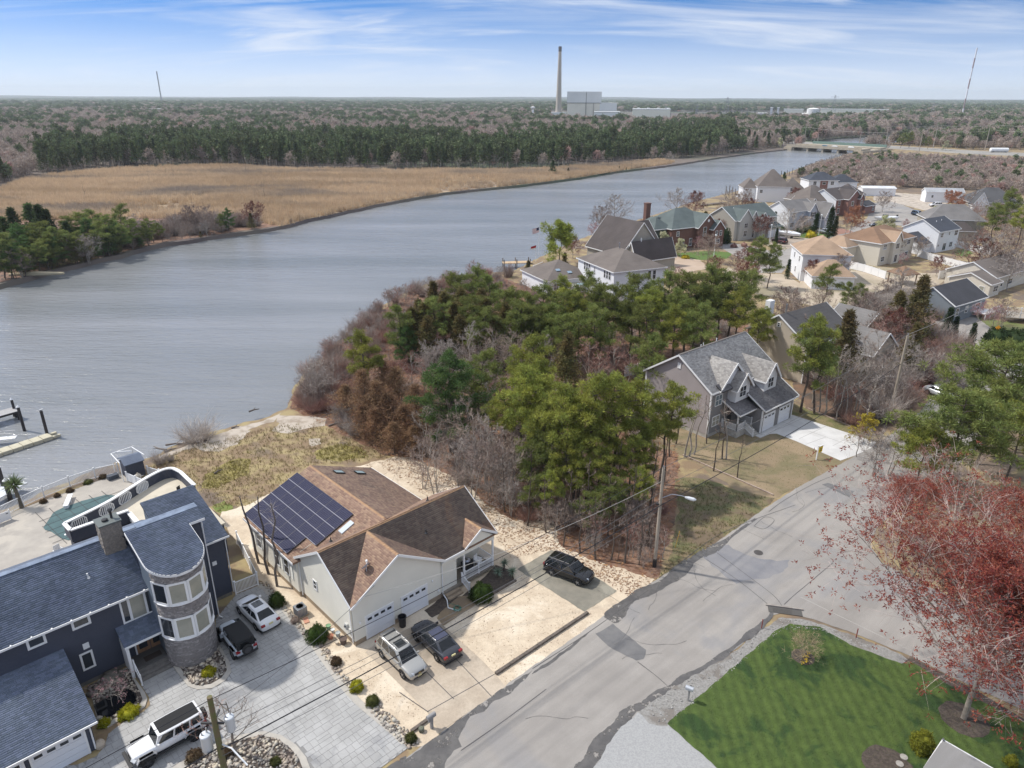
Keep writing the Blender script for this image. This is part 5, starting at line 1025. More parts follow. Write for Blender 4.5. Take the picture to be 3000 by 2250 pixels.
 for xx in(-wb/2,wb/2):
  for sg in(1,-1):
   w_=place('wheel',WIN[key][0],root,(xx,sg*(W/2-.10),wr_-.02),0 if sg>0 else PI);place('rim',WIN[key][1],w_)
   y=sg*(W/2*.992);a_=[(xx+(wr_+.07)*math.cos(PI*i/k),y,wr_+(wr_+.07)*math.sin(PI*i/k))for i in range(k+1)];a2=[(p[0],sg*(W/2-.35),p[2])for p in a_];am.add([(xx+wr_+.07,y,zl-.02)]+a_+[(xx-wr_-.07,y,zl-.02)],[tuple(range(k+3)),tuple(reversed(range(k+3)))])
 am.obj('wheel_arch',m_plastic,root)
 zf=S['prof'][-3][1];fw=W/2*.80;hd=MB()
 for sg in(1,-1):
  MB().add([(L/2-.16,sg*fw*1.03,zf-.20),(L/2-.02,sg*fw*.62,zf-.20),(L/2-.10,sg*fw*.60,zf-.04),(L/2-.34,sg*fw*1.04,zf-.03),(L/2-.3,sg*fw*.8,zf-.2)],[(0,1,2,3),(3,2,1,0)]).obj('headlight',m_head,root)
  zt2=S['prof'][2][1];yy=W/2*.88
  MB().box(-L/2-.012,-L/2+.16,min(sg*yy,sg*yy*.62),max(sg*yy,sg*yy*.62),zt2-.24,zt2-.08).obj('taillight',m_tail,root)
  p=side_pt(.97,.12,sg);MB().box(p.x-.10,p.x+.02,min(p.y,p.y+sg*.2),max(p.y,p.y+sg*.2),p.z-.02,p.z+.13).obj('wing_mirror',pm,root)
 MB().box(L/2-.05,L/2-.005,-fw*.55,fw*.55,zf-.30,zf-.12).box(L/2-.1,L/2+.005,-fw*.7,fw*.7,zl+.02,zl+.14).obj('grille',m_plastic,root)
 MB().box(-L/2-.02,-L/2+.05,-.17,.17,.72,.84).obj('licence_plate',m_plate,root)
 MB().box(-L/2+.02,L/2-.3,-W/2*.93,W/2*.93,zl-.06,zl+.03).obj('sill',m_plastic,root)
 X=dict(L=L,W=W,H=Hh,wb=wb,x0=x0,x1=x1,rx0=rx0,rx1=rx1,zf=zf,wr=wr_,hr=hr,zb=zb)
 for e in extras:e(root,X,pm)
 return root
def ex_sunroof(root,X,pm):MB().box(X['rx1']-.95,X['rx1']-.18,-.38,.38,X['H']+.004,X['H']+.022).obj('sunroof',m_cg,root)
def ex_glassroof(root,X,pm):MB().box(X['rx0']+.1,X['rx1']-.1,-X['hr']*.78,X['hr']*.78,X['H']+.0,X['H']+.02).obj('glass_roof',mat('tinted_roof',(.05,.055,.09),rough=.08),root)
def ex_rack(root,X,pm):
 mb=MB()
 for sg in(1,-1):MB().box(X['rx0']+.1,X['rx1']-.2,sg*X['hr']*.82-.025,sg*X['hr']*.82+.025,X['H']+.02,X['H']+.07).obj('roof_rail',m_rim,root)
 for x in(X['rx0']+.45,X['rx0']+1.15):MB().box(x-.04,x+.04,-X['hr']*.82,X['hr']*.82,X['H']+.05,X['H']+.08).obj('cross_bar',m_plastic,root)
def ex_rails(root,X,pm):
 for sg in(1,-1):MB().box(X['rx0']+.1,X['rx1']-.2,sg*X['hr']*.86-.02,sg*X['hr']*.86+.02,X['H']+.02,X['H']+.06).obj('roof_rail',m_rim,root)
def ex_emblem(root,X,pm):
 MB().box(X['L']/2-.0,X['L']/2+.014,-.12,.12,X['zf']-.225,X['zf']-.185).box(X['L']/2-.0,X['L']/2+.013,-.05,.05,X['zf']-.245,X['zf']-.165).obj('emblem',mat('gold_emblem',(.5,.36,.1),rough=.3,metal=.6),root)
 MB().box(X['L']/2+.0,X['L']/2+.02,-.17,.17,.42,.54).obj('front_plate',m_plate,root)
def ex_spare(root,X,pm):
 w_=place('spare_wheel',WIN[('wheel',.41,m_rimd.name)][0]if('wheel',.41,m_rimd.name)in WIN else WIN[('wheel',.41,m_rim.name)][0],root,(-X['L']/2-.14,0,1.0),PI/2);MB().box(-.27,.27,.02,.08,-.27,.27).obj('rim',m_rimd,w_)
 for(xx)in(-X['wb']/2,X['wb']/2):
  for sg in(1,-1):
   a0,a1=sg*X['W']/2*.80,sg*X['W']/2*1.02;pts=[(xx-.60,.80),(xx-.42,.98),(xx+.42,.98),(xx+.62,.74)];mb=MB()
   for i in range(3):mb.add([(pts[i][0],a0,pts[i][1]),(pts[i][0],a1,pts[i][1]),(pts[i+1][0],a1,pts[i+1][1]),(pts[i+1][0],a0,pts[i+1][1])]+[(pts[i][0],a0,pts[i][1]-.09),(pts[i][0],a1,pts[i][1]-.09),(pts[i+1][0],a1,pts[i+1][1]-.09),(pts[i+1][0],a0,pts[i+1][1]-.09)],[(0,1,2,3),(3,2,1,0),(1,5,6,2),(2,6,5,1),(4,5,6,7),(0,3,7,4)])
   mb.obj('fender',pm,root)
 MB().box(X['L']/2-.06,X['L']/2+.14,-X['W']/2*.85,X['W']/2*.85,.48,.66).box(-X['L']/2-.1,-X['L']/2+.05,-X['W']/2*.85,X['W']/2*.85,.48,.64).obj('bumper',m_plastic,root)
 sm_=MB().box(0,.012,-.022,.022,.70,.96).mesh('grille_slot',m_plastic)
 for i in range(7):place('grille_slot',sm_,root,(X['L']/2-.02-.1,-.33+i*.11,0))
CG='cars parked on the driveways'
white_p,silver_p,grey_p,black_p=paint('paint_white',(.74,.74,.75)),paint('paint_silver',(.42,.41,.385),.55,.3),paint('paint_graphite',(.055,.057,.066),.5,.25),paint('paint_black',(.012,.012,.014),.2,.12)
def CP(x,y):return 700+x/4.74,1650+y/4.74
m_softtop=mat('soft_top',(.016,.016,.017),rough=.9,bump=.2)
car('white sedan with black sunroof beside the boxwood hedge, rear towards the street',CG,G(702,1797),G(754,1849),1,'sedan',4.8,1.83,1.46,white_p,extras=(ex_sunroof,))
car('silver grey off-road car with black soft top and rear spare wheel by stone tower',CG,G(641,1874),G(690,1938),1,'offroad',4.1,1.85,1.82,paint('paint_grey_blue',(.48,.52,.56)),m_softtop,m_softtop,(ex_spare,),m_rimd)
car('white four-door off-road car with black roof, parked across the stamped driveway',CG,W2(-4.0,-10.35),W2(-.95,-10.35),1,'offroad',4.75,1.9,1.86,white_p,None,m_softtop,(ex_spare,),m_rimd)
def H1W(s,t):return H1.matrix_basis@Vector((s,t,0))
def loc2(px,py,o=O2,a=A2):
 p=G(px,py)-o;return p.x*math.cos(a)+p.y*math.sin(a),-p.x*math.sin(a)+p.y*math.cos(a)
fw_=G(1080+500/4.74,1700+1385/4.74);rw_=G(1080+170/4.74,1700+1060/4.74)
car('silver sport utility car with roof bars in front of the left garage door',CG,fw_,rw_,-1,'suv',4.8,1.82,1.76,silver_p,extras=(ex_rack,ex_sunroof,ex_emblem))
fw_=G(1080+640/4.74,1700+820/4.74);rw_=G(1080+975/4.74,1700+1150/4.74)
car('dark graphite sedan with glass roof beside the silver car, rear towards the street',CG,fw_,rw_,1,'sedan',4.9,1.88,1.46,grey_p,extras=(ex_glassroof,))
fw_=G(1350+572*.6028,1250+776*.6028);rw_=G(1350+435*.6028,1250+722*.6028)
car('glossy black sport utility car alone on the dark parking pad by the woods',CG,fw_,rw_,-1,'suv',4.5,1.84,1.66,black_p,extras=(ex_rails,ex_sunroof))
FGp='cars parked in the back neighbourhood'
car('dark maroon sport utility car parked in front of the green roofed house',FGp,G(2277,709),G(2301,714),-1,'suv',4.9,1.9,1.75,paint('paint_maroon',(.06,.015,.022),.3))
car('silver pickup truck parked beside the tall arborvitae',FGp,G(2412,683),G(2436,688),-1,'pickup',5.7,1.95,1.8,paint('paint_silver2',(.35,.37,.40),.4),cat='pickup truck')
car('blue grey sport utility car at the cul-de-sac near the cream flowering tree',FGp,G(2702,633),G(2685,630),1,'suv',4.9,1.9,1.75,paint('paint_blue',(.05,.08,.13),.4))
car('white sport utility car parked in front of the long white trailer home',FGp,G(2735,606),G(2752,606),1,'suv',4.8,1.9,1.75,white_p)
car('white pickup truck behind the bare trees near the second utility pole',FGp,G(2590,1122),G(2650,1140),-1,'pickup',5.8,2.0,1.85,white_p,cat='pickup truck')
car('pale sedan half hidden behind the pine crown and bare brush',FGp,G(2790,1168),G(2740,1150),1,'sedan',4.8,1.85,1.46,paint('paint_pale',(.55,.58,.6),.1))
car('dark red car parked behind the pale sedan near the big pine crown',FGp,G(2782,1138),G(2738,1122),1,'sedan',4.8,1.85,1.46,paint('paint_darkred',(.10,.015,.03),.3))
car('black pickup truck parked behind the boat trailer at the cul-de-sac',FGp,G(2560,668),G(2590,668),1,'pickup',5.6,1.95,1.8,black_p,cat='pickup truck')
def boat(label,p,rz,L,W,cover,group=None):
 b_=thing('trailer_boat',label,'boat',p,rz,group);mb=MB();R_=[]
 for f,w,zt_,zk in((0,.82,1.6,.75),(.3,1,1.62,.62),(.6,.95,1.7,.62),(.85,.6,1.85,.8),(1,.05,2.0,1.5)):
  x=-L/2+f*L;hw=W/2*w;R_+=[(x,hw,zt_),(x,hw*.85,zk+.35),(x,0,zk),(x,-hw*.85,zk+.35),(x,-hw,zt_)]
 mb.add(R_,[(i*5+k,(i+1)*5+k,(i+1)*5+k+1,i*5+k+1)for i in range(4)for k in range(4)]+[(4,3,2,1,0)]);mb.obj('hull',m_white,b_,smooth=40)
 mb=MB();top=[(R_[i*5],R_[i*5+4])for i in range(5)];V_=[]
 for i,(a,c)in enumerate(top):V_+=[a,(a[0],0,a[2]+(.55 if 0<i<3 else .15)*(1 if cover else .3)),c]
 mb.add(V_,[(i*3+k,i*3+k+1,(i+1)*3+k+1,(i+1)*3+k)for i in range(4)for k in range(2)]);mb.obj('cover' if cover else 'deck',mat('boat_cover',(.66,.68,.72),rough=.6),b_,smooth=50)
 MB().beam((-L/2,.5,.6),(L/2+1,.1,.6),.1,.1).beam((-L/2,-.5,.6),(L/2+1,-.1,.6),.1,.1).obj('trailer',m_dark,b_)
 for sg in(1,-1):MB().lathe([(.3,-.1),(.32,0),(.3,.1)],12).obj('wheel',m_tyre,b_,loc=(-L*.15,sg*W*.45,.32)).rotation_euler=(PI/2,0,0)
 if not cover:MB().box(-.5,.9,-.6,.6,1.9,2.5).obj('windshield',m_cg,b_);MB().box(-L/2-.4,-L/2,-.25,.25,1.0,2.2).obj('outboard_motor',m_dark,b_)
 return b_
boat('white shrink-wrapped boat on a trailer behind the maroon car',G(2308,697),rad(150),7.0,2.3,True)
boat('large open white boat on a trailer beside the orange budding tree',G(2592,650),rad(200),10.0,2.9,False)
# -- the grey new house and the neighbours
m_gs=mat('grey_lap_siding',(.22,.213,.213),siding=.13,rough=.7,sidelap=.014);m_mauve=mat('mauve_siding',(.34,.30,.295),siding=.13,rough=.7,sidelap=.014,col2=(.31,.275,.27),scale=.4)
m_ws=mat('white_siding',(.72,.72,.73),siding=.13,rough=.6,sidelap=.014)
m_gr=mat('taupe_roof',(.26,.23,.21));m_gsh=mat('taupe_shingle',(.42,.395,.37),rnd=.25,col2=(.35,.33,.31),scale=.4,rough=.9);m_dsh=mat('charcoal_shingle',(.15,.142,.145),rnd=.25,col2=(.19,.18,.182),scale=.5,rough=.9)
m_wf=mat('white_foundation',(.48,.46,.42),col2=(.38,.36,.33),scale=2)
A3=rad(40.5);H3=thing('house','grey two-storey house with white gables, small porch and two white garage doors','house',(24.6,80.7,0),A3)
wall_block(H3,0,14.2,0,10.2,.5,6.3,9.75,'s',m_mauve);MB().box(.04,14.1,.04,10.1,-.1,.5).obj('foundation',m_wf,H3)
MB().box(.02,14.18,-.05,.02,.5,6.3).obj('front_cladding',m_gs,H3)
gable_roof(H3,0,14.2,0,10.2,6.3,9.75,'s',m_gr,oh=.35,sh=m_gsh,trim=m_white,rake=.35,seed=60,ridge=mat('taupe_cap',(.13,.115,.105)))
MB().box(-.06,.12,-.10,.1,.5,6.2).box(14.08,14.26,-.1,.1,3.5,6.2).box(-.06,.1,10.1,10.3,.5,6.2).obj('corner_board',m_white,H3)
wall_block(H3,6.4,13.9,-3.6,0,.1,3.35,3.36,'x',m_gs);MB().box(6.45,13.85,-3.55,0,-.1,.12).obj('foundation',m_wf,H3)
GRf=[[Vector(p)for p in((6.1,-4.1,3.35),(14.25,-4.1,3.35),(14.25,.05,5.7),(6.1,.05,5.7))]]
roof(H3,GRf,mat('charcoal_roof',(.06,.058,.062)),sh=m_dsh,seed=61)
MB().beam((6.1,-4.14,3.28),(14.25,-4.14,3.28),.06,.2).beam((14.28,-4.1,3.35),(14.28,0,5.68),.05,.2).beam((6.07,-4.1,3.35),(6.07,-1.4,4.9),.05,.2).obj('trim_board',m_white,H3)
MB().box(6.35,6.52,-3.66,-3.5,.1,3.2).box(13.82,13.98,-3.66,-3.5,.1,3.2).obj('corner_board',m_white,H3)
garage_door(H3,'F',8.15,-3.61,.1,2.5,2.25,lights=3);garage_door(H3,'F',11.9,-3.61,.1,2.5,2.25,lights=3)
MB().lathe([(.06,0),(.1,.1),(.05,.2)],8,c=(10.05,-3.7,2.55)).obj('wall_lamp',m_dark,H3)
roof(H3,[[Vector(p)for p in((2.6,-2.7,3.25),(6.5,-2.7,3.25),(6.5,.03,4.55),(2.6,.03,4.55))]],MATS['charcoal_roof'],sh=m_dsh,seed=62)
MB().beam((2.6,-2.74,3.18),(6.5,-2.74,3.18),.06,.18).beam((2.57,-2.7,3.2),(2.57,0,4.5),.05,.2).obj('trim_board',m_white,H3)
MB().box(2.9,6.4,-2.4,0,.0,.85).obj('porch_floor',m_wf,H3);MB().box(2.95,3.09,-2.35,-2.21,.85,3.15).obj('post',m_white,H3)
for i in range(4):MB().box(4.8,6.2,-2.7-.3*i,-2.4-.3*i,0,.68-.17*i).obj('step',m_wf,H3)
picket_run(H3,(3.0,-.1),(3.0,-2.3),.85,.95,.13,posts_every=3);picket_run(H3,(3.0,-2.3),(4.7,-2.3),.85,.95,.13,posts_every=3);picket_run(H3,(4.7,-2.3),(4.7,-3.6),(.8,.1),.95,.13,posts_every=3);picket_run(H3,(6.25,-.3),(6.25,-2.3),.85,.95,.13,posts_every=3)
d=MB().box(4.1,5.05,-.06,0,.88,3.0).obj('door',m_dark,H3);MB().box(4.9,4.97,-.1,-.06,1.9,1.97).obj('handle',m_rim,d)
def front_gable(sc_,w,t0,t1,zb,ze,zr,m,shm,win=None,seed=0,oh=.35,low=None):
 wall_block(H3,sc_-w/2,sc_+w/2,t0,t1,zb,ze,zr,'t',m)
 k=(zr-ze)/(w/2);a=t0-.4
 S_=[[Vector((sc_-w/2-oh,t1,ze-k*oh)),Vector((sc_-w/2-oh,a,ze-k*oh)),Vector((sc_,a,zr)),Vector((sc_,t1+1.2,zr))],[Vector((sc_+w/2+oh,a,ze-k*oh)),Vector((sc_+w/2+oh,t1,ze-k*oh)),Vector((sc_,t1+1.2,zr)),Vector((sc_,a,zr))]]
 S_=[[p+Vector((0,0,.16))for p in q]for q in S_];roof(H3,S_,m_gr,sh=shm,seed=seed)
 mb=MB();
 for q in S_:
  lo_,hi_=(q[1],q[2])if q is S_[0]else(q[0],q[3]);mb.beam(lo_+Vector((0,-.03,-.08)),hi_+Vector((0,-.03,-.08)),.05,.26)
 mb.beam(S_[0][0]+Vector((-.03,0,-.09)),S_[0][1]+Vector((-.03,0,-.09)),.05,.18).beam(S_[1][0]+Vector((.03,0,-.09)),S_[1][1]+Vector((.03,0,-.09)),.05,.18);mb.obj('trim_board',m_white,H3)
front_gable(4.3,5.6,-.12,2.2,6.1,6.35,9.1,m_ws,m_gsh,seed=63)
front_gable(5.1,3.0,-1.2,.4,4.3,6.2,7.9,m_ws,m_gsh,seed=65)
front_gable(10.4,2.9,-1.9,1.8,4.3,6.35,8.2,m_ws,m_gsh,seed=67)
roof(H3,[[Vector(p)for p in((1.2,-.75,6.25),(3.5,-.75,6.25),(3.5,.3,6.9),(1.2,.3,6.9))]],MATS['charcoal_roof'],sh=m_dsh,seed=69)
window(H3,'F',5.1,-1.21,4.75,1.5,1.5,2,2);window(H3,'F',10.4,-1.91,4.85,1.35,1.45,2,2);window(H3,'F',1.65,-.06,4.1,1.5,1.5,2,2,glass=mat('reflecting_glass',(.16,.2,.22),rough=.08));window(H3,'F',1.5,-.06,1.35,1.6,1.4,2,2,glass=m_blind)
window(H3,'L',-.01,5.1,8.0,.5,.75,1,1,glass=m_white);window(H3,'R',14.21,7.0,4,.9,1.2)
MB().tube([(8.0,5.3,9.6),(8.0,5.3,10.3)],.07,6).tube([(5.5,5.6,9.5),(5.5,5.6,10.1)],.05,6).tube([(5.0,5.6,9.4),(5.0,5.6,10.0)],.05,6).obj('vent_pipe',m_white,H3)
def ac_unit(p,rz,label):
 a=thing('air_conditioner',label,'air conditioner',p,rz);MB().box(-.42,.42,-.42,.42,.08,.85).obj('casing',mat('ac_grey',(.20,.22,.24),rough=.5),a);MB().lathe([(.36,.85),(.36,.88),(.3,.88),(.3,.80),(.02,.80)],18).obj('fan_ring',m_rim,a)
 fm=MB().box(-.28,.28,-.06,.06,.83,.85).mesh('fan_blade',m_dark)
 for i in range(3):place('fan_blade',fm,a,(0,0,0),i*PI/3)
 sm_=MB().box(-.012,.012,-.012,.012,.12,.82).mesh('grille_bar',m_rim)
 for i in range(7):
  for(x,y)in((-.36+i*.12,-.43),(-.43,-.36+i*.12)):place('grille_bar',sm_,a,(x,y,0))
 MB().box(-.5,.5,-.5,.5,0,.08).obj('pad',m_found,a);return a
ac_unit(H3.matrix_basis@Vector((-.9,5.6,0)),A3,'dark air conditioner beside the left wall of the grey house')
ac_unit(H1.matrix_basis@Vector((-1.3,6.3,.02)),A1,'grey air conditioner with round fan on the sand beside the cream house')
def hcol(n,c,sd=.13):return mat('siding_'+n,c,siding=sd,rough=.7,sidelap=.014)
def rcol(n,c):return mat('roof_'+n,c,col2=tuple(q*.78 for q in c),scale=.25,rough=.9,siding=.3,sidelap=.02,stretch=(1,1,1),rnd=0)
def house(label,x,y,a,loc=None):return thing('house',label,'house',(x,y,0),rad(a))
def blk(H,s0,s1,t0,t1,ze,zr,ax,wm,rm,tr=None,oh=.35,front=None):
 wall_block(H,s0,s1,t0,t1,-.05,ze,zr if ax in 'st' else ze+.01,ax if ax in 'st' else 'x',wm)
 if front:MB().box(s0+.02,s1-.02,t0-.06,t0-.005,0,ze-.03).obj('front_cladding',front,H)
 if ax in 'st':gable_roof(H,s0,s1,t0,t1,ze,zr,ax,rm,oh=oh,trim=tr or m_white)
 else:hip_roof(H,s0,s1,t0,t1,ze,zr,rm,oh=oh,trim=tr or m_white)
def wrow(H,face,off,lst,**k):
 for(u,z,w,h)in lst:window(H,face,u if face in 'FB' else off,off if face in 'FB' else u,z,w,h,2 if w>1 else 1,2,.1,**k)
r_taupe,r_brown,r_navy,r_green,r_dkb,r_tan,r_grey,r_char=rcol('taupe',(.16,.135,.12)),rcol('brown',(.24,.145,.09)),rcol('navy',(.055,.062,.08)),rcol('green',(.105,.130,.128)),rcol('dark_brown',(.085,.07,.067)),rcol('tan',(.38,.265,.18)),rcol('grey',(.19,.18,.175)),rcol('charcoal',(.05,.05,.058))
s_beige,s_white,s_cream,s_blue,s_taupe,s_slate=hcol('beige',(.44,.38,.30),.16),hcol('white',(.76,.77,.79)),hcol('cream',(.62,.57,.48)),hcol('pale_blue',(.46,.49,.54)),hcol('taupe',(.36,.33,.28)),hcol('slate',(.19,.215,.24))
m_brick=mat('red_brick',(.185,.095,.072),col2=(.14,.07,.055),scale=4,bump=.3);m_brick2=mat('pink_brick',(.28,.145,.12),col2=(.22,.115,.095),scale=4,bump=.3)
h=house('beige two-storey house behind the bare trees, right of the grey house',43.7,99.5,36);blk(h,0,12,0,10.5,6,9.4,'s',s_beige,rcol('slate',(.085,.08,.08)));blk(h,3.2,8.0,-2.6,0,2.7,4.0,'s',s_beige,r_dkb,oh=.3)
MB().box(5.0,6.2,10.5,11.4,0,9.6).obj('chimney',m_white,h);MB().tube([(1.5,5.3,9.3),(1.5,5.3,10.9)],.12,8).obj('flue',m_rim,h);wrow(h,'F',-.05,[(2,4.0,1,1.5),(6,4.1,1.6,1.5),(10,4.1,1,1.5)]);wrow(h,'L',-.02,[(5.2,7.6,.6,.7)]);MB().box(-.06,.1,-.08,.1,0,6).obj('corner_board',m_white,h)
blk(h,12,19,-4,7,3.2,6.0,'t',s_beige,r_grey);garage_door(h,'F',15.5,-4.02,.05,4.6,2.2,lights=0)
h=house('pale house with orange tan hip roofs at the back street bend',67.4,163.0,-8);blk(h,0,10.6,1,13,6.4,9.6,'h',s_white,r_tan);blk(h,.9,9.8,-6.2,1,3.1,5.9,'h',s_white,r_tan);wrow(h,'L',-.02,[(4,4,.9,1.4),(9,4,.9,1.4),(6.5,1,.9,1.4)])
h=house('cream two-storey house with brown roof and rear bay behind the white fence',93.3,180,37);blk(h,0,17.6,0,11.5,5.8,8.6,'h',s_cream,r_brown);blk(h,5.2,9.0,-.9,6,5.85,8.1,'t',s_cream,r_tan,oh=.25);blk(h,-5.2,0,6,13,4.6,6.6,'h',s_cream,r_tan)
wrow(h,'F',-.02,[(2.4,4,1.7,1.3),(14.8,4,1.7,1.3),(2.2,.9,1.7,1.4),(11.2,1.2,.8,.7),(14.6,1,1.7,1.2)]);window(h,'F',7.1,-.92,3.8,1.7,1.5,2,2);window(h,'F',7.2,-.91,.3,1.6,2.1,2,1)
h=house('white two-storey house with navy roof and low garage wing',117.7,197.3,33);blk(h,0,10.9,0,10.2,5.8,8.5,'s',s_white,r_navy);blk(h,-6.3,0,1.5,10.1,2.5,5.0,'s',s_white,r_navy);wrow(h,'F',-.02,[(1.8,4.1,1.3,1.2),(5.6,4.4,.7,.9),(9.2,4.0,1.7,1.5),(.9,1.6,.8,.7),(7.6,.9,1.7,1.5)])
window(h,'F',4.2,-.02,.3,1.7,2.1,2,1);MB().tube([(4,3.4,7.2),(4,3.4,8.1)],.1,6).tube([(7,3.6,7.3),(7,3.6,8.2)],.1,6).obj('vent_pipe',m_white,h)
h=house('taupe hip-roofed house behind the navy roofed white house',128,222,-12);blk(h,0,16,0,10,5.6,9.4,'h',s_taupe,r_grey);blk(h,5,12,-5,0,3.1,5.2,'h',s_taupe,r_dkb);wrow(h,'F',-.02,[(13.5,1,1,1.5),(2,1,1,1.5)])
h=house('beige ranch house with taupe roof and glazed rear door at the right edge',102.7,149.4,35);blk(h,0,5,0,8.5,2.9,4.6,'s',s_cream,r_taupe);blk(h,5,22,1.2,11.5,3.5,6.0,'s',s_cream,r_taupe);wrow(h,'F',-.02,[(2.9,.9,2.2,1.4)]);wrow(h,'F',1.18,[(8.2,1,2.0,1.4),(13,1,2.0,1.4)]);window(h,'L',-.02,1.6,.2,1.1,2.1,1,1,glass=m_blind)
h=house('slate blue ranch house with dark roof and white deck stair at the right',83.9,130.5,34);blk(h,0,12.5,0,9,3.5,6.1,'s',s_slate,r_char);wrow(h,'F',-.02,[(1.6,1.2,1.2,1.6),(5.2,1.3,1.2,1.4),(9.6,1,2.2,1.7)]);MB().box(8.0,12.4,-2.6,0,1.0,1.15).obj('deck',m_white,h);picket_run(h,(8.0,-2.55),(12.4,-2.55),1.15,.95,.2,posts_every=2.2)
for s_ in(8.1,10.2,12.3):MB().box(s_-.07,s_+.07,-2.5,-2.36,0,1.0).obj('post',m_white,h)
h=house('white two-storey house with hipped taupe roof just behind the grove',20.7,142.3,24);blk(h,0,12.5,0,15.0,7.0,9.9,'h',s_white,r_taupe);wrow(h,'F',-.02,[(4.7,4.9,.8,1.5),(8.6,4.6,.9,2.0),(9.8,4.6,.9,2.0),(4.0,1.0,.7,1.4)]);wrow(h,'L',-.02,[(1.6,5,.8,1.7),(2.6,5,.8,1.7),(3.6,5,.8,1.7),(10,5,.8,1.7),(11,5,.8,1.7),(12,5,.8,1.7),(7.8,5.2,.5,1.3)])
MB().tube([(6,8,9.2),(6,8,11.2)],.13,8).obj('flue',m_rim,h);MB().box(-7.3,-5.6,1,2.6,4.65,4.8).obj('skylight',MATS['sky_glass'],h)
h=house('low white house with taupe roof, skylights and barrel awning beside the river deck',7.5,149.5,26);blk(h,0,12,0,12,3.3,6.2,'h',s_white,r_taupe);wrow(h,'F',-.02,[(2.2,1,1.2,1.5),(3.6,1,1.2,1.5),(9.4,.5,.9,2),(10.6,.5,.9,2)]);
for(s_,t_)in((4.0,2.6),(6.4,1.6)):q=MB().box(-.5,.5,-.35,.35,0,.12).obj('skylight',mat('blue_skylight',(.25,.34,.42),rough=.1),h,loc=(s_,t_,3.3+t_*.5+.18));q.rotation_euler=(rad(25),0,0)
aw=MB();aw.add([(5.2+2.6*j,-1.9*math.sin(PI/2*i/6),2.2+1.0*math.cos(PI/2*i/6)-.8)for j in(0,1)for i in range(7)],[(i,i+1,i+8,i+7)for i in range(6)]+[(i+7,i+8,i+1,i)for i in range(6)]);aw.obj('awning',mat('awning_white',(.66,.65,.6)),h)
h=house('house with huge dark brown roof slopes between the white and brick houses',27,174,32);blk(h,0,12.5,0,14,4.2,11.2,'t',s_taupe,r_dkb,oh=.5);blk(h,10,16,4,14,4.6,9.8,'s',s_taupe,r_dkb);blk(h,2,15,-3,1,3.0,7.0,'s',s_taupe,r_dkb);MB().tube([(5,-1.0,5.8),(5,-1.0,7.8)],.16,8).obj('flue',m_white,h)
h=house('red brick house with green hip roof, arched entry gable and tall chimney',44.5,200,30);blk(h,0,17,0,13,5.9,10.2,'h',m_brick,r_green);blk(h,8.6,15.6,-1.6,5,5.9,9.2,'t',m_brick,r_green,oh=.4);blk(h,13.0,17.2,-3.0,2,5.2,7.4,'t',m_brick,r_green,oh=.3);blk(h,-4.6,1.4,2,10,5.9,8.4,'h',hcol('dark_green',(.05,.065,.055)),r_green)
MB().box(-1.2,.4,10.0,11.2,0,11.6).box(-1.3,.5,9.9,11.3,11.6,11.8).obj('chimney',m_brick,h);window(h,'F',11.0,-1.62,3.2,1.3,2.6,1,2,.08);wrow(h,'F',-3.02,[(14.3,3.2,.9,1.5),(15.9,3.2,.9,1.5),(15.1,.9,1.4,1.4)]);wrow(h,'F',-.02,[(4.4,.5,1.1,2.2),(7.4,.5,1.1,2.2),(2.4,3.6,1.1,1.4)]);MB().lathe([(.4,-.03),(.4,.03)],14).obj('gable_vent',m_white,h,loc=(12.1,-1.66,7.5)).rotation_euler=(PI/2,0,0)
h=house('pale grey house with green roof, three stepped gables and twin garage doors',66.2,214,33);blk(h,0,18.9,0,10.6,6.0,9.3,'s',s_taupe,r_green,front=hcol('pale_grey',(.47,.46,.42)));m_pg=MATS['siding_pale_grey']
blk(h,1.2,6.6,-.9,4,6.05,9.0,'t',m_pg,r_green,oh=.3);blk(h,6.6,9.6,-.5,4,6.05,8.2,'t',m_pg,r_green,oh=.25);blk(h,9.7,12.9,-1.4,3,5.8,7.6,'t',m_pg,r_green,oh=.25);roof(h,[[Vector(p)for p in((12.7,-2.6,3.1),(19.3,-2.6,3.1),(19.3,.02,4.2),(12.7,.02,4.2))]],r_green)
MB().box(12.95,18.9,-2.2,-.06,0,3.05).obj('wall',m_pg,h);garage_door(h,'F',14.4,-2.22,.05,2.4,2.1,lights=0);garage_door(h,'F',17.3,-2.22,.05,2.4,2.1,lights=0);window(h,'F',4.0,-.92,1.0,1.5,1.9,2,2);window(h,'F',4.0,-.92,3.6,1.5,1.5,2,2);window(h,'F',8.1,-.52,3.5,1.2,1.8,1,2);window(h,'F',8.1,-.52,.3,1.1,2.2,1,1);window(h,'F',11.3,-1.42,2.9,1.1,2.2,2,2);window(h,'F',16.3,-.06,4.2,1.2,1.4,1,2);wrow(h,'L',-.02,[(3,1,1.2,1.4)])
h=house('pale blue house with shuttered dormer gable, small portico and side garage',89.3,232.8,32);blk(h,0,13.5,0,9.2,5.8,8.6,'s',s_white,r_grey,front=s_blue);blk(h,8.6,12.4,-1.2,4,5.7,8.0,'t',s_blue,r_grey,oh=.25);blk(h,13.5,19.5,-3.4,6,3.1,7.8,'t',s_blue,r_grey,oh=.3);blk(h,5.0,9.6,-2.8,0,2.9,4.0,'t',s_blue,r_grey,oh=.3)
wrow(h,'F',-.07,[(2.0,3.9,1.8,1.5),(1.8,.8,1.8,1.6),(6.6,4.2,.6,.9)]);window(h,'F',10.5,-1.22,3.6,1.5,1.6,2,2);window(h,'F',10.6,-1.22,.8,1.8,1.6,2,2)
for s_ in(9.5,11.5):MB().box(s_-.2,s_+.2,-1.28,-1.21,3.6,5.2).obj('shutter',m_dark,h)
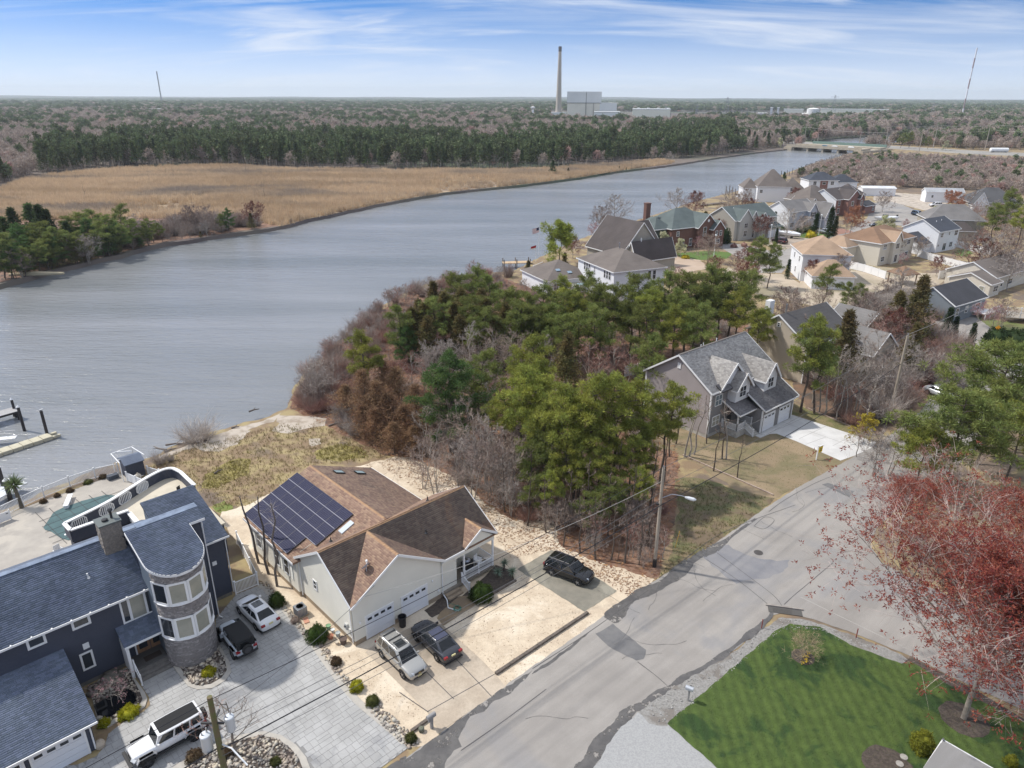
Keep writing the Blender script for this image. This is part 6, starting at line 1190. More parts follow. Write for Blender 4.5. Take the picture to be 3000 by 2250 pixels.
garage_door(h,'F',16.5,-3.42,.05,4.4,2.1,lights=0)
h=house('brick fronted two-storey house with white side wall and brown roof',116.8,262.4,37);blk(h,0,18,0,11,5.9,9.0,'s',s_white,r_dkb,front=m_brick2);blk(h,4.5,13,-2.2,4,5.9,8.8,'t',m_brick2,r_dkb,oh=.3);blk(h,10.5,13.2,-3.2,1,5.9,7.6,'t',m_brick2,r_dkb,oh=.25);blk(h,14,24,2,12,5.9,9.6,'h',m_brick2,r_dkb)
blk(h,13.5,21,-4,2,2.9,4.2,'s',m_brick2,r_char,oh=.3);wrow(h,'F',-.07,[(2.2,3.6,1.5,1.8),(2.2,.8,1.5,1.9)]);window(h,'F',7.4,-2.22,3.4,1.6,1.7,1,1,.14);window(h,'F',11.8,-3.22,3.2,1.2,2.0,2,2);window(h,'F',19.5,-4.02,.9,1.4,1.6,2,2);window(h,'F',20,1.98,3.8,1,1.5)
h=house('white two-storey house with navy hip roof nearest the pilings',132,326.9,0);blk(h,0,13,0,10,6,9.0,'h',s_white,r_navy);blk(h,11,22,1,10,5.0,8.0,'h',s_white,r_navy);MB().box(5,8.4,-.08,0,0,5.9).obj('front_cladding',m_brick2,h);wrow(h,'F',-.02,[(2.6,3.9,1.5,1.6),(10.4,3.9,1.5,1.6),(2,.8,1.5,1.6)]);window(h,'F',6.7,-.09,4.1,1.6,1.1,1,1)
h=house('tall tan grey house with steep hip roofs beside the river pilings',100.5,300,-6);blk(h,0,13,0,12,6.4,12.4,'h',s_white,r_taupe);blk(h,-5,1,3,13,5.4,8.6,'h',s_white,r_taupe);blk(h,10,20,2,12,4.5,9.2,'h',s_cream,r_taupe);wrow(h,'F',-.02,[(1.5,3.6,1.2,1.4)]);MB().box(-8,-4,0,4,1.8,2.0).obj('deck',m_white,h);picket_run(h,(-8,0),(-4,0),2.0,.95,.3,posts_every=2)
h=house('large house with grey roofs standing behind the pale blue house',107,262,25);blk(h,0,14,0,12,5.2,10.0,'h',s_cream,r_taupe);blk(h,-6,2,-4,5,3.2,6.8,'t',s_taupe,r_taupe);blk(h,12,20,-2,9,4.0,8.4,'s',s_taupe,r_grey)
h=house('long white trailer home with grey roof at the end of the cul-de-sac',G(2709,592).x,G(2709,592).y,-8);blk(h,0,14.5,0,5,4.0,5.4,'s',s_white,rcol('pale',(.40,.41,.43)),oh=.1);wrow(h,'F',-.02,[(2.5,1.8,.9,1.1),(10.5,1.8,.9,1.1)])
h=house('long low white roofed building at the shrubland edge',G(2525,574).x,G(2525,574).y,-4);blk(h,0,14,0,6,3.2,3.9,'s',s_white,rcol('white',(.70,.71,.73)),oh=.15)
h=house('dark roofed house with a tattered white gable beside the orange shrubs',G(2842,628).x,G(2842,628).y,-14);blk(h,0,17,3,16,4.2,8.8,'h',s_taupe,rcol('gunmetal',(.085,.085,.09)));blk(h,0,5,-1,4,3.8,8.0,'t',s_white,MATS['roof_gunmetal'])
h=house('dark grey outbuilding roof glimpsed behind the twin pines',G(2525,1010).x,G(2525,1010).y,36);blk(h,0,7,0,7,3.0,5.2,'t',s_taupe,r_grey)
gz=thing('gazebo','brown roofed garden gazebo beside the white fence','gazebo',G(2640,830),rad(20))
for x in(-2,2):
 for y in(-2,2):MB().box(x-.1,x+.1,y-.1,y+.1,0,2.6).obj('post',mat('gz_wood',(.2,.13,.08)),gz)
hip_roof(gz,-2.2,2.2,-2.2,2.2,2.6,4.0,r_brown,oh=.3)
def wfence(label,pts,h_=1.9,m=None,solid=True,sp=.3):
 F_=thing('privacy_fence',label,'fence',(0,0,0));P=[G(*p)for p in pts]
 for i in range(len(P)-1):picket_run(F_,P[i],P[i+1],0,h_,sp,solid=solid,m=m,posts_every=2.4)
wfence('long white privacy fence in front of the navy roofed house',[(2687,752),(2740,768),(2830,792)]);wfence('white privacy fence beside the cream house, above the paved pad',[(2489,787),(2530,797),(2592,818)]);wfence('white privacy fence around the sandy yard, lower run',[(2748,818),(2820,798),(2872,812)]);wfence('white privacy fence on the right of the small green lawn',[(2800,724),(2850,737),(2900,746)])
wfence('brown board fence below the sandy yard',[(2500,905),(2570,874),(2640,850)],1.5,mat('fence_brown',(.11,.095,.08),col2=(.07,.06,.05),scale=2),True)
wfence('white vinyl fence beside the rear of the grey house',[(1830,1105),(1900,1090)],1.8)
dk=thing('wooden_deck','white railed raised deck at the right edge above the lawn','deck',G(2945,945),rad(-12));MB().box(0,9,0,4,.9,1.05).obj('deck_floor',m_conc,dk);picket_run(dk,(0,0),(9,0),1.05,1.0,.16,posts_every=2.3);picket_run(dk,(0,0),(0,4),1.05,1.0,.16,posts_every=2);picket_run(dk,(1.5,4),(9,4),1.05,1.0,.2,posts_every=2.4)
def timber(label,a,b_,w=.2,m=None,z=.02,n=4,cat='timber edging'):
 P,Q=G(*a),G(*b_);T_=thing('timber_edging',label,cat,P,math.atan2((Q-P).y,(Q-P).x));L=(Q-P).length;mm_=MB().box(.01,L/n-.02,-w/2,w/2,0,w*.8).mesh('timber',m or m_tie)
 for i in range(n):place('timber',mm_,T_,(i*L/n,0,z+.008*(i%2)))
timber('pale timber edging crossing the thin grass beside the bare trees',(2000,1334),(2266,1452),.16,mat('pale_timber',(.42,.33,.27),col2=(.32,.24,.19),scale=3),n=6)
timber('dark timber edging along the sand yard beside the street',(1452,1977),(1722,1797),.24,n=7);timber('dark timber edging beside the mailbox of the cream house',(1205,2146),(1258,2108),.22,n=2);timber('dark timber edging of the planting bed by the porch',(1398,1768),(1512,1702),.2,n=4);timber('pale timber edging behind the white driveway, along the woods',(2366,1197),(2492,1250),.14,MATS['pale_timber'],n=4)
sheet('planting_bed',GZ([(1352,1748),(1398,1762),(1508,1700),(1500,1672),(1452,1655),(1420,1690)]),.02,m_mulch);sheet('planting_bed',rough_edge(GZ([(1245,1790),(1290,1752),(1330,1740),(1345,1752),(1300,1795),(1262,1812)]),.5,.1,3),.03,m_mulch)
# -- poles and wires
m_pole=mat('pole_wood',(.42,.36,.29),col2=(.33,.28,.22),scale=2,stretch=(6,6,.5));m_moss=mat('mossy_pole',(.13,.14,.045),col2=(.16,.12,.07),scale=3,bump=.5)
m_wire=mat('wire_black',(.025,.025,.03));m_wireg=mat('wire_grey',(.16,.155,.15));m_wirep=mat('wire_pale',(.42,.40,.37))
def pole(label,p,h,m,r0=.17,cat='utility pole',name='utility_pole',group=None):
 o=thing(name,label,cat,(p[0],p[1],0),0,group);MB().tube([(0,0,-.3),(0,0,h*.5),(0,0,h)],[r0,r0*.88,r0*.72],10).obj('pole',m,o,smooth=50);return o
P1=G(1917,1660);TOP=10.3;P0=Vector((-15.9,28.5,0));P2_=G(2610,1205)
po1=pole('grey wooden utility pole with street lamp arm at the edge of the woods',P1,TOP,m_pole)
MB().lathe([(.05,0),(.06,.1),(.03,.22)],8,c=(0,0,TOP)).obj('insulator',m_rim,po1);MB().box(-.35,.1,-.08,.08,6.6,6.75).obj('cable_clamp',m_dark,po1);MB().lathe([(.185,.0),(.185,.9)],10).obj('base_wrap',m_dark,po1)
ang=rad(-18)
la=MB().tube([(.12,0,7.3),(.9,-.15,7.75),(1.7,-.3,7.7),(2.1,-.4,7.6)],.035,6).obj('lamp_arm',m_rim,po1)
lh=MB();lh.tube([(2.0,-.38,7.6),(2.3,-.45,7.55),(2.75,-.56,7.47),(2.95,-.6,7.45)],[.07,.15,.16,.06],10);lh.obj('lamp_head',mat('lamp_white',(.66,.68,.7),rough=.4),la)
po0=pole('leaning moss-covered utility pole with white transformer in front of the stone bed',P0,10.6,m_moss,.2)
def can(parent,x,y,z,r_=.34,hh=1.15):
 c=MB().lathe([(r_*.9,0),(r_,.05),(r_,hh),(r_*1.05,hh+.03),(r_*.95,hh+.09),(.1,hh+.16)],18).obj('transformer',mat('transformer_white',(.60,.63,.66),rough=.4),parent,smooth=40,loc=(x,y,z));MB().tube([(.05,.1,hh+.1),(.05,.1,hh+.45)],[.06,.04],8).tube([(-.12,-.1,hh+.1),(-.12,-.1,hh+.3)],[.05,.03],8).obj('bushing',m_rim,c)
can(po0,-.6,-.1,6.9,.29,1.05);can(po0,.5,.6,7.6,.26,.9);MB().box(-.75,.5,-.05,.05,8.7,8.8).box(-.05,.05,0,.7,8.9,9.0).obj('bracket',m_dark,po0)
MB().tube([(.15,0,7.2),(.9,-.5,7.5),(2.0,-1.3,7.2)],.045,6).obj('lamp_arm',MATS['lamp_white'],po0)
po2=pole('pale utility pole among the bare trees beyond the grey house',P2_,11.0,m_pole,.2)
MB().lathe([(.05,0),(.07,.12),(.03,.3)],8,c=(0,0,11.0)).obj('insulator',m_rim,po2)
def wire(label,a,b_,sag,r_=.012,m=None,n=14):
 a,b_=Vector(a),Vector(b_);pts=[a.lerp(b_,i/n)-Vector((0,0,sag*4*(i/n)*(1-i/n)))for i in range(n+1)]
 mb=MB();mb.tube(pts,r_,4);return mb.obj('overhead_wire',m or m_wire,label=label,cat='overhead wire',group='wires strung between the poles')
dirn=(P1-P0).normalized();nn=Vector((-dirn.y,dirn.x,0))
wire('top wire between the mossy pole and the lamp pole',P0+Vector((0,0,10.4)),P1+Vector((0,0,10.35)),.55,.026)
wire('thick black communication cable between the mossy pole and the lamp pole',P0+Vector((0,0,7.0))-nn*.2,P1+Vector((0,0,6.7))-nn*.2,.4,.05)
wire('thin upper grey wire beside the thick cable',P0+Vector((0,0,7.6))-nn*.1,P1+Vector((0,0,7.2))-nn*.1,.45,.021,m_wireg);wire('thin lower grey wire beside the thick cable',P0+Vector((0,0,6.5))-nn*.2,P1+Vector((0,0,6.3))-nn*.2,.6,.021,m_wireg);wire('middle grey wire over the sand yard',P0+Vector((0,0,8.2)),P1+Vector((0,0,7.9)),.8,.021,m_wireg)
wire('top wire from the lamp pole towards the pale pole',P1+Vector((0,0,10.35)),P2_+Vector((0,0,11.1)),.7,.026,m_wireg);wire('thick black cable from the lamp pole across the white driveway',P1+Vector((0,0,6.7))-nn*.2,P2_+Vector((0,0,7.0)),.6,.045);wire('thin wire from the lamp pole across the white driveway',P1+Vector((0,0,8.3)),P2_+Vector((0,0,8.2)),.6,.021,m_wireg)
wire('thick black cable from the mossy pole out of the left bottom corner',P0+Vector((0,0,7.0)),P0-dirn*30+Vector((0,0,7.0)),.4,.05);wire('top wire from the mossy pole out of the left bottom corner',P0+Vector((0,0,10.4)),P0-dirn*30+Vector((0,0,10.4)),.4,.026)
GPk=H1.matrix_basis@Vector((1.9,-.4,5.05));wire('service wire down to the garage gable of the cream house',P0+Vector((0,0,9)),GPk,.4,.021,m_wireg);wire('pale service wire over the porch shrub',P1+Vector((0,0,9.0)),H1.matrix_basis@Vector((1.0,-.4,4.5)),.9,.021,m_wirep)
q0=P2_+(P2_-P1).normalized()*60;wire('far wire leaving the pale pole to the right',P2_+Vector((0,0,11.1)),q0+Vector((0,0,11)),.8,.026,m_wirep);wire('far cable leaving the pale pole to the right',P2_+Vector((0,0,7.0)),q0+Vector((0,0,7)),.8,.025,m_wireg)
wire('white guy rope across the bare trees beside the pale pole',G(2335,1116,0)+Vector((0,0,3.2)),G(2560,1118,0)+Vector((0,0,2.4)),.3,.03,m_white)
wire('thin pale wire over the green lawn',(22.5,45.0,4.0),(46,22,4.4),.3,.021,m_wirep)
# ---- mailboxes, hydrant lid, signs, cones
mb_=thing('mailbox','grey moulded mailbox on its post beside the cream house driveway','mailbox',G(1265,2133,.02),A1-PI/2+rad(180));m_mail=mat('mailbox_grey',(.27,.26,.255),rough=.6)
MB().box(-.09,.09,-.09,.09,0,1.0).box(-.07,.07,-.12,.25,.72,.98).obj('post',m_mail,mb_)
mm_=MB();pr=[(-.15,0),(.15,0),(.15,.14)]+[(.15*math.cos(a),.14+.13*math.sin(a))for a in[PI*i/8 for i in range(1,8)]]+[(-.15,.14)];n_=len(pr)
mm_.add([(x,-.32,z+1.0)for x,z in pr]+[(x,.34,z+1.0)for x,z in pr],[tuple(range(n_)),tuple(reversed(range(n_,2*n_)))]+[(i+n_,(i+1)%n_+n_,(i+1)%n_,i)for i in range(n_)]);bx=mm_.obj('box',m_mail,mb_);MB().box(-.11,.11,-.335,-.32,1.03,1.22).obj('door',m_dark,bx)
mb2=thing('mailbox','silver mailbox on a thin post beside the gravel verge across the street','mailbox',G(2016,2053,.04),rad(60));MB().box(-.05,.05,-.05,.05,0,1.05).obj('post',mat('grey_post',(.30,.28,.26)),mb2);mm2=MB();mm2.add([(x,-.28,z+1.05)for x,z in pr]+[(x,.28,z+1.05)for x,z in pr],[tuple(range(n_)),tuple(reversed(range(n_,2*n_)))]+[(i+n_,(i+1)%n_+n_,(i+1)%n_,i)for i in range(n_)]);b2=mm2.obj('box',mat('mailbox_silver',(.5,.52,.55),rough=.35,metal=.4),mb2);MB().box(.15,.17,-.1,.02,1.2,1.3).obj('number_plate',m_dark,b2)
MB().lathe([(.17,0),(.19,.02),(.19,.2),(.2,.22),(.2,.28),(.15,.33),(.05,.34)],16).obj('utility_canister',mat('lid_green',(.13,.135,.10),bump=.3),loc=G(1235,2142,.02),label='round olive utility canister between the mailbox and the river stones',cat='utility canister')
sg=thing('yard_sign','yellow sale sign hanging from a white post beside the white driveway','sign',G(2391,1347),rad(35));MB().box(-.06,.06,-.06,.06,0,1.9).obj('post',m_white,sg);MB().box(-.05,1.0,-.04,.04,1.65,1.73).obj('arm',m_white,sg);sp_=MB().box(.2,.95,-.015,.015,.85,1.6).obj('sign_board',mat('sign_yellow',(.75,.52,.02)),sg);MB().box(.4,.75,-.022,-.016,1.3,1.38).box(.45,.7,-.022,-.016,1.05,1.2).obj('print',m_dark,sp_)
ws=thing('warning_sign','orange yellow diamond road sign on the lawn beyond the back street','sign',G(2913,1002),rad(-30));MB().box(-.04,.04,-.04,.04,0,2.6).obj('post',m_pole,ws);MB().add([(0,-.06,2.2),(.45,-.06,2.65),(0,-.06,3.1),(-.45,-.06,2.65),(0,-.05,2.2),(.45,-.05,2.65),(0,-.05,3.1),(-.45,-.05,2.65)],[(3,2,1,0),(4,5,6,7),(0,1,5,4),(1,2,6,5),(2,3,7,6),(3,0,4,7)]).obj('sign_board',mat('sign_orange',(.8,.33,.02)),ws)
MB().box(-.02,.02,-.02,.02,0,1.9).obj('marker_stake',mat('stake_yellow',(.6,.35,.05)),loc=G(1978,1605),label='thin yellow stake in the weeds behind the lamp pole',cat='marker stake').rotation_euler=(0,rad(8),0)
for(px,py,lb)in((2508,1868,'short red marker post in the verge of the side street'),(2231,1840,'small red marker rod in the gravel by the storm drain')):MB().box(-.03,.03,-.03,.03,0,.9).obj('marker_post',mat('marker_red',(.25,.05,.04)),loc=G(px,py,.04),label=lb,cat='marker post')
tb=MB().lathe([(.27,0),(.33,.9),(.36,.92),(.36,.97),(.31,.97),(.27,.12),(.02,.1)],18);tb.obj('trash_can',mat('can_black',(.02,.02,.024),rough=.5),loc=H1.matrix_basis@Vector((4.05,-.65,.04)),label='black round trash can between the two garage doors',cat='trash can')
hr=thing('garden_hose','green coiled garden hose lying in the bed beside the garage','hose',H1.matrix_basis@Vector((8.6,-2.1,.06)),0);mb=MB()
for k in range(4):mb.tube([((.34-.03*k)*math.cos(2*PI*i/20),(.34-.03*k)*math.sin(2*PI*i/20),.03+.035*k)for i in range(21)],.018,4)
mb.tube([(.3,0,.05),(-.3,.5,.03),(-.9,.7,.03),(-.9,1.4,.05)],.015,4).obj('coil',mat('hose_green',(.02,.20,.14),rough=.4),hr)
for i,(s_,t_,r_,h__,c_)in enumerate(((-.5,3.2,.2,.35,'pot_green'),(-.45,2.6,.16,.3,'pot_white'),(-.95,2.1,.25,.3,'pot_terracotta'),(-.4,1.9,.2,.4,'pot_grey'),(-.9,1.2,.16,.25,'pot_cream'),(-.5,.9,.3,.5,'pot_brown'))):
 cc={'pot_green':(.18,.32,.18),'pot_white':(.6,.62,.62),'pot_terracotta':(.36,.15,.09),'pot_grey':(.35,.38,.38),'pot_cream':(.52,.45,.36),'pot_brown':(.10,.07,.06)}[c_]
 pt=MB().lathe([(r_*.7,0),(r_,h__),(r_*1.08,h__),(r_*.9,h__-.03),(.02,h__-.05)],14).obj('flower_pot',mat(c_,cc),loc=H1.matrix_basis@Vector((s_,t_,.02)),label='%s garden pot on the sand at the left corner of the cream house'%{'pot_green':'small green','pot_white':'white','pot_terracotta':'wide terracotta','pot_grey':'tall grey','pot_cream':'little cream','pot_brown':'large dark brown'}[c_],cat='pot',group='garden pots by the corner')
MB().box(-.2,.2,-.35,.35,0,.06).obj('paving_brick',mat('salmon',(.50,.25,.17)),loc=G(897,1818,.02),rotz=.5,label='single salmon slab lying in the sand strip',cat='slab')
gr=thing('grill','covered barbecue grill and seat on the porch of the cream house','grill',H1.matrix_basis@Vector((12.3,1.0,.55)),A1);MB().box(-.5,.5,-.28,.28,.1,.85).obj('cabinet',m_dark,gr);MB().lathe([(.3,.85),(.34,.95),(.26,1.1),(.05,1.16)],14).obj('hood',m_rim,gr)
ch=thing('porch_chair','white rounded chair near the right end of the porch','chair',H1.matrix_basis@Vector((13.4,.8,.55)),A1+.4);MB().box(-.3,.3,-.3,.3,.35,.45).obj('seat',m_white,ch);MB().box(-.3,.3,.22,.32,.45,.95).box(-.34,-.26,-.3,.3,.45,.65).box(.26,.34,-.3,.3,.45,.65).obj('backrest',m_white,ch)
for x in(-.25,.25):
 for y in(-.25,.25):MB().box(x-.03,x+.03,y-.03,y+.03,0,.35).obj('leg',m_white,ch)
MB().lathe([(.16,0),(.2,.5),(.16,1.1),(.05,1.2)],12).obj('patio_umbrella',mat('deep_blue',(.02,.03,.12)),loc=H1.matrix_basis@Vector((10.4,.9,.56)),label='folded deep blue umbrella beside the cream house door',cat='umbrella')
MB().box(-.5,.5,-.3,.3,0,.015).obj('door_mat',MATS['mat_brown'],loc=H1.matrix_basis@Vector((9.4,1.1,.555)),rotz=A1,label='dark door mat on the cream house porch',cat='door mat')
# ---- small solar lights along the stone bed
# ---- docks and pilings in the river
m_pil=mat('piling_black',(.03,.026,.028),rough=.6);m_dockb=mat('dock_beige',(.52,.48,.36),col2=(.45,.41,.31),scale=2);m_dockg=mat('dock_grey',(.40,.39,.39),col2=(.33,.32,.32),scale=2)
def WZG(px,py):return G(px,py,WZ)
a_,b_=WZG(-60,1352),WZG(150,1283);ln=(b_-a_);DC=thing('floating_dock','long beige floating dock ending at a black piling in the river','dock',(a_.x,a_.y,WZ),math.atan2(ln.y,ln.x));L=ln.length;n_=7
sg_=MB().box(.02,L/n_-.04,-.75,.75,.05,.5).mesh('dock_section',m_dockb)
for i in range(n_):place('dock_section',sg_,DC,(i*L/n_,0,-.02*(i%2)))
MB().box(L,L+.9,-.75,-.35,.1,.4).box(L,L+.9,.35,.75,.1,.4).obj('end_fork',m_dockb,DC)
a_,b_=WZG(-80,1262),WZG(58,1222);ln=b_-a_;GD=thing('fixed_dock','grey fixed dock on dark posts at the left edge of the river','dock',(a_.x,a_.y,WZ),math.atan2(ln.y,ln.x));L2=ln.length
pl=MB().box(-.07,.07,-1.0,1.0,1.25,1.31).mesh('plank',m_dockg)
for i in range(int(L2/.16)):place('plank',pl,GD,(.08+i*.16,0,0))
MB().box(0,L2,-1.0,-.9,1.0,1.24).box(0,L2,.9,1.0,1.0,1.24).obj('beam',m_pil,GD)
for x in(.6,L2*.5,L2-.4):
 for y in(-.85,.85):MB().tube([(x,y,-1.5),(x,y,1.2)],.11,8).obj('post',m_pil,GD)
def piling(p,h,r_,label,cap=True,group=None,m=None):
 o=thing('piling',label,'piling',(p[0],p[1],WZ),0,group);MB().tube([(0,0,-1.5),(0,0,h)],[r_,r_*.92],10).obj('post',m or m_pil,o)
 if cap:MB().lathe([(r_*1.05,h-.02),(r_*1.05,h+.05),(.03,h+.28)],12).obj('cap',m_white,o)
 return o
piling(WZG(140,1278),3.6,.2,'black piling with a gull at the end of the beige dock',False);piling(WZG(72,1262),3.4,.2,'black piling with white cap at the end of the grey dock');piling(WZG(48,1222),2.6,.18,'black piling with white cap behind the grey dock');piling(WZG(18,1448),3.4,.25,'tall black piling with white cap beside the palm');piling(WZG(33,1470),2.6,.25,'shorter brown piling with white cap just behind the palm')
gl=thing('gull','white gull perched on the piling at the end of the beige dock','bird',WZG(140,1278)+Vector((0,0,3.6)),.5);MB().tube([(-.25,0,.1),(-.05,0,.14),(.12,0,.18),(.2,0,.26),(.3,0,.25)],[.02,.08,.07,.045,.01],7).obj('body',m_white,gl,smooth=60);MB().add([(-.35,-.08,.12),(.1,-.07,.2),(.0,-.09,.1),(-.35,.08,.12),(.1,.07,.2),(.0,.09,.1)],[(0,1,2),(2,1,0),(3,4,5),(5,4,3)]).obj('wing',m_rim,gl)
gw=thing('gangway','white aluminium gangway leading down to the beige dock','gangway',WZG(12,1300),rad(15));MB().box(-5,1.5,-.45,.45,.7,.78).obj('walkway',m_white,gw)
for y in(-.45,.45):MB().tube([(-5,y,1.7),(1.4,y,1.5)],.03,5).tube([(-5,y,.8),(-3,y,1.65),(-1.5,y,.8),(0,y,1.6),(1.4,y,.8)],.02,4).obj('railing',m_rim,gw)
MB().box(-3,3,-1,1,-.1,.02).obj('boat_ramp',mat('ramp_white',(.6,.62,.66)),loc=G(-12,1450,.1),rotz=rad(75),label='pale ramp deck behind the pilings at the left edge',cat='ramp')
pm_=thing('palm_tree','small palm with spiky green head beside the white gate','palm',G(64,1488,.03),0);rng=np.random.default_rng(77);MB().tube([(0,0,-.2),(-.15,.1,1.2),(-.3,.2,2.5)],[.22,.19,.15],9).obj('trunk',mat('palm_bark',(.14,.12,.09),col2=(.09,.075,.055),scale=8,bump=1),pm_);foliage('crown',tufts([(-.3,.2,2.7)],.25,260,1.0,.10,rng,up=.25),fol('palm_green',(.13,.19,.09),(.20,.22,.10)),pm_)
for i,(px,py,hh)in enumerate(((1477,1672,1.4),(1500,1690,1.0),(1460,1690,.9))):
 y_=thing('yucca',('tallest','right hand','left hand')[i]+' spiky blue green yucca in the bed by the porch','yucca',G(px,py,.03),0,'yuccas by the porch');MB().tube([(0,0,-.1),(0,0,hh*.6)],.08,7).obj('stem',m_bark,y_);foliage('leaves',tufts([(0,0,hh*.6)],.1,110,.55,.06,rng,up=.4),fol('yucca_leaf',(.20,.28,.22),(.26,.31,.20)),y_)
for i,(px,py,hh,zz)in enumerate(((1578,746,7.5,0),(1570,768,4.5,0))):
 f_=thing('flag_pole',('white flag pole with striped national flag near the willow','lower white pole with a red and white flag near the willow')[i],'flag pole',G(px,py,zz),rad(200));MB().tube([(0,0,0),(0,0,hh)],.05,6).obj('pole',m_white,f_)
 if i==0:
  fr=mat('flag_red',(.4,.02,.03));fw=m_white
  for k in range(13):MB().add([(0,0,hh-.1-k*.1),(1.0,.12,hh-.3-k*.1),(1.9,-.05,hh-.5-k*.1),(1.9,-.05,hh-.6-k*.1),(1.0,.12,hh-.4-k*.1),(0,0,hh-.2-k*.1)],[(0,1,4,5),(1,2,3,4),(5,4,1,0),(4,3,2,1)]).obj('flag_stripe',fr if k%2==0 else fw,f_)
  MB().add([(0,-.02,hh-.1),(.8,.08,hh-.27),(.8,.08,hh-.97),(0,-.02,hh-.8),(0,.02,hh-.1),(.8,.12,hh-.27),(.8,.12,hh-.97),(0,.02,hh-.8)],[(0,1,2,3),(3,2,1,0),(4,5,6,7),(7,6,5,4)]).obj('flag_canton',mat('flag_blue',(.02,.03,.12)),f_)
 else:
  MB().add([(0,0,hh-.1),(1.5,.1,hh-.4),(1.5,.1,hh-.9),(0,0,hh-.7)],[(0,1,2,3),(3,2,1,0)]).obj('flag_field',fr,f_);MB().add([(0,0,hh-.7),(1.5,.1,hh-.9),(1.4,.1,hh-1.2),(0,0,hh-1.0)],[(0,1,2,3),(3,2,1,0)]).obj('flag_field',fw,f_)
wd=thing('wooden_pier','short tan wooden pier by the flags at the low white house','pier',WZG(1512,784),rad(10));MB().box(-3.5,4,-1.2,1.2,1.3,1.45).obj('deck',mat('pier_tan',(.50,.36,.22)),wd)
for x in(-3.3,0,3.5):
 for y in(-1.1,1.1):MB().tube([(x,y,-1.4),(x,y,2.4)],.13,7).obj('post',m_dead,wd)
wr=thing('deck_rail','white slanting deck rail in front of the low white house','railing',(0,0,0));
for a_,b_ in(((1527,838),(1562,792)),((1562,792),(1590,780)),((1527,838),(1540,850))):MB().beam(G(*a_)+Vector((0,0,1.1)),G(*b_)+Vector((0,0,1.1)),.12,.12).obj('rail',m_white,wr)
k=0
for(a_,b_,n_)in(((2483,462),(2398,490),26),((2398,492),(2345,510),16),((2340,512),(2225,545),14),((2195,575),(2120,580),8),((2178,562),(2225,556),9)):
 for i in range(n_):
  r=random.Random(k);p=WZG(a_[0]+(b_[0]-a_[0])*(i+.5)/n_+r.uniform(-1,1),a_[1]+(b_[1]-a_[1])*(i+.5)/n_+r.uniform(-3,3));piling(p,r.uniform(3.2,5.0),.18,'grey wooden piling in the long row before the road bridge',False,'pilings lining the river before the bridge',m_dead);k+=1
for(a_,b_,lb)in(((2340,520),(2385,517),'low wooden pier at the shrubby bank'),((2050,612),(2120,604),'wooden boat dock in front of the brick house bare trees'),((2230,560),(2190,570),'wooden dock beside the tall tan grey house')):
 A_,B_=WZG(*a_),WZG(*b_);d=thing('wooden_pier',lb,'pier',(A_.x,A_.y,WZ),math.atan2((B_-A_).y,(B_-A_).x));L=(B_-A_).length;MB().box(0,L,-.8,.8,1.4,1.6).obj('deck',m_dead,d)
 for j in range(5):MB().tube([(L*j/4,-.7,-1.4),(L*j/4,-.7,1.7)],.12,6).obj('post',m_dead,d)
for i,(px,py,L,az)in enumerate(((588,1298,1.6,.3),(600,1262,.9,1.4),(690,1255,1.0,.2),(745,1205,1.4,.5),(985,1245,2.0,.5),(1040,1262,2.2,.6),(515,1305,2.4,.1),(640,1385,1.0,.9),(470,1316,2.0,2.8),(500,1322,1.4,.6))):
 MB().tube([(-L/2,0,.1),(0,.1*L,.18),(L/2,0,.22)],[.12,.1,.05],6).tube([(0,.1*L,.18),(L*.2,.35*L,.4)],[.06,.02],5).obj('driftwood',m_dead,loc=G(px,py),rotz=az,label='dark driftwood log lying on the shore, '+['by the pale beach left end','upright looking stub at the water','small piece midway along the beach','at the reed end of the beach','plank like log by the rusty trees','rotted piece under the rusty trees','long piece at the mud edge','single stick in the olive grass','left piece beside the grey bush','right piece beside the grey bush'][i],cat='driftwood',group='driftwood on the shore')
# -- stamped driveway: pavers, borders, beds of river stones
drv=[(90,2330),(120,2252),(230,2240),(282,2216),(305,2190),(318,2150),(360,2118),(418,2088),(440,2066),(436,2042),(420,2018),(411,1998),(470,1972),(508,1955),(530,1985),(552,2012),(580,2022),(622,2018),(660,1996),(678,1970),(672,1938),(652,1905),(635,1880),(632,1815),(692,1742),(757,1716),(787,1738),(896,1866),(1017,2030),(1137,2140),(1182,2178),(1196,2192),(1100,2262),(1050,2320)]
drive_poly=GZ(drv);m_st=mat('stamped_concrete',(.325,.32,.312),col2=(.38,.375,.368),scale=.5,lo=.4,hi=.62,col3=(.235,.235,.24),scale3=.22,lo3=.52,hi3=.68,bump=.25,bscale=10,orand=.045,rnd=.045,rough=.75)
m_joint=mat('joint_dark',(.225,.22,.215))
sheet('driveway',drive_poly,.022,m_joint)
isl=GZ([(500,2300),(506,2250),(540,2226),(592,2200),(640,2178),(680,2160),(722,2151),(773,2144),(822,2155),(868,2184),(898,2222),(912,2260),(915,2330)])
isl_in=GZ([(530,2300),(535,2260),(560,2238),(600,2215),(645,2192),(690,2172),(730,2163),(770,2157),(812,2168),(852,2195),(878,2230),(890,2262),(890,2330)])
bed2=GZ([(505,1950),(530,1985),(552,2012),(580,2022),(622,2018),(660,1996),(678,1970),(672,1938),(652,1905),(635,1880),(625,1920),(600,1945),(560,1955)])
bed2_in=GZ([(528,1955),(545,1985),(562,2004),(585,2011),(618,2006),(650,1987),(665,1965),(660,1940),(645,1912),(630,1890),(618,1925),(595,1943),(560,1958)])
pond=GZ([(262,2010),(372,1958),(400,1995),(425,2030),(432,2050),(425,2072),(400,2088),(350,2112),(312,2135),(290,2130)]);pond_in=GZ([(262,2010),(372,1962),(392,1995),(410,2028),(418,2050),(410,2066),(390,2080),(345,2102),(310,2122),(290,2120)])
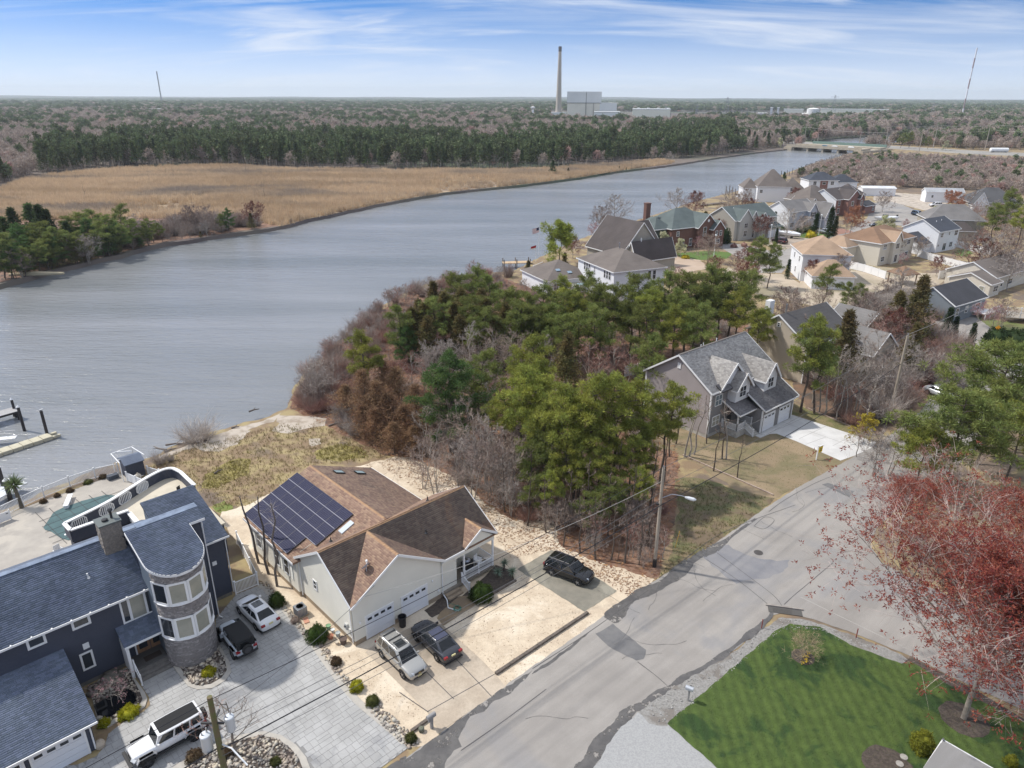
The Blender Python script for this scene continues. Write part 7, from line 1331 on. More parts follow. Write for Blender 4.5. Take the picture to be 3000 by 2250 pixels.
water_in=GZ([(275,2070),(300,2055),(335,2035),(380,2020),(398,2032),(402,2052),(385,2072),(350,2088),(312,2108),(290,2105)])
m_kerb=mat('kerb_pale',(.44,.41,.365),col2=(.37,.345,.31),scale=1.5)
for nm,q in(('bed_curb',isl),('bed_curb',bed2),('bed_curb',pond)):MB().prism(rough_edge(q,.8,.01),.0,.075).obj(nm,m_kerb,kind='structure')
for q in(isl_in,bed2_in,pond_in):MB().prism(q,.04,.082).obj('stone_bed',m_mulch,kind='structure')
MB().prism(water_in,.05,.10).obj('pond',mat('pond_water',(.004,.005,.007),rough=.05),kind='structure')
r=random.Random(44);ca,sa=math.cos(A2),math.sin(A2);tiles=[]
def w2l(p):dx_,dy_=p[0]-O2.x,p[1]-O2.y;return dx_*ca+dy_*sa,-dx_*sa+dy_*ca
lp=[w2l(p)for p in drive_poly];smin,smax=min(p[0]for p in lp),max(p[0]for p in lp);tmin,tmax=min(p[1]for p in lp),max(p[1]for p in lp)
holes=[[w2l(p)for p in q]for q in(isl,bed2,pond)];t_=tmin;row=0
while t_<tmax:
 hh=r.choice((.42,.62));s_=smin-r.uniform(0,.6)
 while s_<smax:
  w_=r.choice((.42,.62,.62,.9));sub=[(s_,t_,w_,hh)]
  if hh>.5 and w_>.5 and r.random()<.45:sub=[(s_,t_,w_,hh/2),(s_,t_+hh/2,w_,hh/2)]if r.random()<.5 else[(s_,t_,w_/2,hh),(s_+w_/2,t_,w_/2,hh)]
  for(a,b_,c,d)in sub:
   cs_=[(a+.01,b_+.01),(a+c-.01,b_+.01),(a+c-.01,b_+d-.01),(a+.01,b_+d-.01)]
   ins=[inside(q,lp)for q in cs_]
   if not all(ins):
    if not any(ins):continue
    inn=[q for q,k_ in zip(cs_,ins)if k_];cx_=sum(q[0]for q in inn)/len(inn);cy_=sum(q[1]for q in inn)/len(inn);out_=[]
    for q,k_ in zip(cs_,ins):
     if k_:out_.append(q);continue
     lo_,hi_=0.,1.
     for _ in range(7):
      m__=(lo_+hi_)/2;pt_=(cx_+(q[0]-cx_)*m__,cy_+(q[1]-cy_)*m__)
      if inside(pt_,lp):lo_=m__
      else:hi_=m__
     out_.append((cx_+(q[0]-cx_)*lo_,cy_+(q[1]-cy_)*lo_))
    cs_=out_
   ccx,ccy=sum(q[0]for q in cs_)/4,sum(q[1]for q in cs_)/4
   if any(inside((ccx,ccy),q)for q in holes):continue
   tiles.append(cs_)
  s_+=w_
 t_+=hh
def tile_mb(mb,cs_,z0=.022,z1=.040):
 P=[Vector((O2.x+a*ca-b_*sa,O2.y+a*sa+b_*ca,0))for a,b_ in cs_];return mb.add([(p.x,p.y,z1)for p in P]+[(p.x,p.y,z0)for p in P],[(0,1,2,3),(4,5,1,0),(5,6,2,1),(6,7,3,2),(7,4,0,3)])
def tkey(cs_):
 c=sum((Vector((O2.x+a*ca-b_*sa,O2.y+a*sa+b_*ca,0))for a,b_ in cs_),Vector((0,0,0)))/4;ar=abs((cs_[1][0]-cs_[0][0])*(cs_[3][1]-cs_[0][1]));vis=0 if(c.y<30 or c.x<-33)else 1
 return-(ar/((c.length**2+1600)/3000)*vis)
tiles.sort(key=tkey);DRV=place('stamped_paving',None,None,(0,0,0),kind='structure')
for cs_ in tiles[:295]:tile_mb(MB(),cs_).obj('paver',m_st,DRV)
mb=MB()
for cs_ in tiles[295:]:tile_mb(mb,cs_)
mb.obj('pavers',m_st,DRV,kind='stuff')
kb=GZ([(757,1716),(787,1735),(896,1860),(1017,2023),(1137,2132),(1185,2176)]);strip('drive_border',kb,.5,.046,m_kerb,2,.05)
def rocks(name,pts,rmin,rmax,m,seed=0,z=.09,parent=None):
 rng=np.random.default_rng(seed);t_=(1+5**.5)/2;iv=np.array([(-1,t_,0),(1,t_,0),(-1,-t_,0),(1,-t_,0),(0,-1,t_),(0,1,t_),(0,-1,-t_),(0,1,-t_),(t_,0,-1),(t_,0,1),(-t_,0,-1),(-t_,0,1)])/1.9
 fi=np.array([(0,11,5),(0,5,1),(0,1,7),(0,7,10),(0,10,11),(1,5,9),(5,11,4),(11,10,2),(10,7,6),(7,1,8),(3,9,4),(3,4,2),(3,2,6),(3,6,8),(3,8,9),(4,9,5),(2,4,11),(6,2,10),(8,6,7),(9,8,1)])
 n=len(pts);a=rng.uniform(0,2*PI,n);r_=rng.uniform(rmin,rmax,n)*(1+.6*(rng.random(n)>.92));sc3=np.stack([r_,r_*rng.uniform(.6,.95,n),r_*rng.uniform(.45,.7,n)],1)
 V=iv[None]*sc3[:,None]*(1+rng.normal(size=(n,12,1))*.1);c,s=np.cos(a)[:,None],np.sin(a)[:,None];X=V[...,0]*c-V[...,1]*s;Y=V[...,0]*s+V[...,1]*c
 V=np.stack([X+pts[:,0:1],Y+pts[:,1:2],V[...,2]+z+r_[:,None]*.25],2).reshape(-1,3);F_=(fi[None]+(np.arange(n)*12)[:,None,None]).reshape(-1,3)
 return place(name,np_mesh(name,V,F_,m,True),parent,kind='stuff')
def fill(poly,dens,seed,hole=None):
 rng=np.random.default_rng(seed);xs=[p[0]for p in poly];ys=[p[1]for p in poly];A_=(max(xs)-min(xs))*(max(ys)-min(ys));n=int(A_*dens);P=np.stack([rng.uniform(min(xs),max(xs),n),rng.uniform(min(ys),max(ys),n)],1);k_=inside_np(P,poly)
 if hole is not None:k_&=~inside_np(P,hole)
 return P[k_]
m_rs=mat('river_stone',(.30,.27,.235),rnd=.55,col2=(.36,.30,.24),scale=1.2,lo=.45,hi=.55,rough=.7)
rocks('river_stones',fill(isl_in,42,1),.07,.14,m_rs,1);rocks('river_stones',fill(bed2_in,40,2),.07,.14,m_rs,2);rocks('river_stones',fill(pond_in,38,3,water_in),.07,.13,m_rs,3)
rocks('river_stones',np.concatenate([fill([Vector(p)for p in q],40,4+i)for i,q in enumerate([GZ([(762,1708),(782,1706),(850,1790),(905,1858),(895,1866),(800,1750)]),GZ([(920,1890),(945,1885),(1000,1960),(1048,2030),(1030,2034),(965,1950)]),GZ([(1068,2062),(1098,2048),(1150,2098),(1200,2150),(1225,2178),(1196,2196),(1120,2124)])])]),.07,.15,m_rs,7,.04)
rocks('boulders',fill(GZ([(258,2015),(372,1958),(380,1975),(300,2030),(272,2060)]),5,9),.2,.42,mat('boulder_brown',(.13,.115,.095),col2=(.18,.16,.13),scale=3,bump=.4,rnd=.3),9,.1)
def litter(name,poly,dens,m,seed,size=.06,z=.02,hole=None,ln=1.6):
 P=fill(poly,dens,seed,hole);rng=np.random.default_rng(seed);n=len(P);a=rng.uniform(0,2*PI,n);L=size*rng.uniform(.5,1.6,n);w=L/ln*rng.uniform(.5,1,n);d=np.stack([np.cos(a),np.sin(a)],1);e=np.stack([-np.sin(a),np.cos(a)],1)
 q=[np.concatenate([P+d*(L*sx)[:,None]+e*(w*sy)[:,None],(z+rng.uniform(.002,.03,n))[:,None]],1)for sx,sy in((-1,0),(0,-1),(1,0),(0,1))]
 V=np.stack(q,1).reshape(-1,3);return place(name,np_mesh(name,V,np.arange(len(V)).reshape(-1,4),m),None,kind='stuff')
m_leaf=mat('fallen_leaves',(.20,.11,.055),rnd=.5);m_leafr=mat('pine_straw',(.26,.125,.06),rnd=.4,col2=(.18,.09,.05),scale=2)
sandp=GZ([(1253,1815),(1297,1835),(1417,1942),(1480,2008),(1772,1808),(1712,1793),(1610,1732),(1516,1668),(1400,1770)]);litter('fallen_leaves',sandp,9,m_leaf,1,.035,.02)
litter('fallen_leaves',GZ([(760,1700),(1040,1900),(1100,1960),(1250,2085),(1240,2110),(1150,2090),(1010,1960),(896,1830),(780,1715)]),12,m_leaf,2,.035,.02)
back=GZ([(1100,1352),(1192,1340),(1366,1419),(1416,1472),(1500,1525),(1621,1529),(1639,1600),(1736,1644),(1922,1700),(1844,1750),(1720,1670),(1615,1610),(1500,1640),(1440,1560),(1360,1430),(1246,1454)]);litter('pine_straw',back,16,m_leafr,3,.14,.02,ln=5)
cl=[G(x,y)for x,y in((1300,1395),(1340,1425),(1210,1360),(1430,1500),(1560,1560),(1600,1590),(1480,1545),(1650,1640),(1780,1680),(1840,1720),(1700,1655),(1250,1400))];r=random.Random(3);P=[]
for c in cl:
 for i in range(130):P.append((c.x+r.gauss(0,1.1),c.y+r.gauss(0,1.1)))
P=np.array(P);P=P[inside_np(P,back)];rng=np.random.default_rng(3);n=len(P);a=rng.uniform(0,2*PI,n);L=.16;d=np.stack([np.cos(a),np.sin(a)],1)*L;e=np.stack([-np.sin(a),np.cos(a)],1)*.03;V=np.stack([np.concatenate([q,np.full((n,1),.035)],1)for q in(P-d,P+e,P+d,P-e)],1).reshape(-1,3);place('pine_straw',np_mesh('pine_straw',V,np.arange(len(V)).reshape(-1,4),m_leafr),None,kind='stuff')
litter('forest_litter',grove_poly,6,m_leafr,5,.22,.01,ln=2.5)
def grass(name,poly,dens,hgt,wid,m,seed,hole=None,z=.0,clump=0):
 P=fill(poly,dens,seed,hole);rng=np.random.default_rng(seed+50)
 if clump:P=np.repeat(P,clump,0)+rng.normal(size=(len(P)*clump,2))*hgt*.35
 n=len(P);a=rng.uniform(0,2*PI,n);h_=hgt*rng.uniform(.5,1.3,n);e=np.stack([np.cos(a),np.sin(a)],1)*wid;le=rng.normal(size=(n,2))*hgt*.35;zz=np.full((n,1),z)
 V=np.stack([np.concatenate([P-e,zz],1),np.concatenate([P+e,zz],1),np.concatenate([P+le,zz+h_[:,None]],1)],1).reshape(-1,3);return place(name,np_mesh(name,V,np.arange(len(V)).reshape(-1,3),m),None,kind='stuff')
vis_lawn=GZ([(1960,2122),(2280,1848),(2314,1833),(2401,1841),(2491,1893),(2640,1948),(2672,1943),(2793,2020),(3020,2130),(3020,2290),(2150,2290)])
nx=m_lawn.node_tree;wv=nx.nodes.new('ShaderNodeTexWave');wv.bands_direction='X';wv.inputs['Scale'].default_value=.42;wv.inputs['Distortion'].default_value=.12;wv.inputs['Detail'].default_value=1
mpn=nx.nodes.new('ShaderNodeMapping');mpn.inputs['Rotation'].default_value=(0,0,rad(2));nx.links.new(nx.nodes['Texture Coordinate'].outputs['Object'],mpn.inputs[0]);nx.links.new(mpn.outputs[0],wv.inputs['Vector'])
bs=nx.nodes['Principled BSDF'];src=bs.inputs['Base Color'].links[0].from_socket;mr=nx.nodes.new('ShaderNodeMapRange');mr.inputs[3].default_value=.88;mr.inputs[4].default_value=1.15;nx.links.new(wv.outputs['Fac'],mr.inputs[0]);hs=nx.nodes.new('ShaderNodeHueSaturation');nx.links.new(mr.outputs[0],hs.inputs['Value']);nx.links.new(src,hs.inputs['Color']);nx.links.new(hs.outputs[0],bs.inputs['Base Color'])
grass('lawn_grass',vis_lawn,150,.05,.012,m_lawn,1,z=.055)
m_gt=mat('dry_grass',(.30,.23,.12),rnd=.4,col2=(.24,.20,.07),scale=.3);m_gg2=mat('weed_grass',(.13,.14,.04),rnd=.4,col2=(.22,.18,.09),scale=.4)
wildp=GZ([(500,1330),(700,1275),(840,1240),(960,1255),(1060,1300),(1130,1338),(1090,1350),(900,1365),(740,1480),(640,1500),(570,1420),(430,1370)]);grass('dry_grass',wildp,8,.3,.025,m_gt,2,clump=4);grass('dry_grass',GZ([(600,1390),(680,1350),(740,1345),(720,1390),(640,1430),(590,1430)]),14,.28,.03,mat('olive_blades',(.30,.26,.07),rnd=.35),3,clump=4);grass('dry_grass',GZ([(930,1320),(1000,1300),(1060,1310),(1080,1340),(1000,1350),(920,1345)]),14,.28,.03,MATS['olive_blades'],4,clump=4)
grass('weed_grass',GZ([(1930,1698),(1965,1640),(1990,1500),(1980,1405),(2060,1405),(2170,1445),(2266,1462),(2245,1480),(2176,1536),(2073,1602)]),10,.22,.02,m_gg2,5,clump=5);grass('thin_grass',GZ([(1900,1200),(2070,1290),(2210,1258),(2330,1295),(2449,1370),(2339,1430),(2266,1455),(2000,1335)]),12,.09,.02,mat('thin_blades',(.25,.20,.10),rnd=.35,col2=(.16,.15,.06),scale=.3),6,clump=2)
grass('thin_grass',GZ([(2314,1210),(2330,1188),(2490,1252),(2556,1286),(2540,1296),(2400,1238)]),14,.1,.02,m_gg2,7,clump=2)
rocks('verge_gravel',fill(GZ([(1868,2088),(1925,2048),(1998,2002),(2134,1924),(2242,1838),(2290,1812),(2371,1822),(2509,1870),(2600,1905),(2491,1895),(2401,1845),(2310,1845),(2278,1856),(1953,2126)]),22,21),.025,.06,mat('gravel_stone',(.30,.29,.275),rnd=.4),21,.04)
# -- planting: single trees and shrubs, placed where their tops stand
VH=dict(pineA=13,pineB=14,pineC=12,pineD=13,pineE=14,pineF=9,pineG=11,pineH=11,cedarA=11,cedarB=9,rustA=9,rustB=7,conA=14,conB=13,conC=12,conD=10,bareA=10,bareB=9,bareC=8,bareD=11,bareE=7,bareF=10,bareX=11,bareY=9,bareZ=8,stem=9,snag=6,bloss=6,orange=6,willow=9,redbud=6,yellow=5,arb=5,brushA=1.6,brushB=1.2,brushC=1.4)
def T(key,px,py,h,label=None,group=None,cat='tree',wf=1.0):
 g=G(px,py,h)
 if g.length>125 and key in('bareA','bareB','bareE','bareC'):key={'bareA':'bareX','bareB':'bareY','bareE':'bareY','bareC':'bareZ'}[key]
 for _ in range(12):
  if inside(g,near_land)or inside(g,far_land):break
  h*=.9;g=G(px,py,h)
 s_=h/VH[key];return plant(key,VAR[key],(g.x,g.y,0),s_,label=label,group=group,cat=cat,w=s_*wf)
def B(key,px,py,h,label=None,group=None,cat='tree',wf=1.0):
 g=G(px,py);s_=h/VH[key];return plant(key,VAR[key],(g.x,g.y,0),s_,label=label,group=group,cat=cat,w=s_*wf)
T('pineB',1062,975,11.5,'lone bright green pine leaning out at the river shore',None);T('pineF',1172,900,9.5,'dark tufted pine at the river edge above the lone bright pine')
T('pineD',1313,1040,12.5,'broad deep green pine with bushy skirt in front of the grey bare trees',wf=1.15);T('pineC',1387,1040,10.5,'small yellow-topped pine just right of the broad deep green pine');T('pineE',1556,990,13.5,'tall pine with layered bright crown in the middle of the grove')
T('cedarA',1664,980,11,'dark conical cedar standing between the bright pine and the red maples',wf=.9);T('pineF',1918,1000,10,'round headed pine in front of the grey house side wall');T('rustA',1059,1088,8,'rusty brown conifer at the left edge of the grove',wf=1.1)
gp='pines of the grove between the two lots'
for i,(k,x,y,h)in enumerate([('cedarA',1268,828,10),('pineC',1330,815,10.5),('pineA',1392,790,12),('pineF',1440,812,11),('cedarB',1300,860,9),('cedarA',1225,880,9),('cedarB',1350,850,9.5),('cedarA',1410,850,10),('pineA',1505,850,10),('pineC',1560,862,10.5),('pineA',1590,842,11.5),('pineC',1640,860,11),('pineB',1658,815,12),('pineA',1731,808,12.5),('pineC',1770,850,11.5),('pineA',1799,845,12),('pineE',1700,870,11),('pineF',1600,895,10),('pineC',1760,900,11),('pineA',1860,850,11),('pineC',1895,818,12.5),('pineA',1957,802,13),('pineE',1925,850,12),('pineC',2025,818,13),('pineA',2081,785,14),('pineF',2050,850,11),('pineA',2120,810,13),('pineC',2150,800,13),('pineA',1990,860,12),('pineB',2170,850,12),('pineF',1850,890,10),('pineC',1920,905,11),('pineB',1985,900,11.5),('pineA',2060,900,12),('pineF',1700,930,9),('pineC',1640,925,9.5),('cedarA',1480,890,9),('pineD',1190,955,7),('pineE',2230,915,10)]):
 T(k,x,y,h,'green pine in the back row of the grove' if k[:4]=='pine' else 'olive cedar in the back left corner of the grove',gp if k[:4]=='pine' else 'cedars at the river corner of the grove')
for(k,x,y,h)in[('cedarA',1205,905,9),('cedarB',1240,895,9.5),('pineC',1290,880,10),('cedarA',1330,890,9),('pineC',1375,870,10),('cedarB',1420,880,9),('pineC',1455,860,10),('cedarA',1250,930,8.5),('cedarB',1300,920,8),('cedarB',1345,930,8),('pineC',1400,915,9),('cedarA',1450,920,8.5),('pineC',1530,890,10),('pineF',1500,910,9),('pineC',1580,900,9.5)]:T(k,x,y,h,'green pine in the back row of the grove' if k[0]=='p' else 'olive cedar in the back left corner of the grove',gp if k[0]=='p' else 'cedars at the river corner of the grove',wf=1.1)
for i,(k,x,y,h)in enumerate([('pineE',1522,1092,13),('pineB',1590,1130,11.5),('pineE',1641,1148,13),('pineB',1731,1115,14),('pineE',1822,1115,13.5),('pineB',1895,1128,12.5),('pineE',1957,1138,11.5),('pineE',1690,1200,10.5),('pineE',1480,1150,9.5),('pineB',1790,1265,8.5),('pineE',1560,1060,12),('pineC',1610,1270,8),('pineB',1700,1340,7),('pineE',1590,1180,10.5),('pineB',1660,1290,8.5),('pineE',1760,1310,8),('pineB',1850,1285,8.5),('pineC',1540,1290,7),('pineE',1905,1270,8),('pineB',1620,1385,6),('pineC',1790,1395,6),('pineF',1560,1400,5),('pineB',1880,1370,6.5),('pineC',1730,1440,5)]):
 T(k,x,y,h,'yellow green pine in the front of the grove','front pines of the grove')
gb='bare trees in the grove'
for(k,x,y,h)in[('bareA',1375,930,10),('bareB',1449,940,9),('bareE',1302,990,7),('bareA',1601,972,8.5),('bareB',1500,960,8.5),('bareE',1260,1010,6.5),('bareA',1340,1080,8),('bareB',1387,1150,9.5),('bareA',1420,1190,9.5),('bareE',1395,1260,7),('bareB',1450,1240,8.5),('bareA',1360,1240,7.5),('bareB',1560,1250,7),('bareE',1470,1330,6),('bareA',1520,1100,8),('bareA',1440,1110,8.5),('bareE',1330,1180,6),('bareB',1410,1050,8),('bareE',1500,1400,4.5),('bareE',1300,1250,4.5),('bareE',1240,960,6),('bareB',1540,935,8)]:
 T(k,x,y,h,'pale grey leafless tree among the grove pines',gb)
for(k,x,y,h)in[('bareC',1731,985,8.5),('bareC',1799,998,8),('bareC',1760,1020,7.5),('bareC',1200,1020,7),('bareC',1240,1060,6),('bareC',1170,1060,6.5),('bareC',1280,960,7),('bareC',1850,1010,7),('bareC',1600,1350,5),('bareC',2050,870,7)]:T(k,x,y,h,'leafless tree with dull red buds inside the grove','red budded trees in the grove')
for(k,x,y,h)in[('rustB',1132,1150,6),('rustA',1100,1120,7),('rustB',1010,1130,4.5),('rustA',1160,1080,7),('rustB',1180,1190,5),('rustB',1095,1200,4.5),('rustA',1215,1130,6.5),('rustB',1150,1240,4),('rustB',1060,1190,4),('rustB',1240,1200,4),('rustA',1120,1060,7),('rustB',1210,1250,3.5)]:T(k,x,y,h,'rust brown cedar along the open left edge of the grove','rust brown cedars at the grove edge',wf=1.35)
for(k,x,y,h)in[('bareE',912,1045,6.5),('bareB',963,1022,7),('bareE',935,1075,5.5),('bareB',890,1080,4.5)]:T(k,x,y,h,'leafless tree leaning over the water beside the lone shore pine','bare trees on the shore')
for(x,y,h)in[(1398,1265,9),(1330,1330,6),(1440,1450,5),(1545,1540,7),(1600,1560,7),(1650,1600,6),(1700,1620,7),(1745,1640,7.5),(1790,1640,7),(1830,1650,8),(1870,1640,8),(1900,1600,8),(1560,1480,8),(1480,1500,8),(1500,1480,8),(1430,1440,7),(1660,1560,8),(1720,1560,9),(1780,1570,8),(1840,1560,8.5),(1900,1500,9),(1940,1430,8),(1810,1500,9),(1620,1500,9),(1690,1480,9),(1250,1340,6),(1220,1330,5),(1350,1380,6)]:
 B('stem',x,y,h,'slender bare trunk at the front edge of the grove','slender trunks along the grove edge')
for(x,y,h)in[(1962,1338,8),(2005,1340,9),(2018,1338,9.5),(2032,1332,9),(2070,1300,7),(2116,1345,8),(2128,1346,8.5),(2160,1400,6),(2090,1380,7),(1980,1300,8)]:B('bareF' if h>8 else 'stem',x,y,h,'thin leafless tree in front of the grey house','thin trees in front of the grey house')
def pix(P,z=.0):
 X,Y=P[:,0],P[:,1];Z=z-CAM_H;fw=Y*math.cos(PITCH)-Z*math.sin(PITCH);up=Y*math.sin(PITCH)+Z*math.cos(PITCH);fw=np.maximum(fw,1);x,u=X*F_PX/fw,up*F_PX/fw;c,s=math.cos(ROLL),math.sin(ROLL);return 1500+x*c+u*s,1125-(-x*s+u*c)
def scatter(name,key,P,S_,W_=None,seed=0,label=None):
 rng=np.random.default_rng(seed);n=len(P)
 if n==0:return
 me=bpy.data.meshes.new(name);me.vertices.add(n);me.vertices.foreach_set('co',np.concatenate([P,np.zeros((n,1))],1).astype(np.float32).ravel())
 a=me.attributes.new('inst_scale','FLOAT_VECTOR','POINT');W_=S_ if W_ is None else W_;a.data.foreach_set('vector',np.stack([W_,W_,S_],1).astype(np.float32).ravel());a=me.attributes.new('inst_rot','FLOAT','POINT');a.data.foreach_set('value',rng.uniform(0,2*PI,n).astype(np.float32))
 o=place(name,me,None,kind='stuff');ng=bpy.data.node_groups.new(name,'GeometryNodeTree');ng.interface.new_socket('Geometry',in_out='INPUT',socket_type='NodeSocketGeometry');ng.interface.new_socket('Geometry',in_out='OUTPUT',socket_type='NodeSocketGeometry');N=ng.nodes;L=ng.links.new
 gi,go=N.new('NodeGroupInput'),N.new('NodeGroupOutput');jn=N.new('GeometryNodeJoinGeometry');root=PROTO[key][0]
 for ch in root.children:oi=N.new('GeometryNodeObjectInfo');oi.inputs['Object'].default_value=ch;oi.transform_space='ORIGINAL';L(oi.outputs['Geometry'],jn.inputs[0])
 gti=N.new('GeometryNodeGeometryToInstance');L(jn.outputs[0],gti.inputs[0]);ip=N.new('GeometryNodeInstanceOnPoints');L(gi.outputs[0],ip.inputs['Points']);L(gti.outputs[0],ip.inputs['Instance'])
 na=N.new('GeometryNodeInputNamedAttribute');na.data_type='FLOAT_VECTOR';na.inputs['Name'].default_value='inst_scale';L(na.outputs[0],ip.inputs['Scale']);nb=N.new('GeometryNodeInputNamedAttribute');nb.data_type='FLOAT';nb.inputs['Name'].default_value='inst_rot';cx_=N.new('ShaderNodeCombineXYZ');L(nb.outputs[0],cx_.inputs[2]);L(cx_.outputs[0],ip.inputs['Rotation']);L(ip.outputs[0],go.inputs[0])
 md=o.modifiers.new('scatter','NODES');md.node_group=ng;return o
def scatter_brush(poly,n,keys,seed,label,group,lo=.8,hi=1.7):
 rr=random.Random(seed);big=n>100;P=fill(poly,n/max(1,abs(sum(poly[i][0]*poly[(i+1)%len(poly)][1]-poly[(i+1)%len(poly)][0]*poly[i][1]for i in range(len(poly))))/2),seed)
 if big:
  kk=[rr.choice(keys)for _ in P]
  for k0 in sorted(set(keys)):
   if k0 not in PROTO:q=P[kk.index(k0)];plant(k0,VAR[k0],(q[0],q[1],0),1.2,0,label,'shrub',group)
   Q=np.array([p for p,k1 in zip(P,kk)if k1==k0]);scatter('brush_undergrowth',k0,Q,np.array([rr.uniform(lo,hi)for _ in Q])*(.36 if k0[:4]in('bare','stem','rust')else 1),None,seed)
  return
 for p in P:k_=rr.choice(keys);s_=rr.uniform(lo,hi)*(.36 if k_[:4]in('bare','stem')else 1);plant(k_,VAR[k_],(p[0],p[1],0),s_,rr.uniform(0,6),label,'shrub',group)
scatter_brush(grove_poly,520,['brushB','brushC','bareE','bareB','bareC'],61,'tangle of leafless brush on the woodland floor of the grove','brush on the woodland floor',.7,1.4)
scatter_brush(GZ([(1500,1480),(1640,1500),(1800,1560),(1960,1540),(1930,1680),(1740,1630),(1640,1590),(1500,1520)]),46,['bareC','bareB','stem','stem'],66,'leafless undergrowth at the grove front behind the black car','brush at the grove front',.8,1.5)
scatter_brush(GZ([(2330,1130),(2560,980),(2700,960),(2790,1010),(2855,1075),(2800,1140),(2640,1225),(2560,1278),(2480,1240),(2370,1190)]),90,['brushA','brushC','brushB'],62,'grey brown brush under the bare trees right of the grey house','brush right of the grey house',1.2,2.3)
scatter_brush(GZ([(930,1075),(1000,1000),(1060,945),(1120,900),(1200,858),(1300,822),(1420,808),(1500,806),(1520,830),(1420,850),(1320,880),(1230,930),(1150,990),(1080,1060),(990,1110)]),130,['brushA','brushB','bareC','bareE'],67,'brush along the river side of the grove','river side brush',.9,1.6)
scatter_brush(GZ([(862,1195),(862,1150),(920,1075),(990,1020),(1010,1120),(1000,1200),(940,1220)]),26,['brushA','brushB'],63,'reddish reeds and brush at the water edge beside the shore pine','shore brush',1.0,1.8)
T('brushC',572,1245,2.2,'rounded grey bush alone at the waterline of the beach',cat='shrub',wf=1.4);T('brushC',463,1330,1.3,'small grey bush on the mud beside the curved terrace',cat='shrub');T('brushC',498,1336,.7,'lowest grey bush on the mud near the driftwood',cat='shrub')
for(bx,by,tx,ty,lb)in((758,1650,702,1455,'left of three dead bare trunks beside the cream house'),(788,1682,755,1455,'middle of three dead bare trunks beside the cream house'),(812,1718,793,1475,'right and thickest of three dead bare trunks beside the cream house')):
 g=G(bx,by);tp=ray(tx,ty);d_=math.hypot(g.x,g.y)/math.hypot(tp.x,tp.y);top=Vector((tp.x*d_,tp.y*d_,CAM_H+tp.z*d_))-g;o=thing('dead_tree',lb,'dead tree',(g.x,g.y,0));rng=np.random.default_rng(int(bx));pts=bent((0,0,-.2),tuple(top),5,rng,.012);MB().tube(pts,[.13,.115,.10,.085,.07,.045],8).obj('trunk',m_dead,o,smooth=60);Tt=[]
 for i in range(70 if 'thick' in lb else 25):f=rng.uniform(.7,1);p=np.array(top)*f;d=rng.normal(size=3);d[2]=abs(d[2])*.4;d/=np.linalg.norm(d);s_=np.cross(d,rng.normal(size=3));s_/=np.linalg.norm(s_);Tt+=[p-s_*.012,p+s_*.012,p+d*rng.uniform(.3,1.3 if 'thick' in lb else .5)]
 foliage('twigs',np.array(Tt),m_twig,o)
g_=plant('gtree',lambda:bare(91,5.0,.62,m_twigb,mat('grey_trunk',(.20,.17,.14)),nlimb=8,nb=4,fine=3,base=.3,tw=.03,rk=1.9),G(690,2212),1.0,.4,'small leafless pruned tree on the round bed of river stones','tree')
plant('rtree',lambda:bare(92,2.6,.6,m_twigr,m_gbark,nlimb=6,nb=4,fine=2,base=.25,buds=(m_redb,.35,.05,3,.10,.05)),G(612,2188),1.0,1.0,'small reddish budding shrub in front of the white off-road car','shrub');plant('ptree',lambda:bare(93,2.2,.7,m_twig,m_gbark,nlimb=6,nb=4,fine=4,base=.3,buds=(m_pink,.5,.05,4,.08,.05)),G(328,2072),1.0,1.0,'small pink blossoming tree leaning over the black pond','tree')
def S(seed,px,py,r_,h,m,label,n=420,tl=.09,z=.05,cat='shrub',group=None):
 o=shrub(seed,r_,h,m,n,tl=tl,tw=tl*.5);g=G(px,py,z);o.location=g;props(o,label,cat,group);return o
S(1,812,1770,.68,1.15,m_box,'clipped dark green boxwood beside the white sedan',700);S(2,930,1872,.88,1.3,m_box,'largest clipped dark boxwood on the stone strip beside the stamped driveway',1000);S(3,1410,1752,1.05,1.5,m_box,'big rounded green bush beside the porch steps',1300)
S(4,985,1943,.42,.5,m_brown_sh,'brown clipped shrub on the stone strip, middle one');S(5,1045,2018,.52,.75,m_gold,'bright golden yellow shrub on the stone strip');S(6,1092,2060,.5,.6,m_olive,'olive rounded shrub on the stone strip');S(7,1205,2168,.38,.55,m_olive,'small yellowish tuft shrub at the end of the stone strip');S(8,865,1822,.35,.5,m_twigb,'small brown dead shrub on the sand beside the boxwood strip',200)
S(9,612,1975,.55,.55,m_gold,'yellow green mounded shrub on the stone bed of the tower',500);S(10,377,2092,.75,.5,m_gold,'yellow green mounded shrub beside the black pond',600);S(11,307,2122,.42,.4,m_gold,'smaller yellow green shrub at the pond corner near the garage',300);S(12,570,2222,.55,.6,m_brown_sh,'tan brown shrub at the left edge of the round stone bed',420);S(13,808,2236,.35,.45,m_olive,'little olive shrub on the round stone bed',250);S(14,665,2212,.38,.5,m_brown_sh,'dark brown ball shrub at the foot of the pruned tree',250)
for i,(x,y,r_)in enumerate(((128,1472,.35),(168,1455,.3),(205,1440,.4),(258,1415,.5),(302,1400,.45))):S(20+i,x,y,r_,.4,(m_brown_sh,m_brown_sh,m_brown_sh,m_olive,m_brown_sh)[i],('leftmost','second','third','wide green','rightmost')[i]+' low shrub in the bed along the white picket fence',220,group='shrubs along the picket fence')
sh_=plant('fount',lambda:bare(95,1.6,.9,mat('straw_twig',(.36,.28,.17),rnd=.3),m_gbark,trunks=3,nlimb=9,nb=5,fine=5,base=.12,tw=.018),G(2352,1924,.06),1.0,1.0,'weeping leafless ornamental tree in the round mulch bed on the lawn','tree')
for(x,y)in((2352,1920),(2362,1932),(2345,1935),(2370,1918)):pass
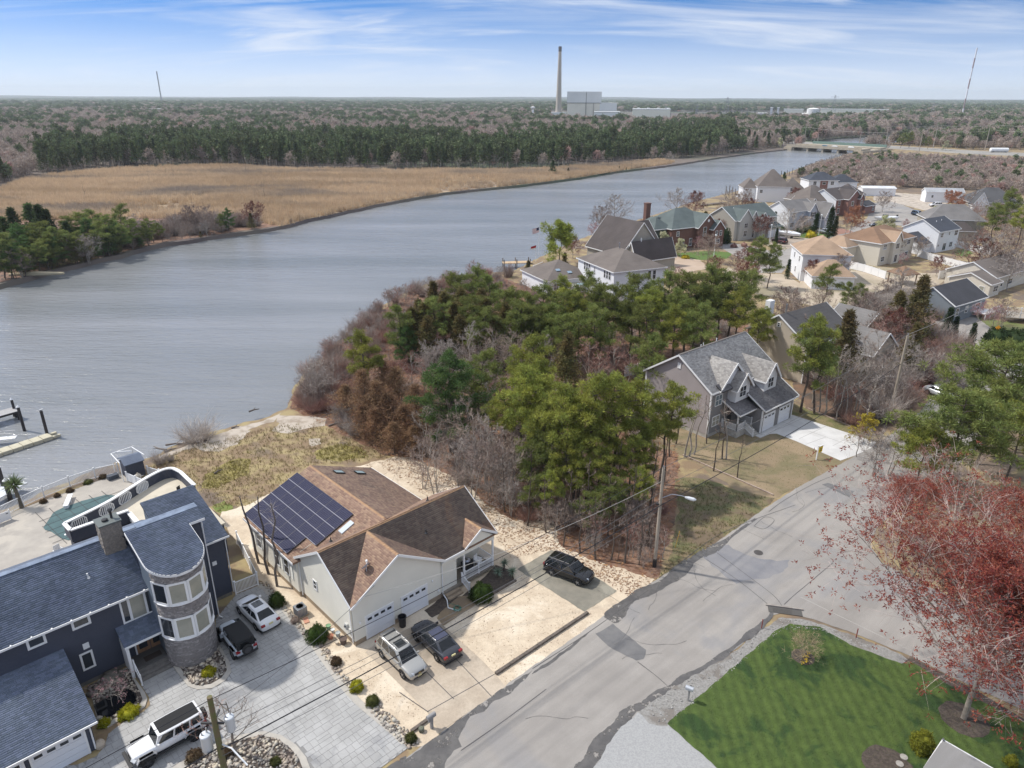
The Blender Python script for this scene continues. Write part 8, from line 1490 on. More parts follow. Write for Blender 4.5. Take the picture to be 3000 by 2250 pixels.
foliage('daffodils',tufts([tuple(G(x,y,.25))for x,y in((2356,1920),(2366,1926),(2360,1936),(2350,1942),(2368,1912))],.12,26,.12,.06,np.random.default_rng(4),up=.3),mat('daffodil',(.6,.42,.03)),None,kind='stuff')
S(31,2700,2195,.75,1.5,mat('gold_arb',(.22,.22,.015),col2=(.14,.15,.012),scale=2,rnd=.3,transl=.2),'golden green rounded shrub beside the pale roof at the bottom edge',1300,tl=.10);S(32,2960,2240,.4,.8,MATS['gold_arb'],'golden shrub tip at the bottom right corner',300)
h=thing('porch_roof','pale grey metal shed roof at the bottom right corner over the lawn','roof',G(2762,2168,2.6),rad(-48));MB().slab([Vector((0,0,0)),Vector((9,0,0)),Vector((9,-9,.8)),Vector((0,-9,.8))][::-1],.12).obj('roof_sheet',mat('pale_metal_roof',(.30,.295,.295),col2=(.25,.245,.24),scale=.6,stretch=(1,.2,1),rough=.5),h)
MB().box(-.02,9,.0,.06,-.16,.03).box(-.05,.02,-9,.06,-.16,.03).obj('edge_trim',m_white,h);MB().box(.4,8.6,-8.6,-.5,-2.6,-.12).obj('wall',m_white,h);MB().box(-.04,.06,-.06,.04,.03,.14).obj('bracket',m_rim,h)
m_mtw=mat('maple_twig',(.46,.36,.33),rnd=.3)
MP1=plant('maple1',lambda:bare(101,13.5,.98,m_mtw,mat('maple_bark',(.36,.31,.26),col2=(.26,.22,.18),scale=2),buds=(m_red,.60,.15,10,.17,.075),nlimb=34,nb=12,fine=11,base=.25,lim=.8,tw=.022),G(2823,2105),1.0,.3,'large red budding maple with pale trunk on the lawn, right foreground','tree',w=1.12)
MP2=plant('maple2',lambda:bare(102,12,.72,m_mtw,MATS['maple_bark'],buds=(m_red,.60,.15,9,.16,.06),nlimb=22,nb=8,fine=7,base=.2,lim=.6,trunks=2,tw=.022),G(3010,1870),1.0,2.2,'second red budding maple behind the foreground one at the right edge','tree')
B('bareB',2790,1560,9,'leafless tree behind the red maple crown across the side street');B('bareC',2700,1500,8.5,'dull red budded tree at the upper edge of the maple crown');plant('maple3',lambda:bare(103,9,.6,m_mtw,m_gbark,buds=(m_red,.35,.06,4,.14,.08),nlimb=12,nb=6,fine=5,base=.2,tw=.02),G(2880,1640),1.0,1.0,'smaller red budding maple between the large maple and the spreading pine','tree')
dup(MP2,G(2640,1580),4.0,'red budding tree left behind the large maple across the street corner',scale=.62)
T('pineG',2840,1165,11,'spreading pine with dark crooked trunk above the red maple',wf=1.15);T('pineG',2965,1020,13,'tall spreading pine at the right edge beside the back street',wf=1.15);T('pineH',2720,1265,7.5,'lower spreading pine bough crown left of the spreading pine');T('pineC',2925,1130,10,'bushy pine between the two spreading pines');T('pineH',3010,1190,9,'pine cut by the right edge below the tall spreading pine')
for(k,x,y,h,lb)in[('bareE',2590,1255,6,'spiky leafless tree at the end of the white driveway'),('bareC',2530,1240,4.5,'dark red budded shrub tree over the white driveway end'),('yellow',2548,1212,4,'small tree with yellow leaves by the white driveway'),('bareB',2640,1230,7,'leafless grey tree beside the road left of the spreading pine'),('bareB',2690,1190,6.5,'twiggy leafless tree in front of the parked pale sedan')]:T(k,x,y,h,lb)
T('pineB',2393,930,13.5,'tall pine with bare trunk in front of the beige house',wf=.9);T('pineC',2432,955,12.5,'darker pine just right of the tall pine in front of the beige house',wf=.85);T('cedarA',2492,915,12,'feathery cedar between the beige house and the dark garage roof',wf=.95)
for(x,y,h)in[(2400,1208,8),(2417,1216,9),(2451,1228,8),(2477,1238,9),(2511,1228,8),(2547,1198,9),(2440,1190,8),(2490,1190,8),(2530,1170,8),(2380,1180,7)]:B('bareF',x,y,h,'pale bare trunk in the thicket behind the driveway','pale trunks behind the driveway')
for(k,x,y,h)in[('bareA',2545,1000,10),('bareB',2590,960,9),('bareA',2620,1000,9),('bareB',2510,1050,8),('bareA',2660,960,9),('bareE',2700,1010,7),('bareB',2740,1000,7),('bareA',2570,1080,9),('bareE',2650,1060,6),('bareC',2590,930,8),('bareC',2630,900,8),('bareB',2330,890,10),('bareA',2480,1000,9),('bareE',2780,1040,6),('bareC',2680,1000,6)]:T(k,x,y,h,'leafless tree in the thicket by the pale pole','leafless thicket beyond the grey house')
for(k,x,y,h,lb)in[('cedarA',2711,812,12,'broad yellow green cedar in front of the slate blue house'),('cedarB',2640,860,9,'lower yellow green cedar left of the broad cedar'),('cedarA',2690,950,9,'tall thin cedar left of the back street'),('pineF',2428,780,9,'leaning pine in front of the orange tan roofed house'),('pineF',2493,830,7,'small bright pine on the sandy yard'),('pineF',2534,836,6,'slim small pine right of the sandy yard pine'),('pineA',2229,700,11,'pine with reddish trunk left of the orange tan roofed house'),('pineC',2264,722,9.5,'pale lit pine beside the grey asphalt bend'),('pineC',2195,800,9,'pine at the right end of the grove back row'),('bareC',2205,720,8,'reddish leafless tree beside the pine with reddish trunk'),('pineB',2240,905,9,'bright green pine crown behind the grey house ridge'),('bareB',2308,830,7,'large dark leafless tree in front of the white garage block'),('bareA',2340,860,7,'leafless tree right of the large dark leafless tree'),('bareA',2655,775,8,'spreading leafless tree in front of the white fence'),('bareE',2600,810,6,'low leafless tree beside the gazebo'),('bareA',2925,670,12,'tall leafless tree right of the taupe house'),('bareB',2950,690,11,'multi-stemmed leafless tree at the right behind the ranch house'),('bareC',2890,690,10,'brown budded tree beside the taupe house'),('bareA',2985,720,10,'leafless tree cut by the right edge'),('pineA',2970,560,14,'wide pine crown at the right edge above the leafless trees'),('pineC',2930,600,11,'pine just below the wide pine crown at the right edge'),('pineB',3010,600,13,'pine cut by the right edge behind the leafless trees'),('arb',2788,905,5.5,'tall brown green arborvitae at the slate blue house corner'),('arb',2806,930,4,'yellow green arborvitae beside the slate blue house'),('arb',2858,950,4.5,'large egg shaped arborvitae on the lawn by the back street'),('redbud',2880,880,5,'pink twiggy tree beside the deck of the slate blue house'),('redbud',2925,890,5.5,'pink red twiggy tree left of the white deck'),('bareE',2960,870,6,'leafless tree behind the white deck at the right edge'),('redbud',2660,640,5,'pale pink leafless tree at the cul-de-sac edge'),('redbud',2650,740,4,'small pink tree by the white privacy fence')]:T(k,x,y,h,lb)
rr=random.Random(99)
for i in range(26):x,y=rr.uniform(1180,1620),rr.uniform(950,1300);T(rr.choice(['bareA','bareB','bareC','bareA']),x,y,rr.uniform(6,9),'pale grey leafless tree among the grove pines',gb)
for(x,y)in[(2130,600),(2210,590),(2240,640),(2360,640),(2480,640),(2380,590),(2330,560),(2560,700),(2625,690),(2700,700),(2460,750),(2380,770),(2150,745),(2080,690),(1925,640),(2200,560),(2420,560),(2480,560),(2600,570),(2840,690),(2760,760),(2800,780),(2620,830),(2180,780),(2100,760),(2900,610),(2860,570),(2960,620),(2350,860),(2420,850),(2560,860),(2600,900),(2300,900)]:T(rr.choice(['bareA','bareB','bareC','bareE']),x+rr.uniform(-8,8),y-12,rr.uniform(5,8.5),'leafless garden tree among the houses','garden trees among the houses')
for i,(x,y,h)in enumerate(((2395,628,7),(2273,622,5.5),(2440,612,9),(2453,636,6.5),(2314,762,4.5),(2278,670,5))):T('arb',x,y,h,['pointed arborvitae right of the blue house portico','thin arborvitae behind the green roofed garage','tallest arborvitae at the corner of the brick fronted house','broad arborvitae right of the tallest one','short arborvitae in front of the orange tan roofed house','slim arborvitae beside the garage of the green roofed house'][i],wf=.9 if i<5 else .7)
for(k,x,y,h,lb)in[('orange',2505,602,9,'round orange budding tree in front of the brick fronted house'),('bloss',2590,632,5.5,'cream blossoming tree behind the navy roofed garage wing'),('bloss',2618,640,5,'second cream blossoming tree right of the boat'),('bloss',2745,606,6,'cream blossoming tree left of the white trailer car'),('bloss',2795,600,6.5,'larger cream blossoming tree in front of the tattered gable'),('orange',2812,560,8,'orange brown tree beside the trailer home'),('orange',2790,556,6,'low orange tree right of the trailer home'),('willow',1645,645,11.5,'bright yellow green willow on the shore by the flags'),('bareA',1804,558,13,'tall fan-shaped leafless tree at the river behind the dark roofed house'),('bareE',1760,600,9,'lower leafless tree left of the fan-shaped tree'),('bareA',1990,542,12,'wide leafless tree at the river behind the brick house'),('bareC',2040,558,10,'reddish round leafless tree behind the brick house'),('bareA',2140,548,10,'leafless tree at the river between brick and green roofed houses'),('bareB',2170,560,9,'second leafless tree at the river dock'),('bareA',2315,600,11,'large leafless tree in front of the pale blue house'),('bloss',1946,682,6,'white blossoming pear left of the brick house door'),('bloss',2000,700,5,'cream blossoming pear right of the brick house door'),('redbud',1740,650,6,'crimson budding tree behind the dark roofed house'),('redbud',1893,630,5,'salmon budding tree left of the brick chimney'),('bareC',1680,690,6,'brown twiggy tree right of the willow'),('redbud',2050,690,5,'pinkish leafless tree in front of the brick gables'),('cedarB',2068,622,7,'blue green conifer between the brick and green roofed houses'),('redbud',1990,778,4,'small pink blossom shrub tree behind the grove ridge'),('cedarB',1655,742,4,'dark spreading conifer at the foot of the willow'),('cedarB',1548,765,4,'low dark evergreen beside the tan pier'),('bareC',2105,640,6,'brown budded tree beside the green roofed house corner'),('conD',2300,505,6,'small ragged conifer among the river pilings'),('redbud',2385,555,4,'reddish twiggy tree in front of the navy hip roofed house')]:T(k,x,y,h,lb)
S(41,2118,712,2.3,4.6,m_arb,'large dome shaped dark evergreen beside the green roofed house',900,tl=.3,z=0);S(42,2375,696,1.7,2.2,mat('bright_yellow_shrub',(.55,.45,.02),col2=(.45,.36,.02),scale=2),'bright yellow dome shrub on the green front lawn',600,tl=.2,z=0);S(43,2340,683,1.6,1.8,m_arb,'dark rounded hedge shrub by the portico steps',400,tl=.25,z=0);S(44,2365,680,2.2,2.2,m_arb,'broad dark hedge in front of the shuttered window',500,tl=.25,z=0);S(45,2290,678,1.5,1.6,m_box,'green dome shrub behind the shrink-wrapped boat',400,tl=.25,z=0);S(46,2925,1003,2.6,2.6,m_arb,'clipped hedge beside the orange road sign',700,tl=.3,z=0);S(47,2985,1012,3.0,2.8,m_arb,'clipped hedge at the right edge above the spreading pine',700,tl=.3,z=0)
S(48,2008,757,1.2,.9,MATS['bright_yellow_shrub'],'yellow blooming shrub in front of the brick house lawn',300,tl=.2,z=0)
for i,(x,y)in enumerate(((2210,718),(2150,725),(2180,722))):S(50+i,x,y,.9,1.2,m_twigr,'small red brown shrub in the bed of the green roofed house',160,tl=.25,z=0,group='red brown shrubs by the green roofed house')
for(px,py,h,lb)in((2091,752,5.5,'white street lamp by the brick house lawn'),(2398,690,6.0,'white street lamp on the green lawn of the blue house'),(2254,712,5.0,'white street lamp in front of the twin garage doors')):
 o=thing('street_lamp',lb,'street lamp',G(px,py));MB().tube([(0,0,0),(0,0,h)],[.11,.07],8).obj('post',m_white,o);MB().lathe([(.15,h),(.32,h+.3),(.12,h+.5)],8).obj('lantern',MATS['lamp_white'],o)
# ---- far bank
fb='pines on the wooded far bank'
rr=random.Random(12)
for(k,x,y,h)in[('conA',28,611,12),('conB',80,600,13),('conA',108,604,13),('conA',132,616,12),('conB',5,640,11),('pineC',236,630,10),('pineF',274,618,10),('pineC',203,636,9.5),('pineD',52,660,10),('pineC',99,655,10),('pineF',156,668,9),('pineD',246,645,9),('pineC',279,677,8),('pineC',331,664,9),('pineF',378,672,8.5),('pineC',373,645,8.5),('pineF',425,660,8),('cedarA',175,702,8),('pineD',14,715,9),('pineC',94,715,8.5),('pineC',55,730,8),('cedarB',140,720,7),('pineF',0,755,8),('pineD',60,700,9),('pineC',200,690,8),('cedarB',400,690,6),('pineF',300,640,10),('pineF',130,690,8),('conB',190,650,9),('cedarA',215,720,7),('pineF',350,700,7),('pineC',-20,690,10),('pineC',35,760,7),('pineF',90,770,5),('conD',310,660,8)]:
 T(k,x,y,h,'green tree on the wooded point of the far bank',fb,wf=1.25)
for i in range(46):x=rr.uniform(-30,440);T(rr.choice(['pineC','pineF','pineD','cedarA','pineC','bareE']),x,690+rr.uniform(-25,60)-x*.08,rr.uniform(5.5,8.5),'lower tree filling the wooded point of the far bank','lower trees of the wooded point',wf=1.2)
T('pineF',340,606,11,'umbrella shaped pine rising above the far left bank');T('pineF',466,655,6.5,'small mop headed pine at the right end of the far bank pines');T('cedarB',586,678,5,'dark bushy cedar alone at the far bank brush');T('pineD',662,612,9,'dark pine pair in the marsh edge clump on the far bank');T('cedarA',732,624,8,'olive cedar right of the dark pine in the marsh edge clump');T('pineC',640,630,7,'lower green pine left of the dark pine at the marsh edge');T('bareC',735,588,10,'reddish leafless tree above the olive cedar on the far bank');B('bareE',262,770,7.5,'bleached white leafless tree on the far shoreline')
for(x,y,h)in[(540,598,9),(560,610,8),(590,600,9),(510,620,7),(480,640,6),(620,640,6),(600,640,6),(550,645,6),(390,620,7),(430,690,4),(350,720,4),(490,680,4),(530,680,4),(620,680,4),(850,640,5)]:T(rr.choice(['bareA','bareE','bareB']),x,y,h,'purplish leafless tree in the far bank brush','leafless trees on the far bank')
scatter_brush(GZ([(0,810),(150,775),(300,742),(480,700),(640,680),(780,660),(760,650),(600,655),(420,670),(200,720),(0,770)]),150,['brushA','brushC','brushC'],64,'purplish grey brush along the far shoreline','brush on the far shoreline',1.2,2.4)
MB().tube([(-6,0,.2),(0,.3,.3),(6,.2,.25)],[.5,.6,.3],7).obj('driftwood',mat('bleached_log',(.50,.42,.28)),loc=G(108,806),rotz=.15,label='long bleached log lying on the far left shoreline',cat='driftwood')
rr=random.Random(31)
for i in range(70):
 x=rr.uniform(20,1900);yb=rr.uniform(492,510)if rr.random()<.75 else rr.uniform(505,610 if x<1100 else 520)
 if x>1300:yb=rr.uniform(490,504)
 B('snag',x,yb,rr.uniform(3,7),'thin dead snag standing in the golden marsh','dead snags in the marsh','dead tree')
T('conC',1620,470,8,'lone dark cedar standing in the marsh near the river bend');T('cedarB',1665,492,3.5,'small olive bush in the marsh right of the lone cedar');T('conD',1815,487,4,'dark clump of low cedars at the marsh bank');T('conD',1835,490,3.5,'small cedar right of the dark clump at the marsh bank')
def edge_y(x):
 q=[(-400,590),(0,548),(60,528),(150,511),(280,499),(400,489),(700,485),(1000,497),(1500,497),(1650,490),(1850,475),(1975,468),(2100,458),(2200,444),(2300,433)]
 for(a,b_),(c,d)in zip(q,q[1:]):
  if a<=x<=c:return b_+(d-b_)*(x-a)/(c-a)
 return 430
for i in range(150):
 x=-60+2360*(i+rr.random())/150;y=edge_y(x)-rr.uniform(1,16)*(1 if x<2000 else .6);k_=rr.choice(['conA','conB','conB','conC','conA']);
 if x<300 and rr.random()<.6:k_=rr.choice(['bareA','bareD'])
 k_=rr.choice(['bareX','bareD'])if rr.random()<.14 else k_;B(k_,x,y,rr.uniform(8.5,15.5)if k_[:3]=='con' else rr.uniform(7,11),'dark conifer in the front rank of the forest behind the marsh' if k_[:3]=='con' else 'grey leafless tree at the left end of the forest front','conifers fronting the forest' if k_[:3]=='con' else 'leafless trees fronting the forest',wf=.9)
for i in range(95):
 x=rr.uniform(-40,1850);B(rr.choice(['bareD','bareF','snag','bareA']),x,edge_y(x)+rr.uniform(0,3.5),rr.uniform(5,9.5),'pale bare trunk in front of the forest conifers','pale trunks in front of the forest')
T('bareA',1965,440,9,'pale bushy leafless tree at the forest corner by the river');T('bloss',2290,405,8,'cream blossoming tree at the left end of the road bridge');T('bareE',2235,410,8,'pale leafless round tree left of the cream blossoming tree');T('bloss',2775,412,8,'cream green round tree beyond the highway poles');T('pineC',2645,392,12,'dark green tree clump before the distant inlet');T('pineA',2672,388,13,'taller dark tree in the clump before the distant inlet');T('pineC',2725,402,10,'dark tree right of the distant inlet clump')
def vnoise(P,s,seed):
 rng=np.random.default_rng(seed);o=np.zeros(len(P))
 for k_ in range(5):a=rng.uniform(0,2*PI);f=rng.uniform(.6,1.8)/s;o+=np.sin((P[:,0]*math.cos(a)+P[:,1]*math.sin(a))*f*2*PI+rng.uniform(0,6))*.5
 return o
def reed(seed):
 rng=np.random.default_rng(seed);root=place('reed_clump',None);n=46;p=rng.normal(size=(n,2))*.55;h=rng.uniform(1.2,2.6,n);a=rng.uniform(0,2*PI,n);e=np.stack([np.cos(a),np.sin(a)],1)*.07;l=rng.normal(size=(n,2))*.28;z0=np.zeros((n,1));V=np.stack([np.concatenate([p-e,z0],1),np.concatenate([p+e,z0],1),np.concatenate([p+l,h[:,None]],1)],1).reshape(-1,3)
 MB().tube([(0,0,0),(.05,0,1.8)],.02,3).obj('stem',m_reed,root);foliage('blades',V,m_reed,root);return root
m_reed=mat('golden_reed',(.68,.53,.36),wpos=True,stretch=(.35,1,1),col2=(.57,.43,.28),scale=.035,lo=.42,hi=.6,rnd=.22,transl=.3,orand=.12,col3=(.36,.30,.25),scale3=.03,lo3=.50,hi3=.70)
VAR['reed']=lambda:reed(201);rp=G(1000,560);plant('reed',VAR['reed'],(rp.x,rp.y,0),1,label='tuft of golden reed in the middle of the marsh',cat='reed')
def in_poly_rand(poly,n,seed):
 rng=np.random.default_rng(seed);xs=[p[0]for p in poly];ys=[p[1]for p in poly];P=np.stack([rng.uniform(min(xs),max(xs),n),rng.uniform(min(ys),max(ys),n)],1);return P[inside_np(P,poly)]
P=in_poly_rand(marsh_poly,60000,1);px,py=pix(P);P=P[(px>-200)&(px<2200)];nz=vnoise(P,90,3);rng=np.random.default_rng(5);keep=rng.random(len(P))<np.clip(1.0-(nz>1.1)*.75,0,1);P=P[keep];scatter('reed_bed','reed',P,.75+.35*rng.random(len(P))+.12*vnoise(P,60,7)[:len(P)]*.5,None,2)
def blob(seed,m,w=3.2,h=11,n=44,tl=2.0,tw=1.5,base=.35,name='distant_tree'):
 rng=np.random.default_rng(seed);root=place(name,None);d=rng.normal(size=(n,3));d/=np.linalg.norm(d,axis=1,keepdims=True);C=d*np.array([w,w,h*(1-base)*.5])*rng.uniform(.5,1,(n,1))+np.array([0,0,h*(base+(1-base)*.5)]);C[:,:2]*=(1.25-.6*(C[:,2:3]/h));MB().tube([(0,0,0),(0,0,h*.7)],[.25,.1],4).obj('trunk',m_gbark,root);foliage('crown',tufts(C,.5,5,tl,tw,rng,up=.2),m,root);return root
VAR['blobC']=lambda:blob(301,mat('far_conifer',(.10,.13,.052),col2=(.135,.165,.065),scale=.01,rnd=.3,orand=.3,transl=.15),2.4,13,60,1.3,.8,.15);VAR['blobP']=lambda:blob(302,mat('far_pine',(.12,.16,.07),col2=(.155,.19,.085),scale=.01,rnd=.3,orand=.3,transl=.15),3.4,11,60,1.3,.9,.35)
VAR['blobB']=lambda:blob(303,mat('far_bare',(.40,.325,.28),col2=(.32,.26,.225),scale=.01,rnd=.3,orand=.2,transl=.2),3.6,10,80,1.4,.32,.2);VAR['blobR']=lambda:blob(304,mat('far_red',(.44,.28,.25),col2=(.46,.30,.25),scale=.01,rnd=.3,orand=.3,transl=.2),3.6,9,80,1.3,.4,.25)
for k_,x,y,lb in(('blobC',600,470,'dark conifer just inside the forest behind the marsh, left half'),('blobP',1200,420,'green pine among the brown trees beyond the first forest belt'),('blobB',900,415,'brown leafless crown beyond the first forest belt'),('blobR',850,405,'dull red maple crown in the brown belt of the forest')):B_=G(x,y);VH[k_]=10;plant(k_,VAR[k_],(B_.x,B_.y,0),1.0,label=lb)
rng=np.random.default_rng(8)
def field(n,d0,d1,seed):
 rng=np.random.default_rng(seed);d=np.sqrt(rng.uniform(d0**2,d1**2,n));a=rng.uniform(-.72,.78,n);return np.stack([np.sin(a)*d,np.cos(a)*d],1)
river_gap=GP([(1900,500),(2100,470),(2335,437),(2380,416),(2450,406),(2560,399),(2620,394),(2680,381),(2760,379),(2840,383),(2900,384),(3100,379),(3500,372),(3500,390),(3100,390),(2900,396),(2830,403),(2740,408),(2660,415),(2600,425),(2545,432),(2500,450),(2400,500),(2200,560),(1800,600)])
hw_zone=GP([(2240,424),(2340,424),(2500,438),(2560,435),(2700,446),(3000,462),(3500,478),(3500,458),(3000,446),(2850,438),(2700,430),(2560,422),(2490,425),(2340,412),(2240,412)])
plant_zone=GP([(1610,326),(1610,356),(1840,360),(1980,366),(1990,350),(2460,348),(2620,341),(2600,326),(2200,328),(1990,328)])
def ok(P,min_land=True):
 px,py=pix(P);ey=np.interp(px,[-400,0,60,150,280,400,700,1000,1500,1650,1850,1975,2100,2200,2300,2335],[585,545,526,508,497,487,483,494,494,487,472,465,455,441,430,428]);far=(px<2335)&(py<ey)
 rgt=(px>=2335)&(py<440);return(far|rgt)&~inside_np(P,river_gap)&~inside_np(P,hw_zone)&~inside_np(P,plant_zone),px,py
for(n,d0,d1,sd,sc0,sc1,wf)in((26000,380,1000,1,.85,1.25,1.0),(36000,1000,2200,2,.9,1.35,1.35),(26000,2200,4500,3,.9,1.5,2.6),(22000,4500,9500,4,1.0,1.8,6.0)):
 P=field(n,d0,d1,sd);m_,px,py=ok(P);P,px,py=P[m_],px[m_],py[m_];d=np.hypot(P[:,0],P[:,1]);rng=np.random.default_rng(sd);S_=rng.uniform(sc0,sc1,len(P))*(1+.12*vnoise(P,70,77))*rng.uniform(.72,1.15,len(P));u=rng.random(len(P));nz=vnoise(P,160*max(1,d0/900),11+sd)
 if d0<1000:
  ey=np.interp(px,[0,400,1000,1500,1850,2300],[545,487,494,494,472,430]);belt=(py>ey-62-14*nz)&(px<2150)&(px>120);con=belt&(u<.84-.12*nz);oth=~con
 else:con=np.zeros(len(P),bool);oth=~con
 gfrac=np.clip((.12 if d0<1000 else .30 if d0<2200 else .72)+.28*nz,.05,.97);pine_=oth&(u<gfrac);red=oth&~pine_&(rng.random(len(P))<.10+.08*(vnoise(P,120,31)>.6));br=oth&~pine_&~red
 for key,msk in(('blobC',con),('blobP',pine_),('blobR',red),('blobB',br)):
  if msk.any():scatter('forest',key,P[msk],S_[msk]*(.95 if key!='blobC' else 1.05),S_[msk]*wf*(.95 if key!='blobC' else .9),sd)
shl=GP([(2330,520),(2400,492),(2480,470),(2600,463),(2750,470),(3000,480),(3300,495),(3400,600),(3000,575),(2900,560),(2800,556),(2700,553),(2600,552),(2540,552),(2500,545),(2430,520),(2380,535)])
P=in_poly_rand(shl,4200,9);nz=vnoise(P,35,5);rng=np.random.default_rng(3);u=rng.random(len(P));PROTO_ok=[scatter('shrubland_thicket',k_,P[m_],rng.uniform(.28,.55,m_.sum()),rng.uniform(.45,.75,m_.sum()),4)for k_,m_ in(('blobB',u<.74),('blobR',(u>=.74)&(u<.84)),('blobP',(u>=.90)&(nz>-.2)))]
for(poly,n,keys,sd)in((GZ([(2820,640),(3000,640),(3100,760),(3000,770),(2900,740),(2850,720)]),90,('bareA','bareC'),71),(GZ([(2480,915),(2600,905),(2720,890),(2790,940),(2700,960),(2560,960)]),60,('bareE','brushA'),72)):
 P=in_poly_rand(poly,n*3,sd)[:n];rng=np.random.default_rng(sd);u=rng.random(len(P))
 for j,k_ in enumerate(keys):m_=(u<.5)if j==0 else(u>=.5);scatter('thicket',k_,P[m_],rng.uniform(.45,.9,m_.sum())*(1 if k_[:4]=='bare' else 1.8),None,sd+j)
# -- bridge, highway, power station, masts, hills, haze
m_bc=mat('bridge_concrete',(.42,.37,.29),col2=(.34,.30,.24),scale=.3);A_,B_=G(2322,437),G(2500,448);br=thing('road_bridge','low concrete road bridge with two pale lanes crossing the river','bridge',(A_.x,A_.y,0),math.atan2(B_.y-A_.y,B_.x-A_.x));L=(B_-A_).length
MB().box(-6,L+6,0,14,1.8,2.9).obj('deck',m_bc,br);MB().box(-6,L+6,-.3,0,1.7,3.8).box(-6,L+6,14,14.3,1.7,3.8).obj('parapet',m_bc,br);MB().box(-6,L+6,30,40,2.0,2.9).obj('deck',m_bc,br);MB().box(-6,L+6,40,40.3,2.0,5.0).obj('fence_panel',mat('green_fence',(.16,.24,.21)),br)
for i in range(5):
 x=L*i/4;MB().box(x-.7,x+.7,.3,13.6,-2.4,1.8).obj('pier',m_bc,br)
for i in(0,1):MB().box(-8 if i==0 else L+.5,-.5 if i==0 else L+8,-1,41,-2.4,1.7).obj('abutment',m_bc,br)
for i,(f,c,lb)in enumerate(((.52,(.06,.12,.17),'blue car driving on the road bridge'),(.68,(.6,.6,.6),'white car driving on the road bridge'),(.94,(.7,.7,.7),'white lorry at the right end of the road bridge'))):
 p=A_.lerp(B_,f);o=thing('distant_car',lb,'car',(p.x-3*math.sin(br.rotation_euler.z),p.y+4,2.9),br.rotation_euler.z);MB().add([(-2.2,-.9,.3),(2.2,-.9,.3),(2.2,.9,.3),(-2.2,.9,.3),(-2.2,-.9,.9),(2.2,-.9,.8),(2.2,.9,.8),(-2.2,.9,.9),(-1.5,-.75,1.5),(.8,-.75,1.5),(.8,.75,1.5),(-1.5,.75,1.5)],[(0,1,5,4),(1,2,6,5),(2,3,7,6),(3,0,4,7),(4,5,9,8),(5,6,10,9),(6,7,11,10),(7,4,8,11),(8,9,10,11)]).obj('body',mat('farcar%d'%i,c,rough=.3),o)
tk=thing('tanker_trailer','long white tank lying beside the highway at the right','tank',G(2925,448),rad(-3));MB().tube([(-7,0,2.3),(-6.6,0,2.3),(6.6,0,2.3),(7,0,2.3)],[.9,1.6,1.6,.9],14).obj('tank',m_white,tk,smooth=40)
for x in(-5,5):MB().box(x-.5,x+.5,-1.2,1.2,0,1).obj('support',m_dark,tk)
def lattice(label,px,py,h,w,m=None,arms=True):
 p=G(px,py);t_=thing('power_pylon',label,'pylon',(p.x,p.y,0),.4);mb=MB()
 for sx in(-1,1):
  for sy in(-1,1):mb.beam((sx*w,sy*w,0),(sx*w*.15,sy*w*.15,h),.5,.5)
 for i in range(6):
  z0,z1=h*i/6,h*(i+1)/6;a0,a1=w*(1-.85*i/6),w*(1-.85*(i+1)/6)
  for s_ in(-1,1):mb.beam((s_*a0,-a0,z0),(-s_*a1,-a1,z1),.3,.3).beam((-a0,s_*a0,z0),(-a1,-s_*a1,z1),.3,.3)
 mb.obj('lattice',m or m_st_far,t_)
 if arms:MB().beam((-w*1.2,0,h*.92),(w*1.2,0,h*.92),.6,.6).beam((-w*1.4,0,h*.78),(w*1.4,0,h*.78),.6,.6).obj('cross_arm',m or m_st_far,t_)
m_st_far=mat('galvanised',(.30,.30,.31))
for i,(px,py,h,tl)in enumerate(((2355,418,15,0),(2620,425,0,0),(2590,442,20,0),(2733,436,20,0),(2692,445,17,0),(2745,420,11,0),(2885,440,21,0),(2187,412,14,0),(2395,420,8,0),(2065,396,17,0),(1780,372,12,0),(2515,438,12,0))):
 if h==0:continue
 p=G(px,py);o=thing('highway_pole','tall thin pole standing along the highway beyond the river','utility pole',(p.x,p.y,0),.3*i,'poles along the highway');MB().tube([(0,0,0),(.2,0,h)],[.32,.2],6).obj('pole',mat('pole_far',(.36,.32,.28)),o);MB().beam((-1.4,0,h*.93),(1.6,0,h*.93),.18,.18).obj('cross_arm',m_dead,o)
for(a,b_,z)in(((2355,418),(2590,442),14),((2590,442),(2733,436),19),((2733,436),(2885,440),19),((2885,440),(3200,455),20),((2187,412),(2355,418),13.5),((2065,396),(2187,412),14),((2733,436),(2885,440),15),((2885,440),(3200,455),16)):
 A,B__=G(*a)+Vector((0,0,z)),G(*b_)+Vector((0,0,z));wire('pale far wire strung between the highway poles',A,B__,1.2,.07,m_wirep,8)
m_sc=mat('stack_concrete',(.46,.41,.35),col2=(.37,.33,.29),scale=.02,stretch=(1,1,.3));m_rp=mat('reactor_panel',(.74,.74,.73),col2=(.67,.67,.66),scale=.02);m_rc2=mat('reactor_concrete',(.80,.74,.63),col2=(.70,.65,.56),scale=.03)
D0=1500.0
def at_d(px,d):q=ray(px,335);k_=d/math.hypot(q.x,q.y);return Vector((q.x*k_,q.y*k_,0))
def zat(px,py,d):q=ray(px,py);return CAM_H+q.z*d/math.hypot(q.x,q.y)
def face_rot(px):q=ray(px,335);return math.atan2(q.y,q.x)-PI/2
st_=thing('stack','tall slender concrete chimney stack of the power station on the horizon','chimney stack',at_d(1636,D0));zt2=zat(1642,136,D0);MB().lathe([(6.4,0),(5.3,zt2*.25),(4.2,zt2*.55),(2.9,zt2*.93),(2.6,zt2*.95),(2.7,zt2)],20).obj('shaft',m_sc,st_,smooth=40);MB().lathe([(3.1,zt2-9),(3.2,zt2-2),(2.9,zt2)],20).obj('crown',mat('soot',(.10,.09,.09)),st_);MB().box(-14,14,-10,8,0,12).obj('base_building',m_rp,st_)
